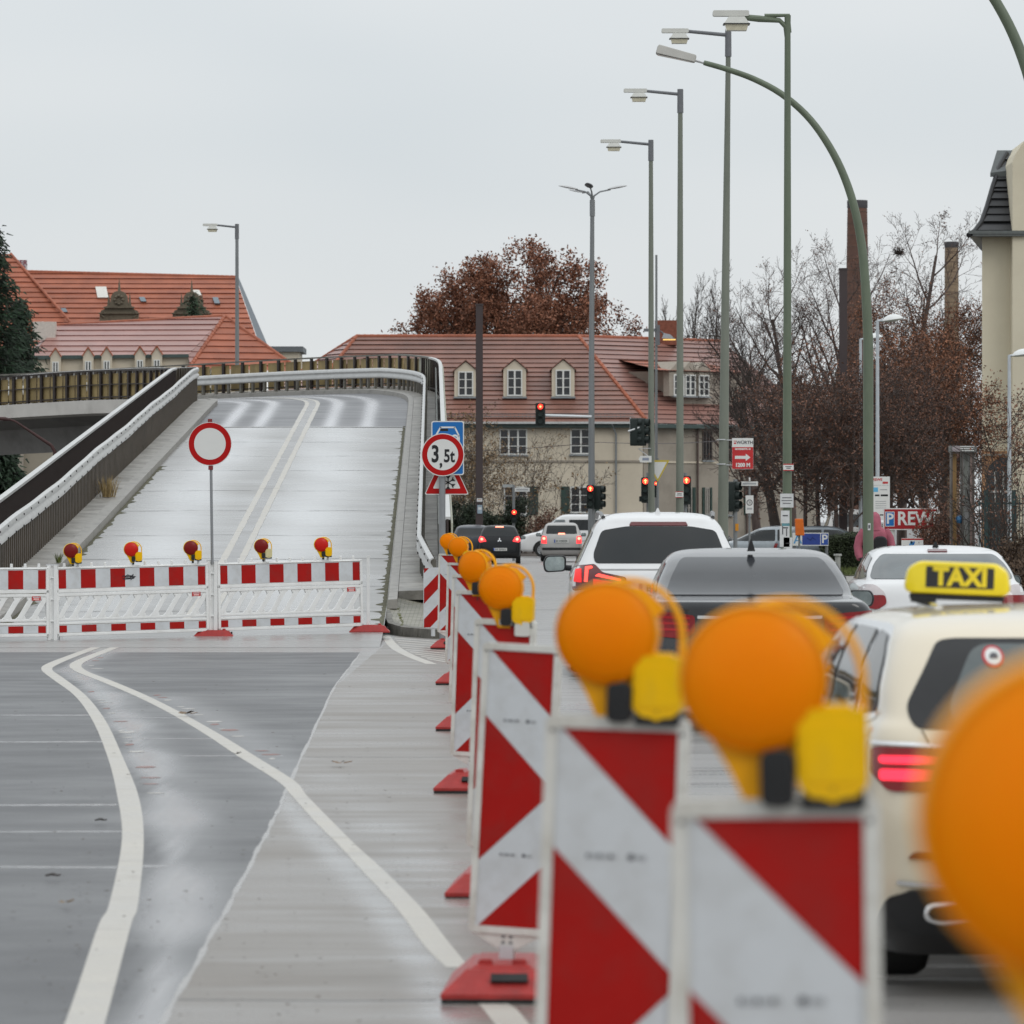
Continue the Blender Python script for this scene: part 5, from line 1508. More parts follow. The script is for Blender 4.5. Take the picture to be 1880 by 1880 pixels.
class Car:
    def __init__(s, name, loc, label, cat, mat, slices, rz=0, group=None, sub=6, tf=.08, tr=.03, bul=(.06, .10)):
        # slices: z, rear y, front y, half width, rear corner radius, front corner radius
        s.r = empty(name, loc, label, cat, group, rz)
        xs = list(range(len(slices)))
        C = [pchip(xs, [q[k] for q in slices], sub) for k in range(6)]
        rings = []
        for z, r, f, w_, rc, fc in zip(*C):
            half = []
            L_ = max(.01, f-r); rc = max(.005, min(rc, w_*.7, L_*.3)); fc = max(.005, min(fc, w_*.8, L_*.4))
            bR = bul[0]*min(1, w_/.8); bF = bul[1]*min(1, w_/.8)
            def wx(y):
                t = (y-r)/L_
                return 1 - tr*max(0, (.4-t)/.4)**2 - tf*max(0, (t-.5)/.5)**2
            for k in range(9):
                x = (w_-rc)*k/8; half.append((x, r + bR*(x/max(w_, .01))**2))
            for k in range(1, 8):
                a = R(90*k/7); half.append((w_-rc+rc*math.sin(a), r + bR*((w_-rc)/max(w_,.01))**2 + rc*(1-math.cos(a))))
            y0 = half[-1][1]; y1 = f - bF*((w_-fc)/max(w_,.01))**2 - fc
            if y1 < y0 + .001: y1 = y0 + .001
            for k in range(1, 16): half.append((w_, y0+(y1-y0)*k/15))
            for k in range(1, 8):
                a = R(90*k/7); half.append((w_-fc+fc*math.cos(a), y1 + fc*math.sin(a)))
            for k in range(1, 9):
                x = (w_-fc)*(1-k/8); half.append((x, f - bF*(x/max(w_,.01))**2))
            half = [(x*wx(y), y, z) for x, y in half]
            rings.append(half + [(-x, y, zz) for x, y, zz in half[-2:0:-1]])
        mb = MB(); n = len(rings[0]); vs = [p for rg in rings for p in rg]; fs = []
        for i in range(len(rings)-1):
            for k in range(n):
                k2 = (k+1) % n; fs.append((i*n+k, i*n+k2, (i+1)*n+k2, (i+1)*n+k))
        fs.append(tuple(range(n-1, -1, -1))); fs.append(tuple(range((len(rings)-1)*n, len(rings)*n)))
        mb.add(vs, fs, 0, True)
        s.body = mb.build('body', mat, s.r, angle=55)
        s.bvh = BVHTree.FromPolygons([Vector(v) for v in vs], fs)
    def patch(s, outline, axis='rear', off=.006, step=.05, skirt=.02, mi=0, mb=None, sm=True):
        # lay an outline on the body: 'rear' outline is (x,z); 'l'/'rt' side outline is (y,z); 'front' (x,z); 'top' (x,y)
        bm = bmesh.new()
        vv = [bm.verts.new((p[0], p[1], 0)) for p in outline]
        bm.faces.new(vv)
        us = [p[0] for p in outline]; ws = [p[1] for p in outline]
        for k in range(int(min(us)/step)-1, int(max(us)/step)+2):
            bmesh.ops.bisect_plane(bm, geom=bm.verts[:]+bm.edges[:]+bm.faces[:], plane_co=(k*step+.0013,0,0), plane_no=(1,0,0))
        for k in range(int(min(ws)/step)-1, int(max(ws)/step)+2):
            bmesh.ops.bisect_plane(bm, geom=bm.verts[:]+bm.edges[:]+bm.faces[:], plane_co=(0,k*step+.0017,0), plane_no=(0,1,0))
        nrm = {}
        for v in bm.verts:
            u, q = v.co.x, v.co.y
            if axis == 'rear': o, d_ = Vector((u,-3,q)), Vector((0,1,0))
            elif axis == 'front': o, d_ = Vector((u,9,q)), Vector((0,-1,0))
            elif axis == 'l': o, d_ = Vector((-4,u,q)), Vector((1,0,0))
            elif axis == 'rt': o, d_ = Vector((4,u,q)), Vector((-1,0,0))
            else: o, d_ = Vector((u,q,4)), Vector((0,0,-1))
            hit, nn, i, dist = s.bvh.ray_cast(o, d_)
            if hit is None or dist > 7.5:
                hit, nn, i, dist = s.bvh.find_nearest(o + d_*3.0)
            if nn.dot(d_) > 0: nn = -nn
            nrm[v] = nn; v.co = hit + nn*off
        if skirt:
            be = [e for e in bm.edges if e.is_boundary]
            ex = bmesh.ops.extrude_edge_only(bm, edges=be)
            for v in [g for g in ex['geom'] if isinstance(g, bmesh.types.BMVert)]:
                hit, nn, i, dist = s.bvh.find_nearest(v.co)
                v.co = v.co - (v.co-hit) - nn*.01 if nn.dot(v.co-hit) >= 0 else v.co - (v.co-hit) + nn*.01
        bm.normal_update()
        if mb is None: mb = MB()
        ix = {v: k for k, v in enumerate(bm.verts)}
        flip = False
        fs = []
        for f in bm.faces:
            fs.append([ix[v] for v in f.verts])
        mb.add([v.co.copy() for v in bm.verts], fs, mi, sm)
        bm.free(); return mb
    def part(s, name, outlines, axis, mats, off=.006, step=.05, parent=None, angle=40):
        mb = MB()
        for o in outlines: s.patch(o, axis, off, step, mb=mb)
        return mb.build(name, mats, parent or s.r, angle=angle)
    def wheel(s, x, y, rad=.33, wd=.22, rim=mRim, arch=True):
        sg = 1 if x > 0 else -1
        mb = MB(); rot = Matrix.Translation((x, y, rad)) @ Matrix.Rotation(R(90)*sg, 4, 'Y')
        mb.lathe([(rad*.62,-wd/2),(rad*.93,-wd/2),(rad,-wd*.36),(rad,wd*.36),(rad*.93,wd/2),(rad*.66,wd/2),(rad*.62,wd*.36)], 28, 0, rot)
        wl = mb.build('wheel', mTyre, s.r, angle=30)
        mb = MB(); mb.lathe([(.03,wd*.40),(.05,wd*.42),(rad*.3,wd*.36),(rad*.6,wd*.40),(rad*.645,wd*.47),(rad*.65,wd*.2)], 28, 0, rot)
        for k in range(10):
            a = 2*math.pi*k/10; mb.box((rad*.46*math.cos(a), rad*.46*math.sin(a), wd*.40), (.05,.03,.012), 1, rot, rz=a)
        mb.build('rim', [rim, mTrim], wl)
    def mirror(s, x, y, z, mat, w_=.24, h=.16, glass=True):
        sg = 1 if x > 0 else -1
        mb = MB(); pr = rpoly([(-.5*w_*sg,-.42*h),(.42*w_*sg,-.5*h),(.5*w_*sg,.1*h),(.36*w_*sg,.48*h),(-.5*w_*sg,.5*h)], .05, 5)
        if sg < 0: pr = pr[::-1]
        n = len(pr); vs = []
        for yy, k in ((-.015,.93),(0,1),(.06,.95),(.11,.72),(.125,.4)):
            vs += [(p[0]*k+x+sg*w_*.5, y+yy, p[1]*k+z) for p in pr]
        fs = [(i*n+k, i*n+(k+1)%n, (i+1)*n+(k+1)%n, (i+1)*n+k) for i in range(4) for k in range(n)]
        fs += [tuple(range(n)), tuple(range(4*n, 5*n))[::-1]]
        mb.add(vs, fs, 0, True)
        mb.tube([(x-sg*.06, y+.06, z-.05), (x+sg*.06, y+.05, z-.04)], [.035,.03], 8)
        mi = mb.build('mirror', mat, s.r, angle=50)
        mb = MB(); mb.add([(p[0]*.84+x+sg*w_*.5, y-.017, p[1]*.84+z) for p in pr], [tuple(range(n))]); mb.build('mirror_glass', M('mirror_glass', (.35,.40,.40), .03, 1.0, var=.3, scale=6), mi)
    def plate(s, x, z, y, w_=.52, h=.11, blue=True, txt=None, bars=3):
        mb = MB(); mb.rbox((x, y, z), (w_, .012, h), .01, 0)
        if blue: mb.box((x-w_/2+.022, y-.0075, z), (.04,.002,h-.01), 1)
        if txt: mb.text(txt, h*.86, (x-w_/2+.11, y-.008, z), mi=2, bold=.002)
        rg = random.Random(int(abs(x)*97+z*31)); q = x-w_/2+.09+(.1 if txt else 0)
        for k in range(bars*2):
            ww = .03; mb.box((q, y-.0075, z), (ww, .002, h*.55), 2); q += .055 + (.03 if k == 1 else 0)
            if q > x+w_/2-.03: break
        mb.build('number_plate', [mPlateW, M('plate_blue', (.02,.08,.4), .4), M('plate_ink', (.05,.05,.05), .5)], s.r)
    def fin(s, y, z, mat, h=.065):
        mb = MB(); mb.add([(-.035,y-.06,z),(.035,y-.06,z),(.02,y+.14,z),(-.02,y+.14,z),(-.006,y-.055,z+h),(.006,y-.055,z+h)], [(0,1,5,4),(1,2,5),(2,3,4,5),(3,0,4),(3,2,1,0)])
        mb.build('antenna_fin', mat, s.r)
def mir(p): return [(-a, b) for a, b in p][::-1]

# --- dark grey saloon
d = 41.5
c = Car('parked_car'.replace('parked_','waiting_'), (1.99, d, .003), 'dark grey saloon waiting behind the two large amber lamps, black shark fin on its roof', 'car', mCarDG, [
 (.20,.30,4.85,.80,.20,.35),(.26,.08,4.98,.89,.22,.40),(.42,.02,5.05,.945,.22,.45),(.62,.0,5.06,.955,.20,.48),(.78,.03,5.0,.955,.18,.5),(.90,.05,4.85,.945,.16,.5),(.99,.05,4.3,.915,.14,.5),
 (1.035,.06,3.95,.875,.14,.5),(1.055,.20,3.80,.845,.18,.45),(1.08,.62,3.62,.815,.22,.4),(1.16,.92,3.35,.80,.22,.35),(1.28,1.22,3.05,.745,.2,.3),(1.375,1.52,2.80,.69,.2,.3),(1.425,1.78,2.62,.625,.2,.3),(1.452,2.0,2.45,.49,.2,.3),(1.462,2.15,2.3,.25,.1,.1)], bul=(.07,.16))
c.part('rear_window', [rpoly([(-.735,1.085),(.735,1.085),(.67,1.24),(.58,1.385),(-.58,1.385),(-.67,1.24)], .05, 5)], 'rear', M('saloon_rear_glass', (.035,.037,.041), .16, var=.15, scale=3, spec=.25))
for ax in ('l', 'rt'):
    c.part('side_window', [rpoly([(1.15,1.11),(1.62,1.34),(2.35,1.36),(2.35,1.08)], .04), rpoly([(2.42,1.08),(2.42,1.36),(2.75,1.33),(3.35,1.08)], .04)], ax, mWin)
tl = [(.52,.80),(.52,.93),(.70,.955),(.93,.97),(.93,.85),(.80,.76),(.60,.74)]
for q in (tl, mir(tl)): 
    t_ = c.part('tail_light', [rpoly(q, .03)], 'rear', mTail, .012)
    sx = 1 if q is tl else -1
    mb = MB()
    for zz in (.80,.85,.90): c.patch(rpoly([(sx*.56,zz),(sx*.88,zz+.012),(sx*.88,zz+.030),(sx*.56,zz+.018)][::sx], .004, 2), 'rear', .017, mb=mb)
    mb.build('light_bar', M('tail_bright_red', (.34,.01,.012), .2, emit=(1,.03,.03), es=.04), t_)
mb = c.patch(rpoly([(-.50,.905),(.50,.905),(.50,.93),(-.50,.93)], .006, 2), 'rear', .016); mb.build('chrome_strip', mChrome, c.r)
mb = c.patch([(-.55,.50),(.55,.50),(.55,.72),(-.55,.72)], 'rear', .004); mb.build('plate_recess', mCarDG, c.r)
c.plate(0, .62, -.016, bars=4)
mb = c.patch(rpoly([(-.85,.22),(.85,.22),(.80,.34),(-.80,.34)], .04), 'rear', .01); mb.build('diffuser', mTrim, c.r)
for x, y in ((-.80,.95),(.80,.95),(-.80,3.98),(.80,3.98)): c.wheel(x, y, .35, .25)
for sx in (-1, 1): c.mirror(sx*.92, 3.30, 1.02, mTrim, .23, .15)
c.fin(1.62, 1.438, mTrim, .10)
for ax in ('l', 'rt'): c.part('door_chrome', [[(1.2,1.045),(3.35,1.045),(3.35,1.06),(1.2,1.06)]], ax, mChrome, .008)

# --- white sports utility car
d = 56.0
c = Car('waiting_car', (1.60, d, .03), 'white sport utility car waiting left of the dark saloon, lit red L-shaped tail light', 'car', mCarW, [
 (.22,.25,4.6,.85,.2,.3),(.30,.05,4.75,.92,.22,.4),(.50,.0,4.85,.965,.22,.45),(.72,.0,4.88,.975,.2,.5),(.92,.04,4.85,.97,.18,.5),(1.06,.07,4.6,.955,.17,.5),(1.12,.10,4.2,.93,.17,.5),(1.17,.14,3.85,.90,.17,.45),
 (1.30,.24,3.55,.84,.17,.4),(1.48,.38,3.15,.755,.17,.35),(1.62,.50,2.85,.685,.17,.3),(1.70,.58,2.65,.60,.2,.3),(1.745,.85,2.45,.45,.2,.3),(1.76,1.2,2.2,.25,.1,.1)], bul=(.08,.16))
c.part('rear_window', [rpoly([(-.70,1.20),(.70,1.20),(.715,1.30),(.62,1.555),(.35,1.60),(-.35,1.60),(-.62,1.555),(-.715,1.30)], .05, 5)], 'rear', mWin)
mb = c.patch(rpoly([(-.32,1.605),(.32,1.605),(.30,1.645),(-.30,1.645)], .01), 'rear', .012); mb.build('brake_light', mTailDk, c.r)
for ax in ('l', 'rt'): c.part('side_window', [rpoly([(.42,1.22),(.62,1.54),(1.55,1.58),(1.55,1.19)], .05), rpoly([(1.62,1.19),(1.62,1.58),(2.5,1.58),(2.5,1.18)], .05), rpoly([(2.56,1.18),(2.56,1.58),(2.75,1.55),(3.45,1.18)], .04)], ax, mWin)
tl = [(.36,.99),(.36,1.05),(.62,1.10),(.70,1.19),(.90,1.17),(.96,1.02),(.93,.90),(.66,.94)]
for sx, q in ((1, tl), (-1, mir(tl))):
    t_ = c.part('tail_light', [rpoly(q, .03)], 'rear', mTailDk, .012)
    mb = MB()
    def pt(o): return [(sx*a, b) for a, b in o][::sx]
    c.patch(rpoly(pt([(.72,1.145),(.735,1.165),(.80,1.155),(.815,1.0),(.78,1.0),(.77,1.13)]), .006, 2), 'rear', .018, mb=mb, mi=0)
    c.patch(rpoly(pt([(.42,1.01),(.42,1.03),(.66,1.085),(.70,1.06)]), .006, 2), 'rear', .018, mb=mb)
    c.patch(rpoly(pt([(.84,1.14),(.90,1.13),(.92,1.0),(.84,.99)]), .01, 2), 'rear', .018, mb=mb, mi=1)
    c.patch(rpoly(pt([(.50,1.0),(.72,1.03),(.72,.96),(.60,.965)]), .006, 2), 'rear', .018, mb=mb, mi=1)
    mb.build('light_bar', [M('tail_bright_lit', (.8,.05,.04), .2, emit=(1,.07,.05), es=2.0), M('tail_mid_lit', (.5,.02,.02), .2, emit=(1,.03,.03), es=.55)], t_)
mb = c.patch([(-.36,.86),(.36,.86),(.36,1.04),(-.36,1.04)], 'rear', .004); mb.build('plate_recess', mCarW, c.r)
c.plate(0.03, .93, -.0, txt='B', bars=3)
mb = c.patch(rpoly([(-.9,.26),(.9,.26),(.86,.48),(-.86,.48)], .04), 'rear', .01); mb.build('bumper', mTrim, c.r)
for x, y in ((-.82,.95),(.82,.95),(-.82,3.9),(.82,3.9)): c.wheel(x, y, .38, .27)
for sx in (-1, 1): c.mirror(sx*.98, 3.15, 1.17, mTrim if sx < 0 else mCarW, .27, .20)
c.fin(.86, 1.74, mCarW)
for sx in (-1,1):
    mb = MB(); mb.tube([(sx*.60,.72,1.70),(sx*.62,1.1,1.745),(sx*.64,2.0,1.755),(sx*.64,2.7,1.70)], .022, 8); mb.build('roof_rail', M('rail_dark', (.1,.1,.1), .3, .5), c.r)
mb = c.patch(rpoly([(-.80,1.125),(.80,1.125),(.80,1.14),(-.80,1.14)], .004, 2), 'rear', .004); mb.build('tailgate_seam', M('seam_grey', (.3,.3,.3), .5), c.r)

# --- white rounded hatchback at the right
d = 54.5
c = Car('waiting_car', (4.56, d, .03), 'white rounded car with clear and red tail light, directly behind the yellow taxi sign', 'car', mCarW, [
 (.20,.28,4.0,.76,.2,.3),(.27,.06,4.15,.84,.24,.4),(.45,.0,4.24,.885,.26,.45),(.65,.0,4.25,.895,.24,.5),(.80,.03,4.2,.89,.22,.5),(.92,.07,3.9,.875,.22,.5),(.99,.12,3.5,.845,.22,.5),(1.03,.20,3.3,.805,.24,.4),
 (1.12,.42,3.0,.785,.24,.35),(1.23,.68,2.75,.735,.22,.35),(1.32,.92,2.55,.675,.22,.3),(1.365,1.12,2.4,.58,.2,.3),(1.39,1.4,2.2,.42,.2,.2),(1.398,1.6,2.0,.2,.1,.1)], bul=(.10,.16))
c.part('rear_window', [rpoly([(-.765,1.045),(.765,1.045),(.70,1.20),(.60,1.305),(-.60,1.305),(-.70,1.20)], .05, 5)], 'rear', mWinS)
mb = c.patch(rpoly([(-.105,1.325),(.105,1.325),(.105,1.348),(-.105,1.348)], .006,2), 'rear', .014); mb.build('brake_light', mTailDk, c.r)
for ax in ('l','rt'): c.part('side_window', [rpoly([(.62,1.06),(.98,1.27),(1.5,1.31),(1.5,1.03)], .04), rpoly([(1.56,1.03),(1.56,1.31),(2.2,1.30),(2.9,1.03)], .04)], ax, mWin)
tl = [(.60,.80),(.62,.90),(.72,.985),(.84,.985),(.885,.87),(.84,.74),(.70,.72)]
for sx, q in ((1, tl), (-1, mir(tl))):
    t_ = c.part('tail_light', [rpoly(q, .04, 5)], 'rear', mTailClr, .012)
    mb = c.patch(rpoly([(sx*a, b) for a, b in [(.605,.79),(.62,.875),(.87,.875),(.86,.80),(.83,.745),(.70,.725)]][::sx], .03), 'rear', .016); mb.build('red_lens', mTail, t_)
c.plate(0, .62, -.016, bars=4)
for x, y in ((-.76,.8),(.76,.8),(-.76,3.4),(.76,3.4)): c.wheel(x, y, .32, .22)
for sx in (-1,1): c.mirror(sx*.86, 2.75, .99, mTrim, .22, .15)
mb = MB(); c.fin(1.26, 1.382, mTrim, .06)

# --- cream taxi estate
d = 18.2
TX = empty('unused', (0,0,0)); bpy.data.objects.remove(TX)
c = Car('taxi', (2.20, d, .02), 'cream estate taxi cut off by the right edge behind the blurred amber lamps', 'taxi', mCarCream, [
 (.14,.22,4.7,.84,.2,.3),(.26,.05,4.82,.91,.22,.4),(.45,.0,4.90,.925,.22,.45),(.62,-.01,4.92,.93,.2,.5),(.80,.02,4.88,.93,.18,.5),(.90,.05,4.65,.925,.17,.5),(.96,.08,4.2,.91,.16,.5),(1.01,.12,3.75,.88,.16,.45),
 (1.10,.20,3.45,.865,.17,.4),(1.22,.31,3.1,.825,.19,.35),(1.31,.43,2.8,.775,.22,.3),(1.355,.58,2.6,.69,.24,.3),(1.378,.85,2.4,.52,.22,.3),(1.388,1.2,2.2,.25,.1,.1)], rz=R(2.6), bul=(.08,.16), tr=.035)
c.part('rear_window', [rpoly([(-.77,.965),(.77,.965),(.79,1.04),(.655,1.275),(.60,1.285),(-.60,1.285),(-.655,1.275),(-.79,1.04)], .05, 6)], 'rear', mTrim, .006)
gl = c.part('rear_glass', [rpoly([(-.64,.985),(.64,.985),(.64,1.05),(.53,1.262),(-.53,1.262),(-.64,1.05)], .06, 6)], 'rear', M('taxi_rear_glass', (.085,.10,.10), .06, var=.25, scale=1.5, coat=.4), .010)
for ax in ('l','rt'):
    c.part('window_surround', [rpoly([(.42,1.0),(.56,1.20),(.78,1.315),(1.05,1.33),(2.4,1.33),(3.3,.965),(.6,.965)], .08)], ax, mChrome, .004)
    c.part('side_window', [rpoly([(.48,1.015),(.62,1.205),(.82,1.295),(1.05,1.305),(.92,.99)], .05), rpoly([(1.02,.99),(1.14,1.305),(1.75,1.308),(1.75,.985)], .03), rpoly([(1.85,.985),(1.85,1.308),(2.40,1.305),(3.2,.985)], .03)], ax, mWin, .009)
    c.part('door_handle', [rpoly([(1.12,.90),(1.30,.90),(1.30,.935),(1.12,.935)], .01)], ax, mChrome, .03)
tl = [(.44,.745),(.44,.88),(.90,.90),(.905,.80),(.86,.74)]
for sx, q in ((1, tl), (-1, mir(tl))):
    t_ = c.part('tail_light', [rpoly(q, .02)], 'rear', mTail, .012, .03)
    mb = MB()
    for a, b in ((.775,.815),(.835,.862)):
        c.patch(rpoly([(sx*x, z) for x, z in [(.46,a),(.88,a+.004),(.88,b+.004),(.46,b)]][::sx], .012, 3), 'rear', .018, .03, mb=mb)
    mb.build('light_bar', mTailPink, t_)
    mb = MB(); c.patch(rpoly([(sx*x, z) for x, z in [(.44,.886),(.90,.906),(.90,.918),(.44,.90)]][::sx], .004, 2), 'rear', .014, .03, mb=mb); mb.build('chrome_strip', mChrome, t_)
    c.part('reflector', [rpoly([(sx*x, z) for x, z in [(.40,.485),(.80,.50),(.78,.525),(.40,.51)]][::sx], .008,2)], 'rear', mTailDk, .012)
    mb = c.patch(rpoly([(sx*x, z) for x, z in [(.36,.225),(.40,.33),(.52,.375),(.80,.39),(.86,.33),(.80,.24)]][::sx], .04), 'rear', .028, .02); mb.build('exhaust_recess', mTrim, c.r)
    mb = MB(); q = [(x*sx, z) for x, z in [(.44,.285),(.47,.325),(.56,.345),(.74,.335),(.75,.29),(.70,.272)]]; q = rpoly(q, .02, 4)
    mb.tube([(x, -.012, z) for x, z in q+[q[0]]], .009, 6); mb.build('exhaust_trim', mChrome, c.r)
    mb = c.patch(rpoly([(sx*x, z) for x, z in [(.0,.385),(.52,.385),(.83,.405),(.83,.42),(.50,.40),(.0,.40)]][::sx], .003,2), 'rear', .012); mb.build('bumper_chrome', mChrome, c.r)
mb = c.patch(rpoly([(-.90,.145),(.90,.145),(.86,.37),(-.86,.37)], .05), 'rear', .012, .02); mb.build('bumper_valance', mTrim, c.r)
# tailgate seam and window stickers
sm_ = M('seam_dark', (.10,.09,.07), .6)
for sx in (-1,1):
    mb = MB(); pts = [(.745,.96),(.72,.90),(.685,.75),(.68,.62),(.63,.54),(.50,.52)]
    for p, q in zip(pts, pts[1:]):
        dv = (Vector(q)-Vector(p)).normalized(); nv = Vector((-dv.y, dv.x))*.003
        c.patch([(sx*(p[0]+nv.x), p[1]+nv.y), (sx*(q[0]+nv.x), q[1]+nv.y), (sx*(q[0]-nv.x), q[1]-nv.y), (sx*(p[0]-nv.x), p[1]-nv.y)], 'rear', .0025, skirt=0, mb=mb)
    mb.build('tailgate_seam', sm_, c.r)
mb = MB(); c.patch([(q[0]-.465, q[1]+1.215) for q in circ(.038, 24)], 'rear', .0135, .02, mb=mb, mi=0); c.patch([(q[0]-.465, q[1]+1.215) for q in circ(.029, 24)], 'rear', .0155, .02, mb=mb, mi=1)
c.patch(rpoly([(-.48,1.205),(-.45,1.205),(-.447,1.215),(-.455,1.226),(-.474,1.223)], .004), 'rear', .0175, .02, mb=mb, mi=2)
mb.build('round_sticker', [M('sticker_ring_red', (.5,.03,.04), .5), mSignW, mGreyInk], gl)
mb = MB(); c.patch([(-.50,1.0),(-.375,1.0),(-.375,1.045),(-.50,1.045)], 'rear', .0135, .02, mb=mb); mb.build('paper_sticker', mSignW, gl)
# headrests seen through would be hidden: dark rear seats suggested by the tinted glass only
for x, y in ((-.76,.95),(.76,.95),(-.76,3.85),(.76,3.85)): c.wheel(x, y, .33, .24)
for sx in (-1,1): c.mirror(sx*.92, 3.1, 1.05, mCarCream, .23, .16)
c.plate(0, .62, -.03, bars=4)
# worn lettering ghost patch on the roof edge
mb = c.patch(rpoly([(-.26,.80),(.05,.80),(.05,.98),(-.26,.98)], .03), 'top', .002, skirt=0); mb.build('roof_sticker_residue', M('residue', (.62,.50,.33), .5, var=.12, scale=14), c.r)
taxi = c.r; taxi.scale = (1, 1, .975)
# taxi roof sign: a thing of its own standing on the roof
sg_loc = Matrix.Rotation(R(7), 4, 'Z') @ Vector((-.02, 2.05, 0)) + taxi.location
s = F/sg_loc.y
r = empty('taxi_sign', (XX(1757, sg_loc.y), sg_loc.y, 1.40), 'yellow roof sign reading TAXI in black, on the cream taxi', 'taxi sign', rz=R(-9))
r.rotation_euler = (0, R(2.2), R(-6))
w_, h_ = .405, .128; zc = ZZ(1062, sg_loc.y)-1.40
mb = MB(); o_ = rpoly([(-w_/2-.01,-h_/2),(w_/2+.01,-h_/2),(w_/2-.005,h_/2*.55),(w_/2-.05,h_/2),(-w_/2+.05,h_/2),(-w_/2+.005,h_/2*.55)], .05, 6)
n = len(o_); vs = []
for yy, k in ((-.062,.90),(-.055,.97),(-.03,1),(.03,1),(.055,.97),(.062,.9)): vs += [(p[0]*k, yy, p[1]*k+zc) for p in o_]
fs = [(i*n+k, i*n+(k+1)%n, (i+1)*n+(k+1)%n, (i+1)*n+k) for i in range(5) for k in range(n)] + [tuple(range(n))[::-1], tuple(range(5*n,6*n))]
mb.add(vs, fs, 0, True); hs = mb.build('sign_box', M('taxi_yellow', (.84,.66,.012), .32, var=.04, coat=.4), r, angle=40)
mb = MB(); mb.rbox((.01,-.0635,zc+.004), (.265,.003,.082), .004, 0); mb.text('TAXI', .096, (.012,-.0655,zc+.003), mi=1, bold=.0045, ext=.001, wx=.98); mb.build('lettering', [M('taxi_black', (.03,.03,.035), .5), M('taxi_letter', (.82,.64,.03), .5)], hs)
mb = MB(); mb.rbox((0.0,0,zc-h_/2-.01), (.37,.10,.022), .008, 0); mb.tube([(-.135,0,zc-h_/2),(-.135,0,.02),(-.14,0,-.03)], [.035,.028,.035], 10); mb.tube([(.135,0,zc-h_/2),(.135,0,0)], [.03,.028], 10); mb.box((-.13,-.02,-.015), (.10,.07,.02)); mb.build('mount', mTrim, r, bevel=.003)
mb = MB(); mb.tube([(-.14,-.02,-.03),(-.10,-.18,-.035),(-.06,-.42,-.045)], [.016,.013,.02], 8); mb.build('clamp_bar', mChrome, r)

# --- small black hatchback at the crossing
d = 200.0
c = Car('waiting_car', (XX(917,d), d, .02), 'small black hatchback with lit brake lights, far off above the small amber lamps', 'car', mCarK, [
 (.20,.25,3.5,.70,.15,.3),(.28,.05,3.6,.79,.2,.4),(.45,.0,3.68,.825,.2,.4),(.70,.02,3.7,.83,.18,.4),(.88,.05,3.5,.825,.16,.4),(.98,.09,3.1,.80,.15,.4),(1.12,.18,2.8,.745,.15,.35),(1.30,.30,2.4,.67,.15,.3),(1.42,.42,2.2,.59,.15,.3),(1.475,.6,2.0,.45,.15,.2),(1.49,.9,1.8,.2,.1,.1)])
c.part('rear_window', [rpoly([(-.62,1.04),(.62,1.04),(.55,1.36),(-.55,1.36)], .06)], 'rear', mWin)
mb = c.patch(rpoly([(-.16,1.40),(.16,1.40),(.15,1.43),(-.15,1.43)], .008), 'rear', .014); mb.build('brake_light', mTailHot, c.r)
for sx in (-1,1):
    t_ = c.part('tail_light', [rpoly([(sx*x, z) for x, z in [(.50,.86),(.60,1.02),(.74,1.06),(.80,.92),(.76,.82)]][::sx], .03)], 'rear', mTailLit, .014)
    mb = c.patch([(sx*.68+q[0], .94+q[1]) for q in circ(.05, 12)], 'rear', .02); mb.build('bulb', mTailHot, t_)
c.plate(.03, .55, -.012, bars=4)
mb = MB()
for a in (90, 210, 330):
    cx, cz = .045*math.cos(R(a)), .045*math.sin(R(a)); dv = Vector((math.cos(R(a)), math.sin(R(a)))); nv = Vector((-dv.y, dv.x))
    q = [Vector((0,.90)), Vector((0,.90))+dv*.045+nv*.026, Vector((0,.90))+dv*.09, Vector((0,.90))+dv*.045-nv*.026]
    c.patch([tuple(v) for v in q], 'rear', .012, mb=mb)
mb.build('emblem', mChrome, c.r)
for x, y in ((-.72,.6),(.72,.6),(-.72,3.05),(.72,3.05)): c.wheel(x, y, .29, .19)
for sx in (-1,1): c.mirror(sx*.82, 2.5, 1.0, mCarK, .2, .14)
mb = c.patch(rpoly([(-.72,.24),(.72,.24),(.70,.42),(-.70,.42)], .03), 'rear', .01); mb.build('bumper', mTrim, c.r)
for ax in ('l','rt'): c.part('side_window', [rpoly([(.55,1.06),(.7,1.34),(2.0,1.34),(2.6,1.02)], .05)], ax, mWin)

# --- small silver hatchback
d = 211.0
c = Car('waiting_car', (XX(1031,d), d, .02), 'small silver hatchback with lit brake lights in front of the white van', 'car', mCarSil, [
 (.20,.25,3.4,.72,.15,.3),(.28,.04,3.55,.81,.2,.4),(.45,.0,3.6,.85,.18,.4),(.75,.02,3.6,.855,.15,.4),(.95,.05,3.4,.845,.13,.4),(1.05,.08,3.1,.815,.13,.4),(1.2,.15,2.9,.765,.13,.35),(1.38,.24,2.5,.70,.13,.3),(1.50,.33,2.3,.64,.13,.3),(1.565,.48,2.1,.52,.15,.2),(1.59,.8,1.8,.25,.1,.1)])
c.part('rear_window', [rpoly([(-.64,1.12),(.64,1.12),(.58,1.46),(-.58,1.46)], .06)], 'rear', mWin)
mb = c.patch(rpoly([(-.14,1.10),(.14,1.10),(.13,1.15),(-.13,1.15)], .008), 'rear', .016); mb.build('brake_light', mTailHot, c.r)
for sx in (-1,1):
    t_ = c.part('tail_light', [rpoly([(sx*x, z) for x, z in [(.60,.72),(.62,1.02),(.78,1.04),(.82,.74)]][::sx], .03)], 'rear', mTailLit, .014)
    mb = c.patch([(sx*.71+q[0], .93+q[1]) for q in circ(.06, 12)], 'rear', .02); mb.build('bulb', mTailHot, t_)
c.plate(0, .83, -.012, w_=.6, h=.14, bars=4)
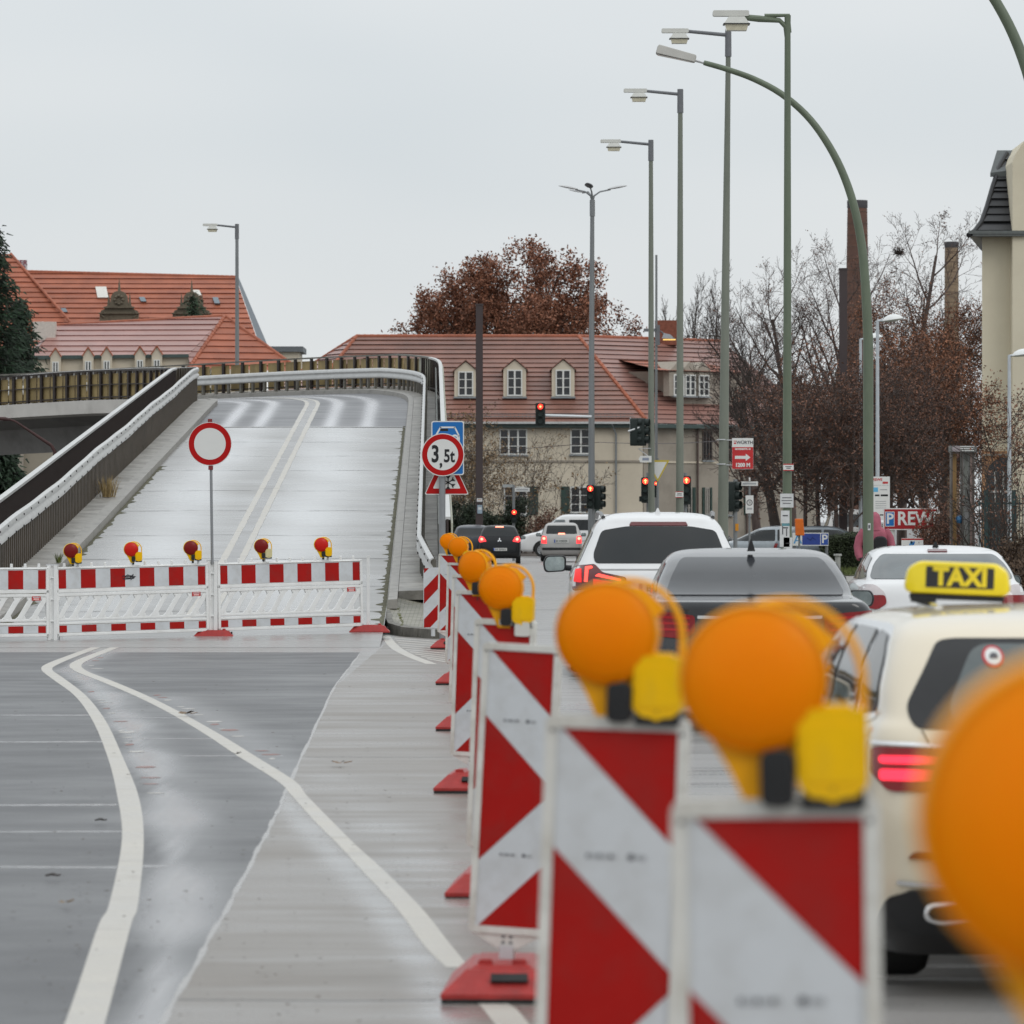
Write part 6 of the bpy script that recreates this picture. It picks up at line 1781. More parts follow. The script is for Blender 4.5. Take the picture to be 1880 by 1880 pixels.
mb = c.patch(rpoly([(-.78,.46),(.78,.46),(.78,.56),(-.78,.56)], .03), 'rear', .02); mb.build('bumper_strip', mTrim, c.r)
for x, y in ((-.74,.6),(.74,.6),(-.74,3.0),(.74,3.0)): c.wheel(x, y, .30, .2)
for sx in (-1,1): c.mirror(sx*.84, 2.6, 1.08, mTrim, .2, .15)
for ax in ('l','rt'): c.part('side_window', [rpoly([(.5,1.14),(.62,1.46),(2.1,1.46),(2.8,1.1)], .05)], ax, mWin)

# --- white van crossing from right to left (front towards the left)
d = 236.0
c = Car('van', (XX(1150,d), d, .02), 'white van seen from its side crossing behind the silver hatchback', 'van', mCarW, [
 (.25,.15,4.7,.86,.1,.25),(.35,.03,4.86,.92,.12,.3),(.6,.0,4.9,.95,.12,.35),(.95,.0,4.78,.955,.1,.35),(1.08,.0,4.4,.95,.1,.35),(1.16,.01,4.05,.935,.1,.3),(1.45,.04,3.62,.90,.1,.25),(1.72,.08,3.28,.865,.1,.22),(1.84,.14,3.10,.83,.12,.2),(1.92,.3,2.9,.72,.15,.2),(1.95,.5,2.7,.4,.1,.1)], rz=R(90), bul=(.02,.08))
for ax in ('l','rt'):
    c.part('side_window', [rpoly([(.25,1.22),(.25,1.70),(2.62,1.70),(2.62,1.22)], .05)], ax, mWin)
    c.part('door_window', [rpoly([(2.80,1.16),(2.80,1.70),(3.22,1.70),(3.72,1.16)], .05)], ax, M('van_door_glass', (.16,.18,.19), .08, var=.3, scale=3, coat=.3))
    for wy_ in (3.85, .95): c.part('wheel_arch', [[(q[0]+wy_, max(.2, q[1]+.34)) for q in circ(.42, 24)]], ax, mUnder)
    c.part('side_strip', [[(.1,.72),(3.4,.72),(3.4,.76),(.1,.76)]], ax, M('strip_grey', (.35,.35,.35), .5), .01)
c.part('windscreen', [rpoly([(-.76,1.22),(.76,1.22),(.70,1.74),(-.70,1.74)], .06)], 'front', M('van_screen', (.30,.33,.34), .08, var=.2, coat=.4))
for x, y in ((-.88,.95),(.88,.95),(-.88,3.85),(.88,3.85)): c.wheel(x, y, .34, .22)
for sx in (-1,1): c.mirror(sx*.95, 3.55, 1.28, mTrim, .2, .24)

# --- further cars: simple family builder
def simple_car(x, s, rz, label, mat, H_=1.48, W=.86, L=4.3, front=False, lit=False, z0=.02, name='parked_car'):
    d = F/s; k = H_/1.48
    c = Car(name, (XX(x,d), d, z0), label, 'car', mat, [
     (.20,.25,L-.25,.72,.2,.3),(.30,.05,L-.07,W*.96,.22,.4),(.50,.0,L,W,.22,.45),(.72*k,.02,L-.02,W,.2,.45),(.86*k,.05,L-.2,W*.985,.18,.5),(.96*k,.10,L-1.0,W*.95,.18,.4),(1.06*k,.25,L-1.35,W*.89,.18,.35),(1.24*k,.45,L-1.75,W*.80,.18,.3),(1.38*k,.62,L-2.05,W*.71,.2,.3),(1.45*k,.9,L-2.3,W*.54,.2,.2),(1.48*k,1.3,L-2.6,W*.25,.1,.1)], rz=rz)
    c.part('rear_window', [rpoly([(-W*.72,1.0*k),(W*.72,1.0*k),(W*.64,1.34*k),(-W*.64,1.34*k)], .05)], 'rear', mWin)
    c.part('windscreen', [rpoly([(-W*.72,1.0*k),(W*.72,1.0*k),(W*.64,1.36*k),(-W*.64,1.36*k)], .05)], 'front', mWinS)
    for ax in ('l','rt'):
        c.part('side_window', [rpoly([(.6,1.02*k),(.85,1.34*k),(1.6,1.36*k),(1.6,1.0*k)], .04), rpoly([(1.67,1.0*k),(1.67,1.36*k),(L-2.15,1.34*k),(L-1.35,1.0*k)], .04)], ax, mWin)
        for wy_ in (.85, L-.85): c.part('wheel_arch', [[(q[0]+wy_, max(.22,q[1]+.32)) for q in circ(.38, 20)]], ax, mUnder)
    for sx in (-1,1):
        c.part('tail_light', [rpoly([(sx*a, z) for a, z in [(.58,.76*k),(.60,.92*k),(.80,.92*k),(.82,.76*k)]][::sx], .03)], 'rear', mTail, .012)
        hl = c.part('headlight', [rpoly([(sx*a, z) for a, z in [(.42,.62),(.50,.76),(.74,.80),(.72,.64)]][::sx], .03)], 'front', mTailClr if not lit else M('head_lit', (.9,.85,.7), .2, emit=(1,.88,.62), es=2.2), .012)
    for xx, yy in ((-W+.09,.85),(W-.09,.85),(-W+.09,L-.85),(W-.09,L-.85)): c.wheel(xx, yy, .32, .2)
    return c
simple_car(868, 47, R(0), 'dark estate car half hidden left of the small black hatchback', mCarDB, 1.5, .88, 4.6, name='waiting_car')
simple_car(1200, 52, R(-118), 'white car turning with its lit headlight behind the thick lamp post', mCarW, 1.40, .86, 4.3, lit=True, name='turning_car')
simple_car(1598, 55, R(120), 'black car with a lit headlight facing the white turning car', mCarK, 1.32, .86, 4.3, lit=True, name='turning_car')
simple_car(1352, 56, R(80), 'dark green estate parked behind the speed zone sign', M('car_dark_green', (.03,.045,.045), .3, coat=.8), 1.58, .86, 4.4)
simple_car(1418, 57, R(-95), 'grey-blue car parked beside the dark green estate', mCarGr, 1.5, .86, 4.3)
simple_car(1520, 57, R(85), 'pale grey car parked behind the low blue parking sign and tree trunks', M('car_pale_grey', (.26,.29,.31), .3, .3, coat=.8), 1.5, .86, 4.3)
simple_car(1562, 48, R(0), 'white and orange van parked beyond the small street trees', M('van_white_orange', (.5,.48,.46), .4, coat=.5), 2.1, .95, 5.0, name='parked_van')
# ------------------------------------------------------------------ buildings
mTileA = M('roof_tile_brown_red', (.205,.092,.066), .42, var=.22, scale=.8, dirt=(.15,.085,.065), dscale=.5, damt=.7, perisland=.10, spec=.6)
mTileB = M('roof_tile_orange', (.335,.102,.052), .5, var=.18, scale=.8, dirt=(.25,.08,.05), dscale=.5, damt=.6, perisland=.08)
mTileC = M('roof_tile_sky_sheen', (.32,.165,.14), .36, var=.14, scale=.8, dirt=(.24,.10,.08), dscale=.4, damt=.5, perisland=.08, spec=.7)  # pinker than the other tiles: sky sheen put into the colour
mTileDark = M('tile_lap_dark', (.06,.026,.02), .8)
mTileBlk = M('roof_tile_anthracite', (.022,.022,.024), .4, var=.2, scale=2, perisland=.15)
mTileBlkL = M('tile_gap_black', (.008,.008,.008), .8)
mPlasterA = M('plaster_cream', (.60,.53,.42), .75, var=.06, scale=.6, dirt=(.48,.42,.33), dscale=.35, damt=.6)
mPlasterB = M('plaster_trim_wing_shade', (.33,.29,.24), .75, var=.08, scale=.6, dirt=(.18,.155,.125), dscale=.35, damt=.7)  # real trim colour; on the wing wall it stands for shade
mPlasterC = M('plaster_pale_yellow', (.66,.60,.46), .75, var=.05, scale=.4, dirt=(.56,.49,.37), dscale=.3, damt=.5)
mPlasterO = M('plaster_salmon', (.46,.25,.13), .75, var=.12, scale=1)
mFrame = M('window_frame_white', (.68,.68,.65), .45, var=.04)
mPane = M('window_pane', (.020,.022,.026), .08, var=.5, scale=.8, spec=.6)
mShut = M('shutter_green', (.035,.062,.052), .55, var=.15, scale=5)
mGut = M('gutter_zinc', (.55,.56,.55), .35, .5, var=.1)
mFascia = M('fascia_green_grey', (.06,.085,.08), .6, var=.15)
mSill = M('sill_zinc', (.26,.28,.29), .45, .3)
def clipz(poly, z, below):
    o_ = []
    for i in range(len(poly)):
        p, q = poly[i-1], poly[i]
        ip = (p.z <= z+1e-9) == below if below else p.z >= z-1e-9; iq = (q.z <= z+1e-9) if below else q.z >= z-1e-9
        if below: ip = p.z <= z+1e-9
        if ip != iq:
            t = (z-p.z)/(q.z-p.z); o_.append(p.lerp(q, t))
        if iq: o_.append(q)
    return o_
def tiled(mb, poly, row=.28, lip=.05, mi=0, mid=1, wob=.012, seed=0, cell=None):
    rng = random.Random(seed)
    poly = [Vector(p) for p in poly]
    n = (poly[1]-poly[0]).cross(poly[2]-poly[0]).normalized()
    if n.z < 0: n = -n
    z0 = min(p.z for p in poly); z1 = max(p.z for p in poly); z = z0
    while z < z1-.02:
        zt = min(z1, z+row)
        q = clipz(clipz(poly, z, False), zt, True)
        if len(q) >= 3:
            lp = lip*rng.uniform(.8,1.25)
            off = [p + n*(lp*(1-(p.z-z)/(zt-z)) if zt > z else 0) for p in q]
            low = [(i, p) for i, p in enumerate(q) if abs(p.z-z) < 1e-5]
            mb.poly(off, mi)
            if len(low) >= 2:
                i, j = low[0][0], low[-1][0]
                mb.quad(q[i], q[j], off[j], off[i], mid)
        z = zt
def ridge_caps(mb, a, b, r_=.11, mi=0):
    a = Vector(a); b = Vector(b); n = max(1, int((b-a).length/.38))
    for k in range(n):
        p = a.lerp(b, k/n); q = a.lerp(b, (k+1.08)/n); mb.tube([p, q], [r_, r_*.86], 7, mi)
def bpart(mb, name, mats, parent, **k):
    o = mb.build(name, mats, parent, **k); o.location = -parent.location; return o
def window(parent, x0, x1, y0, y1, d, cols=2, rows=3, sill=True, shut=None, frame=mFrame, depth=.0, dirx=None, name='window'):
    # x0..x1, y0..y1 pixels on plane at distance d (facing the camera), or dirx = (origin, unit x vector) for a turned wall
    X0, X1, Z1, Z0 = XX(x0, d), XX(x1, d), ZZ(y0, d), ZZ(y1, d)
    return window_m(parent, X0, X1, Z0, Z1, d, cols, rows, sill, shut, frame, name)
def window_m(parent, X0, X1, Z0, Z1, d, cols=2, rows=3, sill=True, shut=None, frame=mFrame, name='window', T=None):
    T = T or Matrix.Identity(4)
    mb = MB(); t = .075; w_ = X1-X0; h = Z1-Z0; yy = d-.03
    mb.box(((X0+X1)/2, yy, Z1-t/2), (w_, .09, t), 0, T); mb.box(((X0+X1)/2, yy, Z0+t/2), (w_, .09, t), 0, T)
    mb.box((X0+t/2, yy, (Z0+Z1)/2), (t, .088, h-2*t), 0, T); mb.box((X1-t/2, yy, (Z0+Z1)/2), (t, .088, h-2*t), 0, T)
    for k in range(1, cols): mb.box((X0+w_*k/cols, yy, (Z0+Z1)/2), (.10, .08, h-2*t), 0, T)
    for k in range(1, rows): mb.box(((X0+X1)/2, yy+.012, Z0+h*k/rows), (w_-2*t, .05, .04), 0, T)
    f = bpart(mb, name, frame, parent)
    mb = MB(); mb.box(((X0+X1)/2, yy+.025, (Z0+Z1)/2), (w_-t, .01, h-t), 0, T); p = mb.build('pane', mPane, f)
    if sill:
        mb = MB(); mb.box(((X0+X1)/2, d-.07, Z0-.05), (w_+.14, .16, .08), 0, T); mb.build('sill', mSill, f)
    if shut:
        for sg in shut:
            mb = MB(); sw_ = w_*.42; cx = X0-sw_/2-.06 if sg < 0 else X1+sw_/2+.06
            mb.box((cx, d-.05, (Z0+Z1)/2), (sw_, .05, h), 0, T)
            for q in (.27, .73): mb.box((cx, d-.08, Z0+h*q), (sw_*.7, .02, h*.36), 0, T)
            bpart(mb, 'shutter', mShut, parent)
    return f
# ---- long house with dormers in the middle
D = 290.0; ze = ZZ(768, D); zr = ZZ(617, D)*1.0
r = empty('house', (-2.5, D, 0), 'long cream house with brown-red hip roof and three dormers behind the ramp crest', 'house')
FL, FR = Vector((-12.3, D, ze)), Vector((XX(1180, D), D, ze)); BL = Vector((-17.0, D+12, ze)); BR = Vector((8.6, D+12, ze))
RL, RR = Vector((XX(655, D+6), D+6, ZZ(617, D+6))), Vector((XX(1062, D+6), D+6, ZZ(617, D+6)))
ov = .45
mb = MB()
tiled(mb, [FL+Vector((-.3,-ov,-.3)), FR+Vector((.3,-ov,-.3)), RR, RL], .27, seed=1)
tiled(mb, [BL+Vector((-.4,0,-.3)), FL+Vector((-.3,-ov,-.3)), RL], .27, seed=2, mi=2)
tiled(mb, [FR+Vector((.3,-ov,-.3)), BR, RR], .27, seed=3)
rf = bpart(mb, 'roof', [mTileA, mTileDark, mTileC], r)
mb = MB(); ridge_caps(mb, RL, RR); ridge_caps(mb, FL+Vector((-.3,-ov,-.25)), RL, .12); ridge_caps(mb, FR+Vector((.3,-ov,-.25)), RR, .12); ridge_caps(mb, BL, RL)
mb.build('ridge_tile', mTileB, rf)
mb = MB(); mb.box(((FL.x+FR.x)/2, D-ov-.12, ze-.26), (FR.x-FL.x+.8, .14, .12)); mb.build('gutter', mGut, rf)
mb = MB(); mb.box(((FL.x+FR.x)/2, D-.21, ze-.42), (FR.x-FL.x+.5, .45, .22)); mb.build('fascia', mFascia, rf)
# snow guard fence above the gutter
mb = MB(); x = FL.x+1
y0 = D-ov+.35; z0 = ze-.02
for k in range(2): mb.box(((FL.x+FR.x)/2+1, y0, z0+.12+.14*k), (FR.x-FL.x-3, .02, .025))
while x < FR.x-1: mb.box((x, y0, z0+.12), (.02,.02,.28)); x += .22
mb.build('snow_guard', mSteelGrey, rf)
mb = MB(); mb.add([(FL.x,D,-.1),(FR.x,D,-.1),(BR.x,BR.y,-.1),(BL.x,BL.y,-.1),(FL.x,D,ze-.31),(FR.x,D,ze-.31),(BR.x,BR.y,ze-.31),(BL.x,BL.y,ze-.31)], [(0,1,5,4),(1,2,6,5),(2,3,7,6),(3,0,4,7),(4,5,6,7)])
wl = bpart(mb, 'wall', mPlasterA, r)
mb = MB(); mb.box(((FL.x+FR.x)/2, D-.035, ZZ(847, D)), (FR.x-FL.x, .05, .12)); mb.build('string_course', mPlasterB, wl)
mb = MB(); x = XX(1131, D); mb.tube([(x-.25,D-.5,ze-.3),(x,D-.12,ze-.9),(x,D-.12,.0)], .055, 8); mb.build('downpipe', mSill, wl)
window(r, 917, 968, 787, 835, D, 3, 3); window(r, 1047, 1086, 787, 834, D, 2, 3); window(r, 790, 832, 787, 834, D, 2, 3)
window(r, 925, 968, 893, 945, D, 2, 3, shut=(1,)); window(r, 1047, 1083, 893, 942, D, 2, 3, shut=(-1, 1))
def roof_y(z): return D + (z-ze)*(6.0/(RL.z-ze))
def dormer(parent, xc, yap, ysh, ybot, w_, mat=mPlasterA, tile=mTileA, win=(2,3), ww=.86, label=None):
    zb = ZZ(ybot, D+1.6); df = roof_y(zb)-.12; zb = ZZ(ybot, df); za = ZZ(yap, df); zs = ZZ(ysh, df); X = XX(xc, df); h = w_/2
    db = roof_y(za)+.2; ds = roof_y(zs)+.1
    mb = MB()
    mb.add([(X-h,df,zb),(X+h,df,zb),(X+h,df,zs),(X,df,za),(X-h,df,zs),(X-h,ds,zs),(X+h,ds,zs)], [(0,1,2,3,4),(0,4,5),(1,6,2)], 0)
    o = bpart(mb, 'dormer', mat, parent)
    mb = MB(); e = .10
    for sg in (-1,1):
        a = Vector((X+sg*(h+e), df-e, zs-e*.6)); b = Vector((X, df-e, za+.06)); c_ = Vector((X, db, za+.06)); d_ = Vector((X+sg*(h+e), roof_y(zs-e*.6), zs-e*.6))
        up = Vector((0,0,.06))
        mb.add([a,b,c_,d_,a+up,b+up,c_+up,d_+up], [(3,2,1,0),(4,5,6,7),(0,1,5,4),(3,0,4,7),(2,3,7,6)], 0)
    mb.build('dormer_roof', tile, o)
    wz0 = zb+.12; wz1 = zs-.02
    f = window_m(o, X-ww/2, X+ww/2, wz0, wz1, df, win[0], win[1], False); f.location = (0,0,0)
    mb = MB(); mb.box((X, df-.08, zb+.04), (w_+.1,.2,.10)); mb.build('sill', mSill, o)
for xc, ya in ((855, 664), (945, 661), (1034, 661)): dormer(r, xc, ya, ya+17, 731, 1.28)
# small eyebrow bumps on the left of the front roof
for xc in (648, 752):
    mb = MB(); zb = ZZ(672, D+3); yf = roof_y(zb)-.2; X = XX(xc, yf)
    for sg in (-1,1):
        mb.add([(X,yf-.1,zb+.35),(X+sg*.9,yf,zb-.25),(X+sg*.7,yf+1.0,zb+.55),(X,yf+1.2,zb+.75)], [(0,1,2,3)])
    mb.build('roof_bump', mTileA, rf)
# ---- shaded wing to the right
WA = Vector((XX(1180, D)+.05, D+.05, ze)); WB_ = Vector((XX(1500, 300), 300, ze)); wx = (WB_-WA); wx.z = 0; Lw = wx.length; wx.normalize(); wy = Vector((-wx.y, wx.x, 0))
TW = Matrix(((wx.x, wy.x, 0, WA.x), (wx.y, wy.y, 0, WA.y), (0,0,1,0), (0,0,0,1)))
r2 = empty('house', (WA.x, WA.y, 0), 'house wing in shade-toned plaster with green shutters behind the green lamp posts and bare trees', 'house')
def tw(x, y, z): return TW @ Vector((x, y, z))
zrw = RR.z; lr = RR - Vector((WA.x, WA.y, RR.z)); lrx, lry = lr.dot(wx), lr.dot(wy)
mb = MB()
tiled(mb, [tw(-.3,-.45,ze-.3), tw(Lw+.4,-.45,ze-.3), tw(Lw-1.0,lry,zrw), tw(lrx,lry,zrw)], .27, seed=7)
rf2 = bpart(mb, 'roof', [M('roof_tile_wing_sheen', (.265,.135,.11), .42, var=.2, scale=.8, dirt=(.2,.08,.055), dscale=.4, damt=.6, perisland=.1, spec=.6), mTileDark], r2)  # lighter pink tone paints the sky sheen on this slope
mb = MB(); ridge_caps(mb, tw(lrx,lry,zrw), tw(Lw-1,lry,zrw)); mb.build('ridge_tile', mTileB, rf2)
mb = MB()
for q, w_, h in ((8.4, .7, 1.3),):
    p = tw(q, lry-.3, zrw); mb.box((p.x, p.y, zrw+.35), (w_*1.8, .8, h*1.1))
mb.build('chimney', M('chimney_brick', (.20,.07,.045), .8, var=.25, scale=6), rf2)
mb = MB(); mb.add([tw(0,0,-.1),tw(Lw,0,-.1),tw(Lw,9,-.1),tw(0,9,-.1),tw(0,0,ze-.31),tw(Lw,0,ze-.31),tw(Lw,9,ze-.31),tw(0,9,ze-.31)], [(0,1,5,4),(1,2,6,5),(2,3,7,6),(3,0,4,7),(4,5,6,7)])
wl2 = bpart(mb, 'wall', mPlasterB, r2)  # darker plaster puts the wing's shade into its wall colour
mb = MB(); mb.box((Lw/2, -.035, ZZ(849, D+3)), (Lw, .05, .10), 0, TW); mb.build('string_course', mPlasterA, wl2)
mb = MB(); mb.box((Lw/2, -.25, ze-.42), (Lw+.6, .5, .22), 0, TW); mb.build('fascia', mFascia, rf2)
for q in (4.25, 8.3): 
    mb = MB(); mb.tube([tw(q,-.12,ze-.5), tw(q,-.12,0)], .06, 8); mb.build('downpipe', M('pipe_brown', (.10,.07,.06), .5), wl2)
wq = lambda x: (Vector((XX(x, 294), 294, 0)) - WA).dot(wx)
Zt = lambda y: ZZ(y, 294)
for x0, x1 in ((1268,1302),(1345,1380),(1425,1460)):
    window_m(r2, wq(x0), wq(x1), Zt(845), Zt(792), 0, 3, 1, True, None, M('frame_dark_wood', (.07,.06,.055), .5), T=TW)
for x0, x1 in ((1205,1228),(1276,1292),(1358,1376),(1432,1452)):
    window_m(r2, wq(x0), wq(x1), Zt(945), Zt(895), 0, 2, 4, True, (-1,1), M('frame_grey', (.3,.28,.25), .5), T=TW)
# long shed dormer of the wing with gabled window bays
mb = MB(); za = Zt(682); yb = lambda z: -.45+(z-ze+.3)*((lry+.45)/(zrw-ze+.3))
x0, x1 = wq(1165), wq(1475)
mb.add([tw(x0,yb(za)+.2,za), tw(x0+2.0,1.2,ze+.85), tw(x1,1.2,ze+.85), tw(x1,1.2,za), tw(x0+1.1,1.2,za)], [(0,1,4),(1,2,3,4)]); sd = bpart(mb, 'shed_dormer', M('plaster_dormer', (.34,.30,.25), .75, var=.1), r2)
mb = MB(); zt_ = Zt(660)
tiled(mb, [tw(x0-.4,.75,za-.02), tw(x1,.75,za-.02), tw(x1,yb(zt_)+.1,zt_+.05), tw(x0+.4,yb(zt_)+.1,zt_+.05)], .22, seed=9)
mb.build('shed_roof', [mTileB, mTileDark], sd)
for xc in (1220, 1262, 1312):
    xx = wq(xc); zg = Zt(664); mb = MB(); w_ = .75
    mb.add([tw(xx-w_,.85,Zt(728)),tw(xx+w_,.85,Zt(728)),tw(xx+w_,.85,Zt(683)),tw(xx,.85,zg),tw(xx-w_,.85,Zt(683)),tw(xx-w_,1.3,Zt(728)),tw(xx+w_,1.3,Zt(728)),tw(xx+w_,1.3,Zt(683)),tw(xx-w_,1.3,Zt(683)),tw(xx,2.6,zg)], [(0,1,2,3,4),(0,4,8,5),(1,6,7,2),(2,7,9,3),(3,9,8,4)])
    mb.build('dormer_gable', MATS['plaster_dormer'], sd)
    f = window_m(sd, xx-.42, xx+.42, Zt(727), Zt(688), .85, 2, 3, True, T=TW); f.location = (0,0,0)
# ---- left buildings
D2 = 360.0
r3 = empty('house', (-24, D2, 0), 'red-roofed house with small gabled dormers and orange hip end behind the viaduct railing', 'house')
za, zb_ = 0, 0
A = P(105, 597, D2+6); B = P(413, 580, D2+6); El = P(60, 655, D2); Er = P(346, 652, D2); E2 = P(347, 676, D2-1.0); E3 = P(556, 684, D2+1.5)
Bz = B.copy()
mb = MB(); tiled(mb, [El, Er, B, A], .40, .06, 0, 1, seed=4)
tiled(mb, [E2, E3, B], .46, .06, 2, 1, seed=5)
tiled(mb, [E2, B, Er], .40, .05, 0, 1, seed=6)
tiled(mb, [El, A, P(45, 655, D2+12)], .4, .05, 0, 1, seed=6)
rf3 = bpart(mb, 'roof', [mTileC, M('lap_dark_red', (.16,.045,.035), .7), mTileB], r3)
mb = MB(); ridge_caps(mb, A, B, .14); ridge_caps(mb, E2, B, .16); ridge_caps(mb, B, E3, .16); mb.build('ridge_tile', mTileB, rf3)
mb = MB(); mb.add([El+Vector((0,.2,-.1)), Er+Vector((0,.2,-.1)), Er+Vector((0,.2,-9)), El+Vector((0,.2,-9))], [(0,1,2,3)]); wl3 = bpart(mb, 'wall', mPlasterA, r3)
mb = MB(); mb.add([P(58,653,D2-.1), P(346,650,D2-.1), P(346,656,D2-.1), P(58,660,D2-.1), P(58,653,D2+.15), P(346,650,D2+.15), P(346,656,D2+.15), P(58,660,D2+.15)], [(0,1,2,3),(3,2,6,7),(0,4,5,1)]); mb.build('fascia', mFascia, rf3)
for xc in (102, 162, 196, 257, 288):
    X = XX(xc, D2-.3); dd = D2-.3; zt_ = ZZ(640-(xc-102)*.02, dd); zsx = ZZ(652-(xc-102)*.02, dd); h = .36
    mb = MB(); mb.add([(X-h,dd,zsx-3),(X+h,dd,zsx-3),(X+h,dd,zsx),(X,dd,zt_),(X-h,dd,zsx),(X-h,dd+1,zsx-3),(X+h,dd+1,zsx-3),(X+h,dd+1,zsx),(X,dd+2.2,zt_),(X-h,dd+1,zsx)], [(0,1,2,3,4),(0,4,9,5),(1,6,7,2),(2,7,8,3),(3,8,9,4)]); dm = bpart(mb, 'dormer', mPlasterA, r3)
    f = window_m(dm, X-.22, X+.22, zsx-1.5, zsx-.45, dd, 2, 1, False); f.location = (0,0,0)
    mb = MB()
    for sg in (-1,1): mb.tube([(X+sg*(h+.06), dd-.08, zsx-.12), (X, dd-.08, zt_+.05)], .05, 5)
    mb.build('dormer_verge', mTileB, dm)
mb = MB(); mb.box(tuple(P(82, 608, D2+4)), (1.6, 1.0, 1.3)); mb.lathe([(.001,.5),(.3,.4),(.42,.0)], 12, 0, Matrix.Translation(P(78, 603, D2+4))); mb.build('roof_vent', M('vent_pale', (.55,.5,.45), .5), rf3)
D3 = 405.0
r4 = empty('house', (-30, D3, 0), 'big red-roofed building with a carved stone gable, skylights and slate edge, highest at the left', 'house')
A = P(48, 499, D3+10); B = P(432, 509, D3+10); C_ = P(478, 640, D3); Dl = P(-60, 640, D3)
mb = MB(); tiled(mb, [Dl, C_, B, A], .42, .07, 0, 1, seed=10)
T1 = P(20, 466, D3+7); tiled(mb, [P(-150, 640, D3-3), P(175, 640, D3-3), T1, P(-40, 466, D3+7)], .42, .07, 0, 1, seed=11)
rf4 = bpart(mb, 'roof', [mTileB, M('lap_dark_red', (.16,.045,.035), .7)], r4)
mb = MB(); mb.add([C_+Vector((.05,0,0)), B+Vector((.05,0,0)), P(438,509,D3+13), P(494,640,D3+4)], [(0,1,2,3)]); mb.build('slate_verge', M('slate', (.12,.14,.16), .5, var=.1), rf4)
mb = MB(); ridge_caps(mb, A, B, .16); ridge_caps(mb, T1, P(150, 615, D3-2.4), .12); mb.build('ridge_tile', mTileB, rf4)
mb = MB(); mb.add([Dl+Vector((0,.5,0)), C_+Vector((0,.5,0)), C_+Vector((0,.5,-12)), Dl+Vector((0,.5,-12))], [(0,1,2,3)]); bpart(mb, 'wall', mPlasterA, r4)
def roof4(y): # depth on the front plane for a pixel row
    t = (640-y)/(640-503); return D3 + 10*t
for x, y, w_, h, m_, nm in ((187,536,20,20,'skylight_white','skylight'),(118,569,9,7,'skylight_grey','skylight'),(262,549,10,8,'skylight_grey','skylight'),(397,551,10,11,'skylight_grey','skylight'),(362,537,12,10,'skylight_white','skylight')):
    dd = roof4(y); a = P(x-w_/2-2, y-h/2, roof4(y-h/2)-.35); b = P(x+w_/2-2, y-h/2, roof4(y-h/2)-.35); c_ = P(x+w_/2+2, y+h/2, roof4(y+h/2)-.35); e = P(x-w_/2+2, y+h/2, roof4(y+h/2)-.35)
    mb = MB(); nb = Vector((0,.3,-.2)); mb.add([a,b,c_,e,a+nb,b+nb,c_+nb,e+nb], [(0,1,2,3),(0,4,5,1),(1,5,6,2),(2,6,7,3),(3,7,4,0)])
    mb.build(nm, M(m_, (.62,.60,.55) if 'white' in m_ else (.16,.20,.23), .25), rf4)
mStone = M('carved_sandstone', (.15,.125,.09), .85, var=.35, scale=1.5, bump=.4, dirt=(.06,.055,.04), dscale=1.5, damt=.8)
def stone_gable(xc, ytop, ybot, k, dd):
    X = XX(xc, dd); z0 = ZZ(ybot, dd); S_ = (ZZ(ytop, dd)-z0)/5.0
    mb = MB()
    pr = [(-2.1,0),(2.1,0),(2.1,.9),(1.9,1.3),(1.55,1.45),(1.45,1.75),(1.0,1.8),(.95,2.2),(.85,2.9),(.55,3.3),(.25,3.4),(-.25,3.4),(-.55,3.3),(-.85,2.9),(-.95,2.2),(-1.0,1.8),(-1.45,1.75),(-1.55,1.45),(-1.9,1.3),(-2.1,.9)]
    mb.prism([(X+a*S_, z0+b*S_) for a, b in pr], dd-.4, dd+.4, 'y')
    mb.box((X, dd-.1, z0+1.62*S_), (3.3*S_, 1.1, .14*S_)); mb.box((X, dd-.1, z0+.98*S_), (4.4*S_, 1.0, .1*S_))
    for a, b, hh in ((0,3.3,1.7),(-1.15,1.75,1.7),(1.15,1.75,1.7)):
        mb.add([(X+(a-.16)*S_,dd-.2,z0+b*S_),(X+(a+.16)*S_,dd-.2,z0+b*S_),(X+(a+.16)*S_,dd+.2,z0+b*S_),(X+(a-.16)*S_,dd+.2,z0+b*S_),(X+a*S_,dd,z0+(b+hh)*S_)], [(0,1,4),(1,2,4),(2,3,4),(3,0,4)])
        mb.lathe([(.001,.14*S_),(.2*S_,0),(.001,-.14*S_)], 10, 0, Matrix.Translation((X+a*S_, dd, z0+(b+.25)*S_)))
    for q in range(8):
        a = 2*math.pi*q/8; mb.lathe([(.001,.2),(.16*S_,.1),(.19*S_,0)], 8, 0, Matrix.Translation((X+.42*S_*math.cos(a), dd-.4, z0+(2.45+.45*math.sin(a))*S_)) @ Matrix.Rotation(R(90), 4, 'X'))
    for sg in (-1,1): mb.tube([(X+sg*1.5*S_, dd-.45, z0+.9*S_), (X+sg*1.75*S_, dd-.45, z0+1.25*S_), (X+sg*1.95*S_, dd-.45, z0+.8*S_), (X+sg*1.6*S_, dd-.45, z0+.5*S_)], .12*S_, 6)
    bpart(mb, 'stone_gable', mStone, r4)
    mb = MB(); mb.add([(X-1.9*S_,dd,z0+1.3*S_),(X,dd,z0+1.9*S_),(X+1.9*S_,dd,z0+1.3*S_),(X+1.7*S_,dd+6,z0+1.5*S_),(X,dd+6,z0+2.1*S_),(X-1.7*S_,dd+6,z0+1.5*S_)], [(0,1,4,5),(1,2,3,4)]); mb.build('gable_roof', mTileB, rf4)
stone_gable(219, 508, 592, 1, D3+2.5); stone_gable(352, 510, 592, 1, D3+2.6)
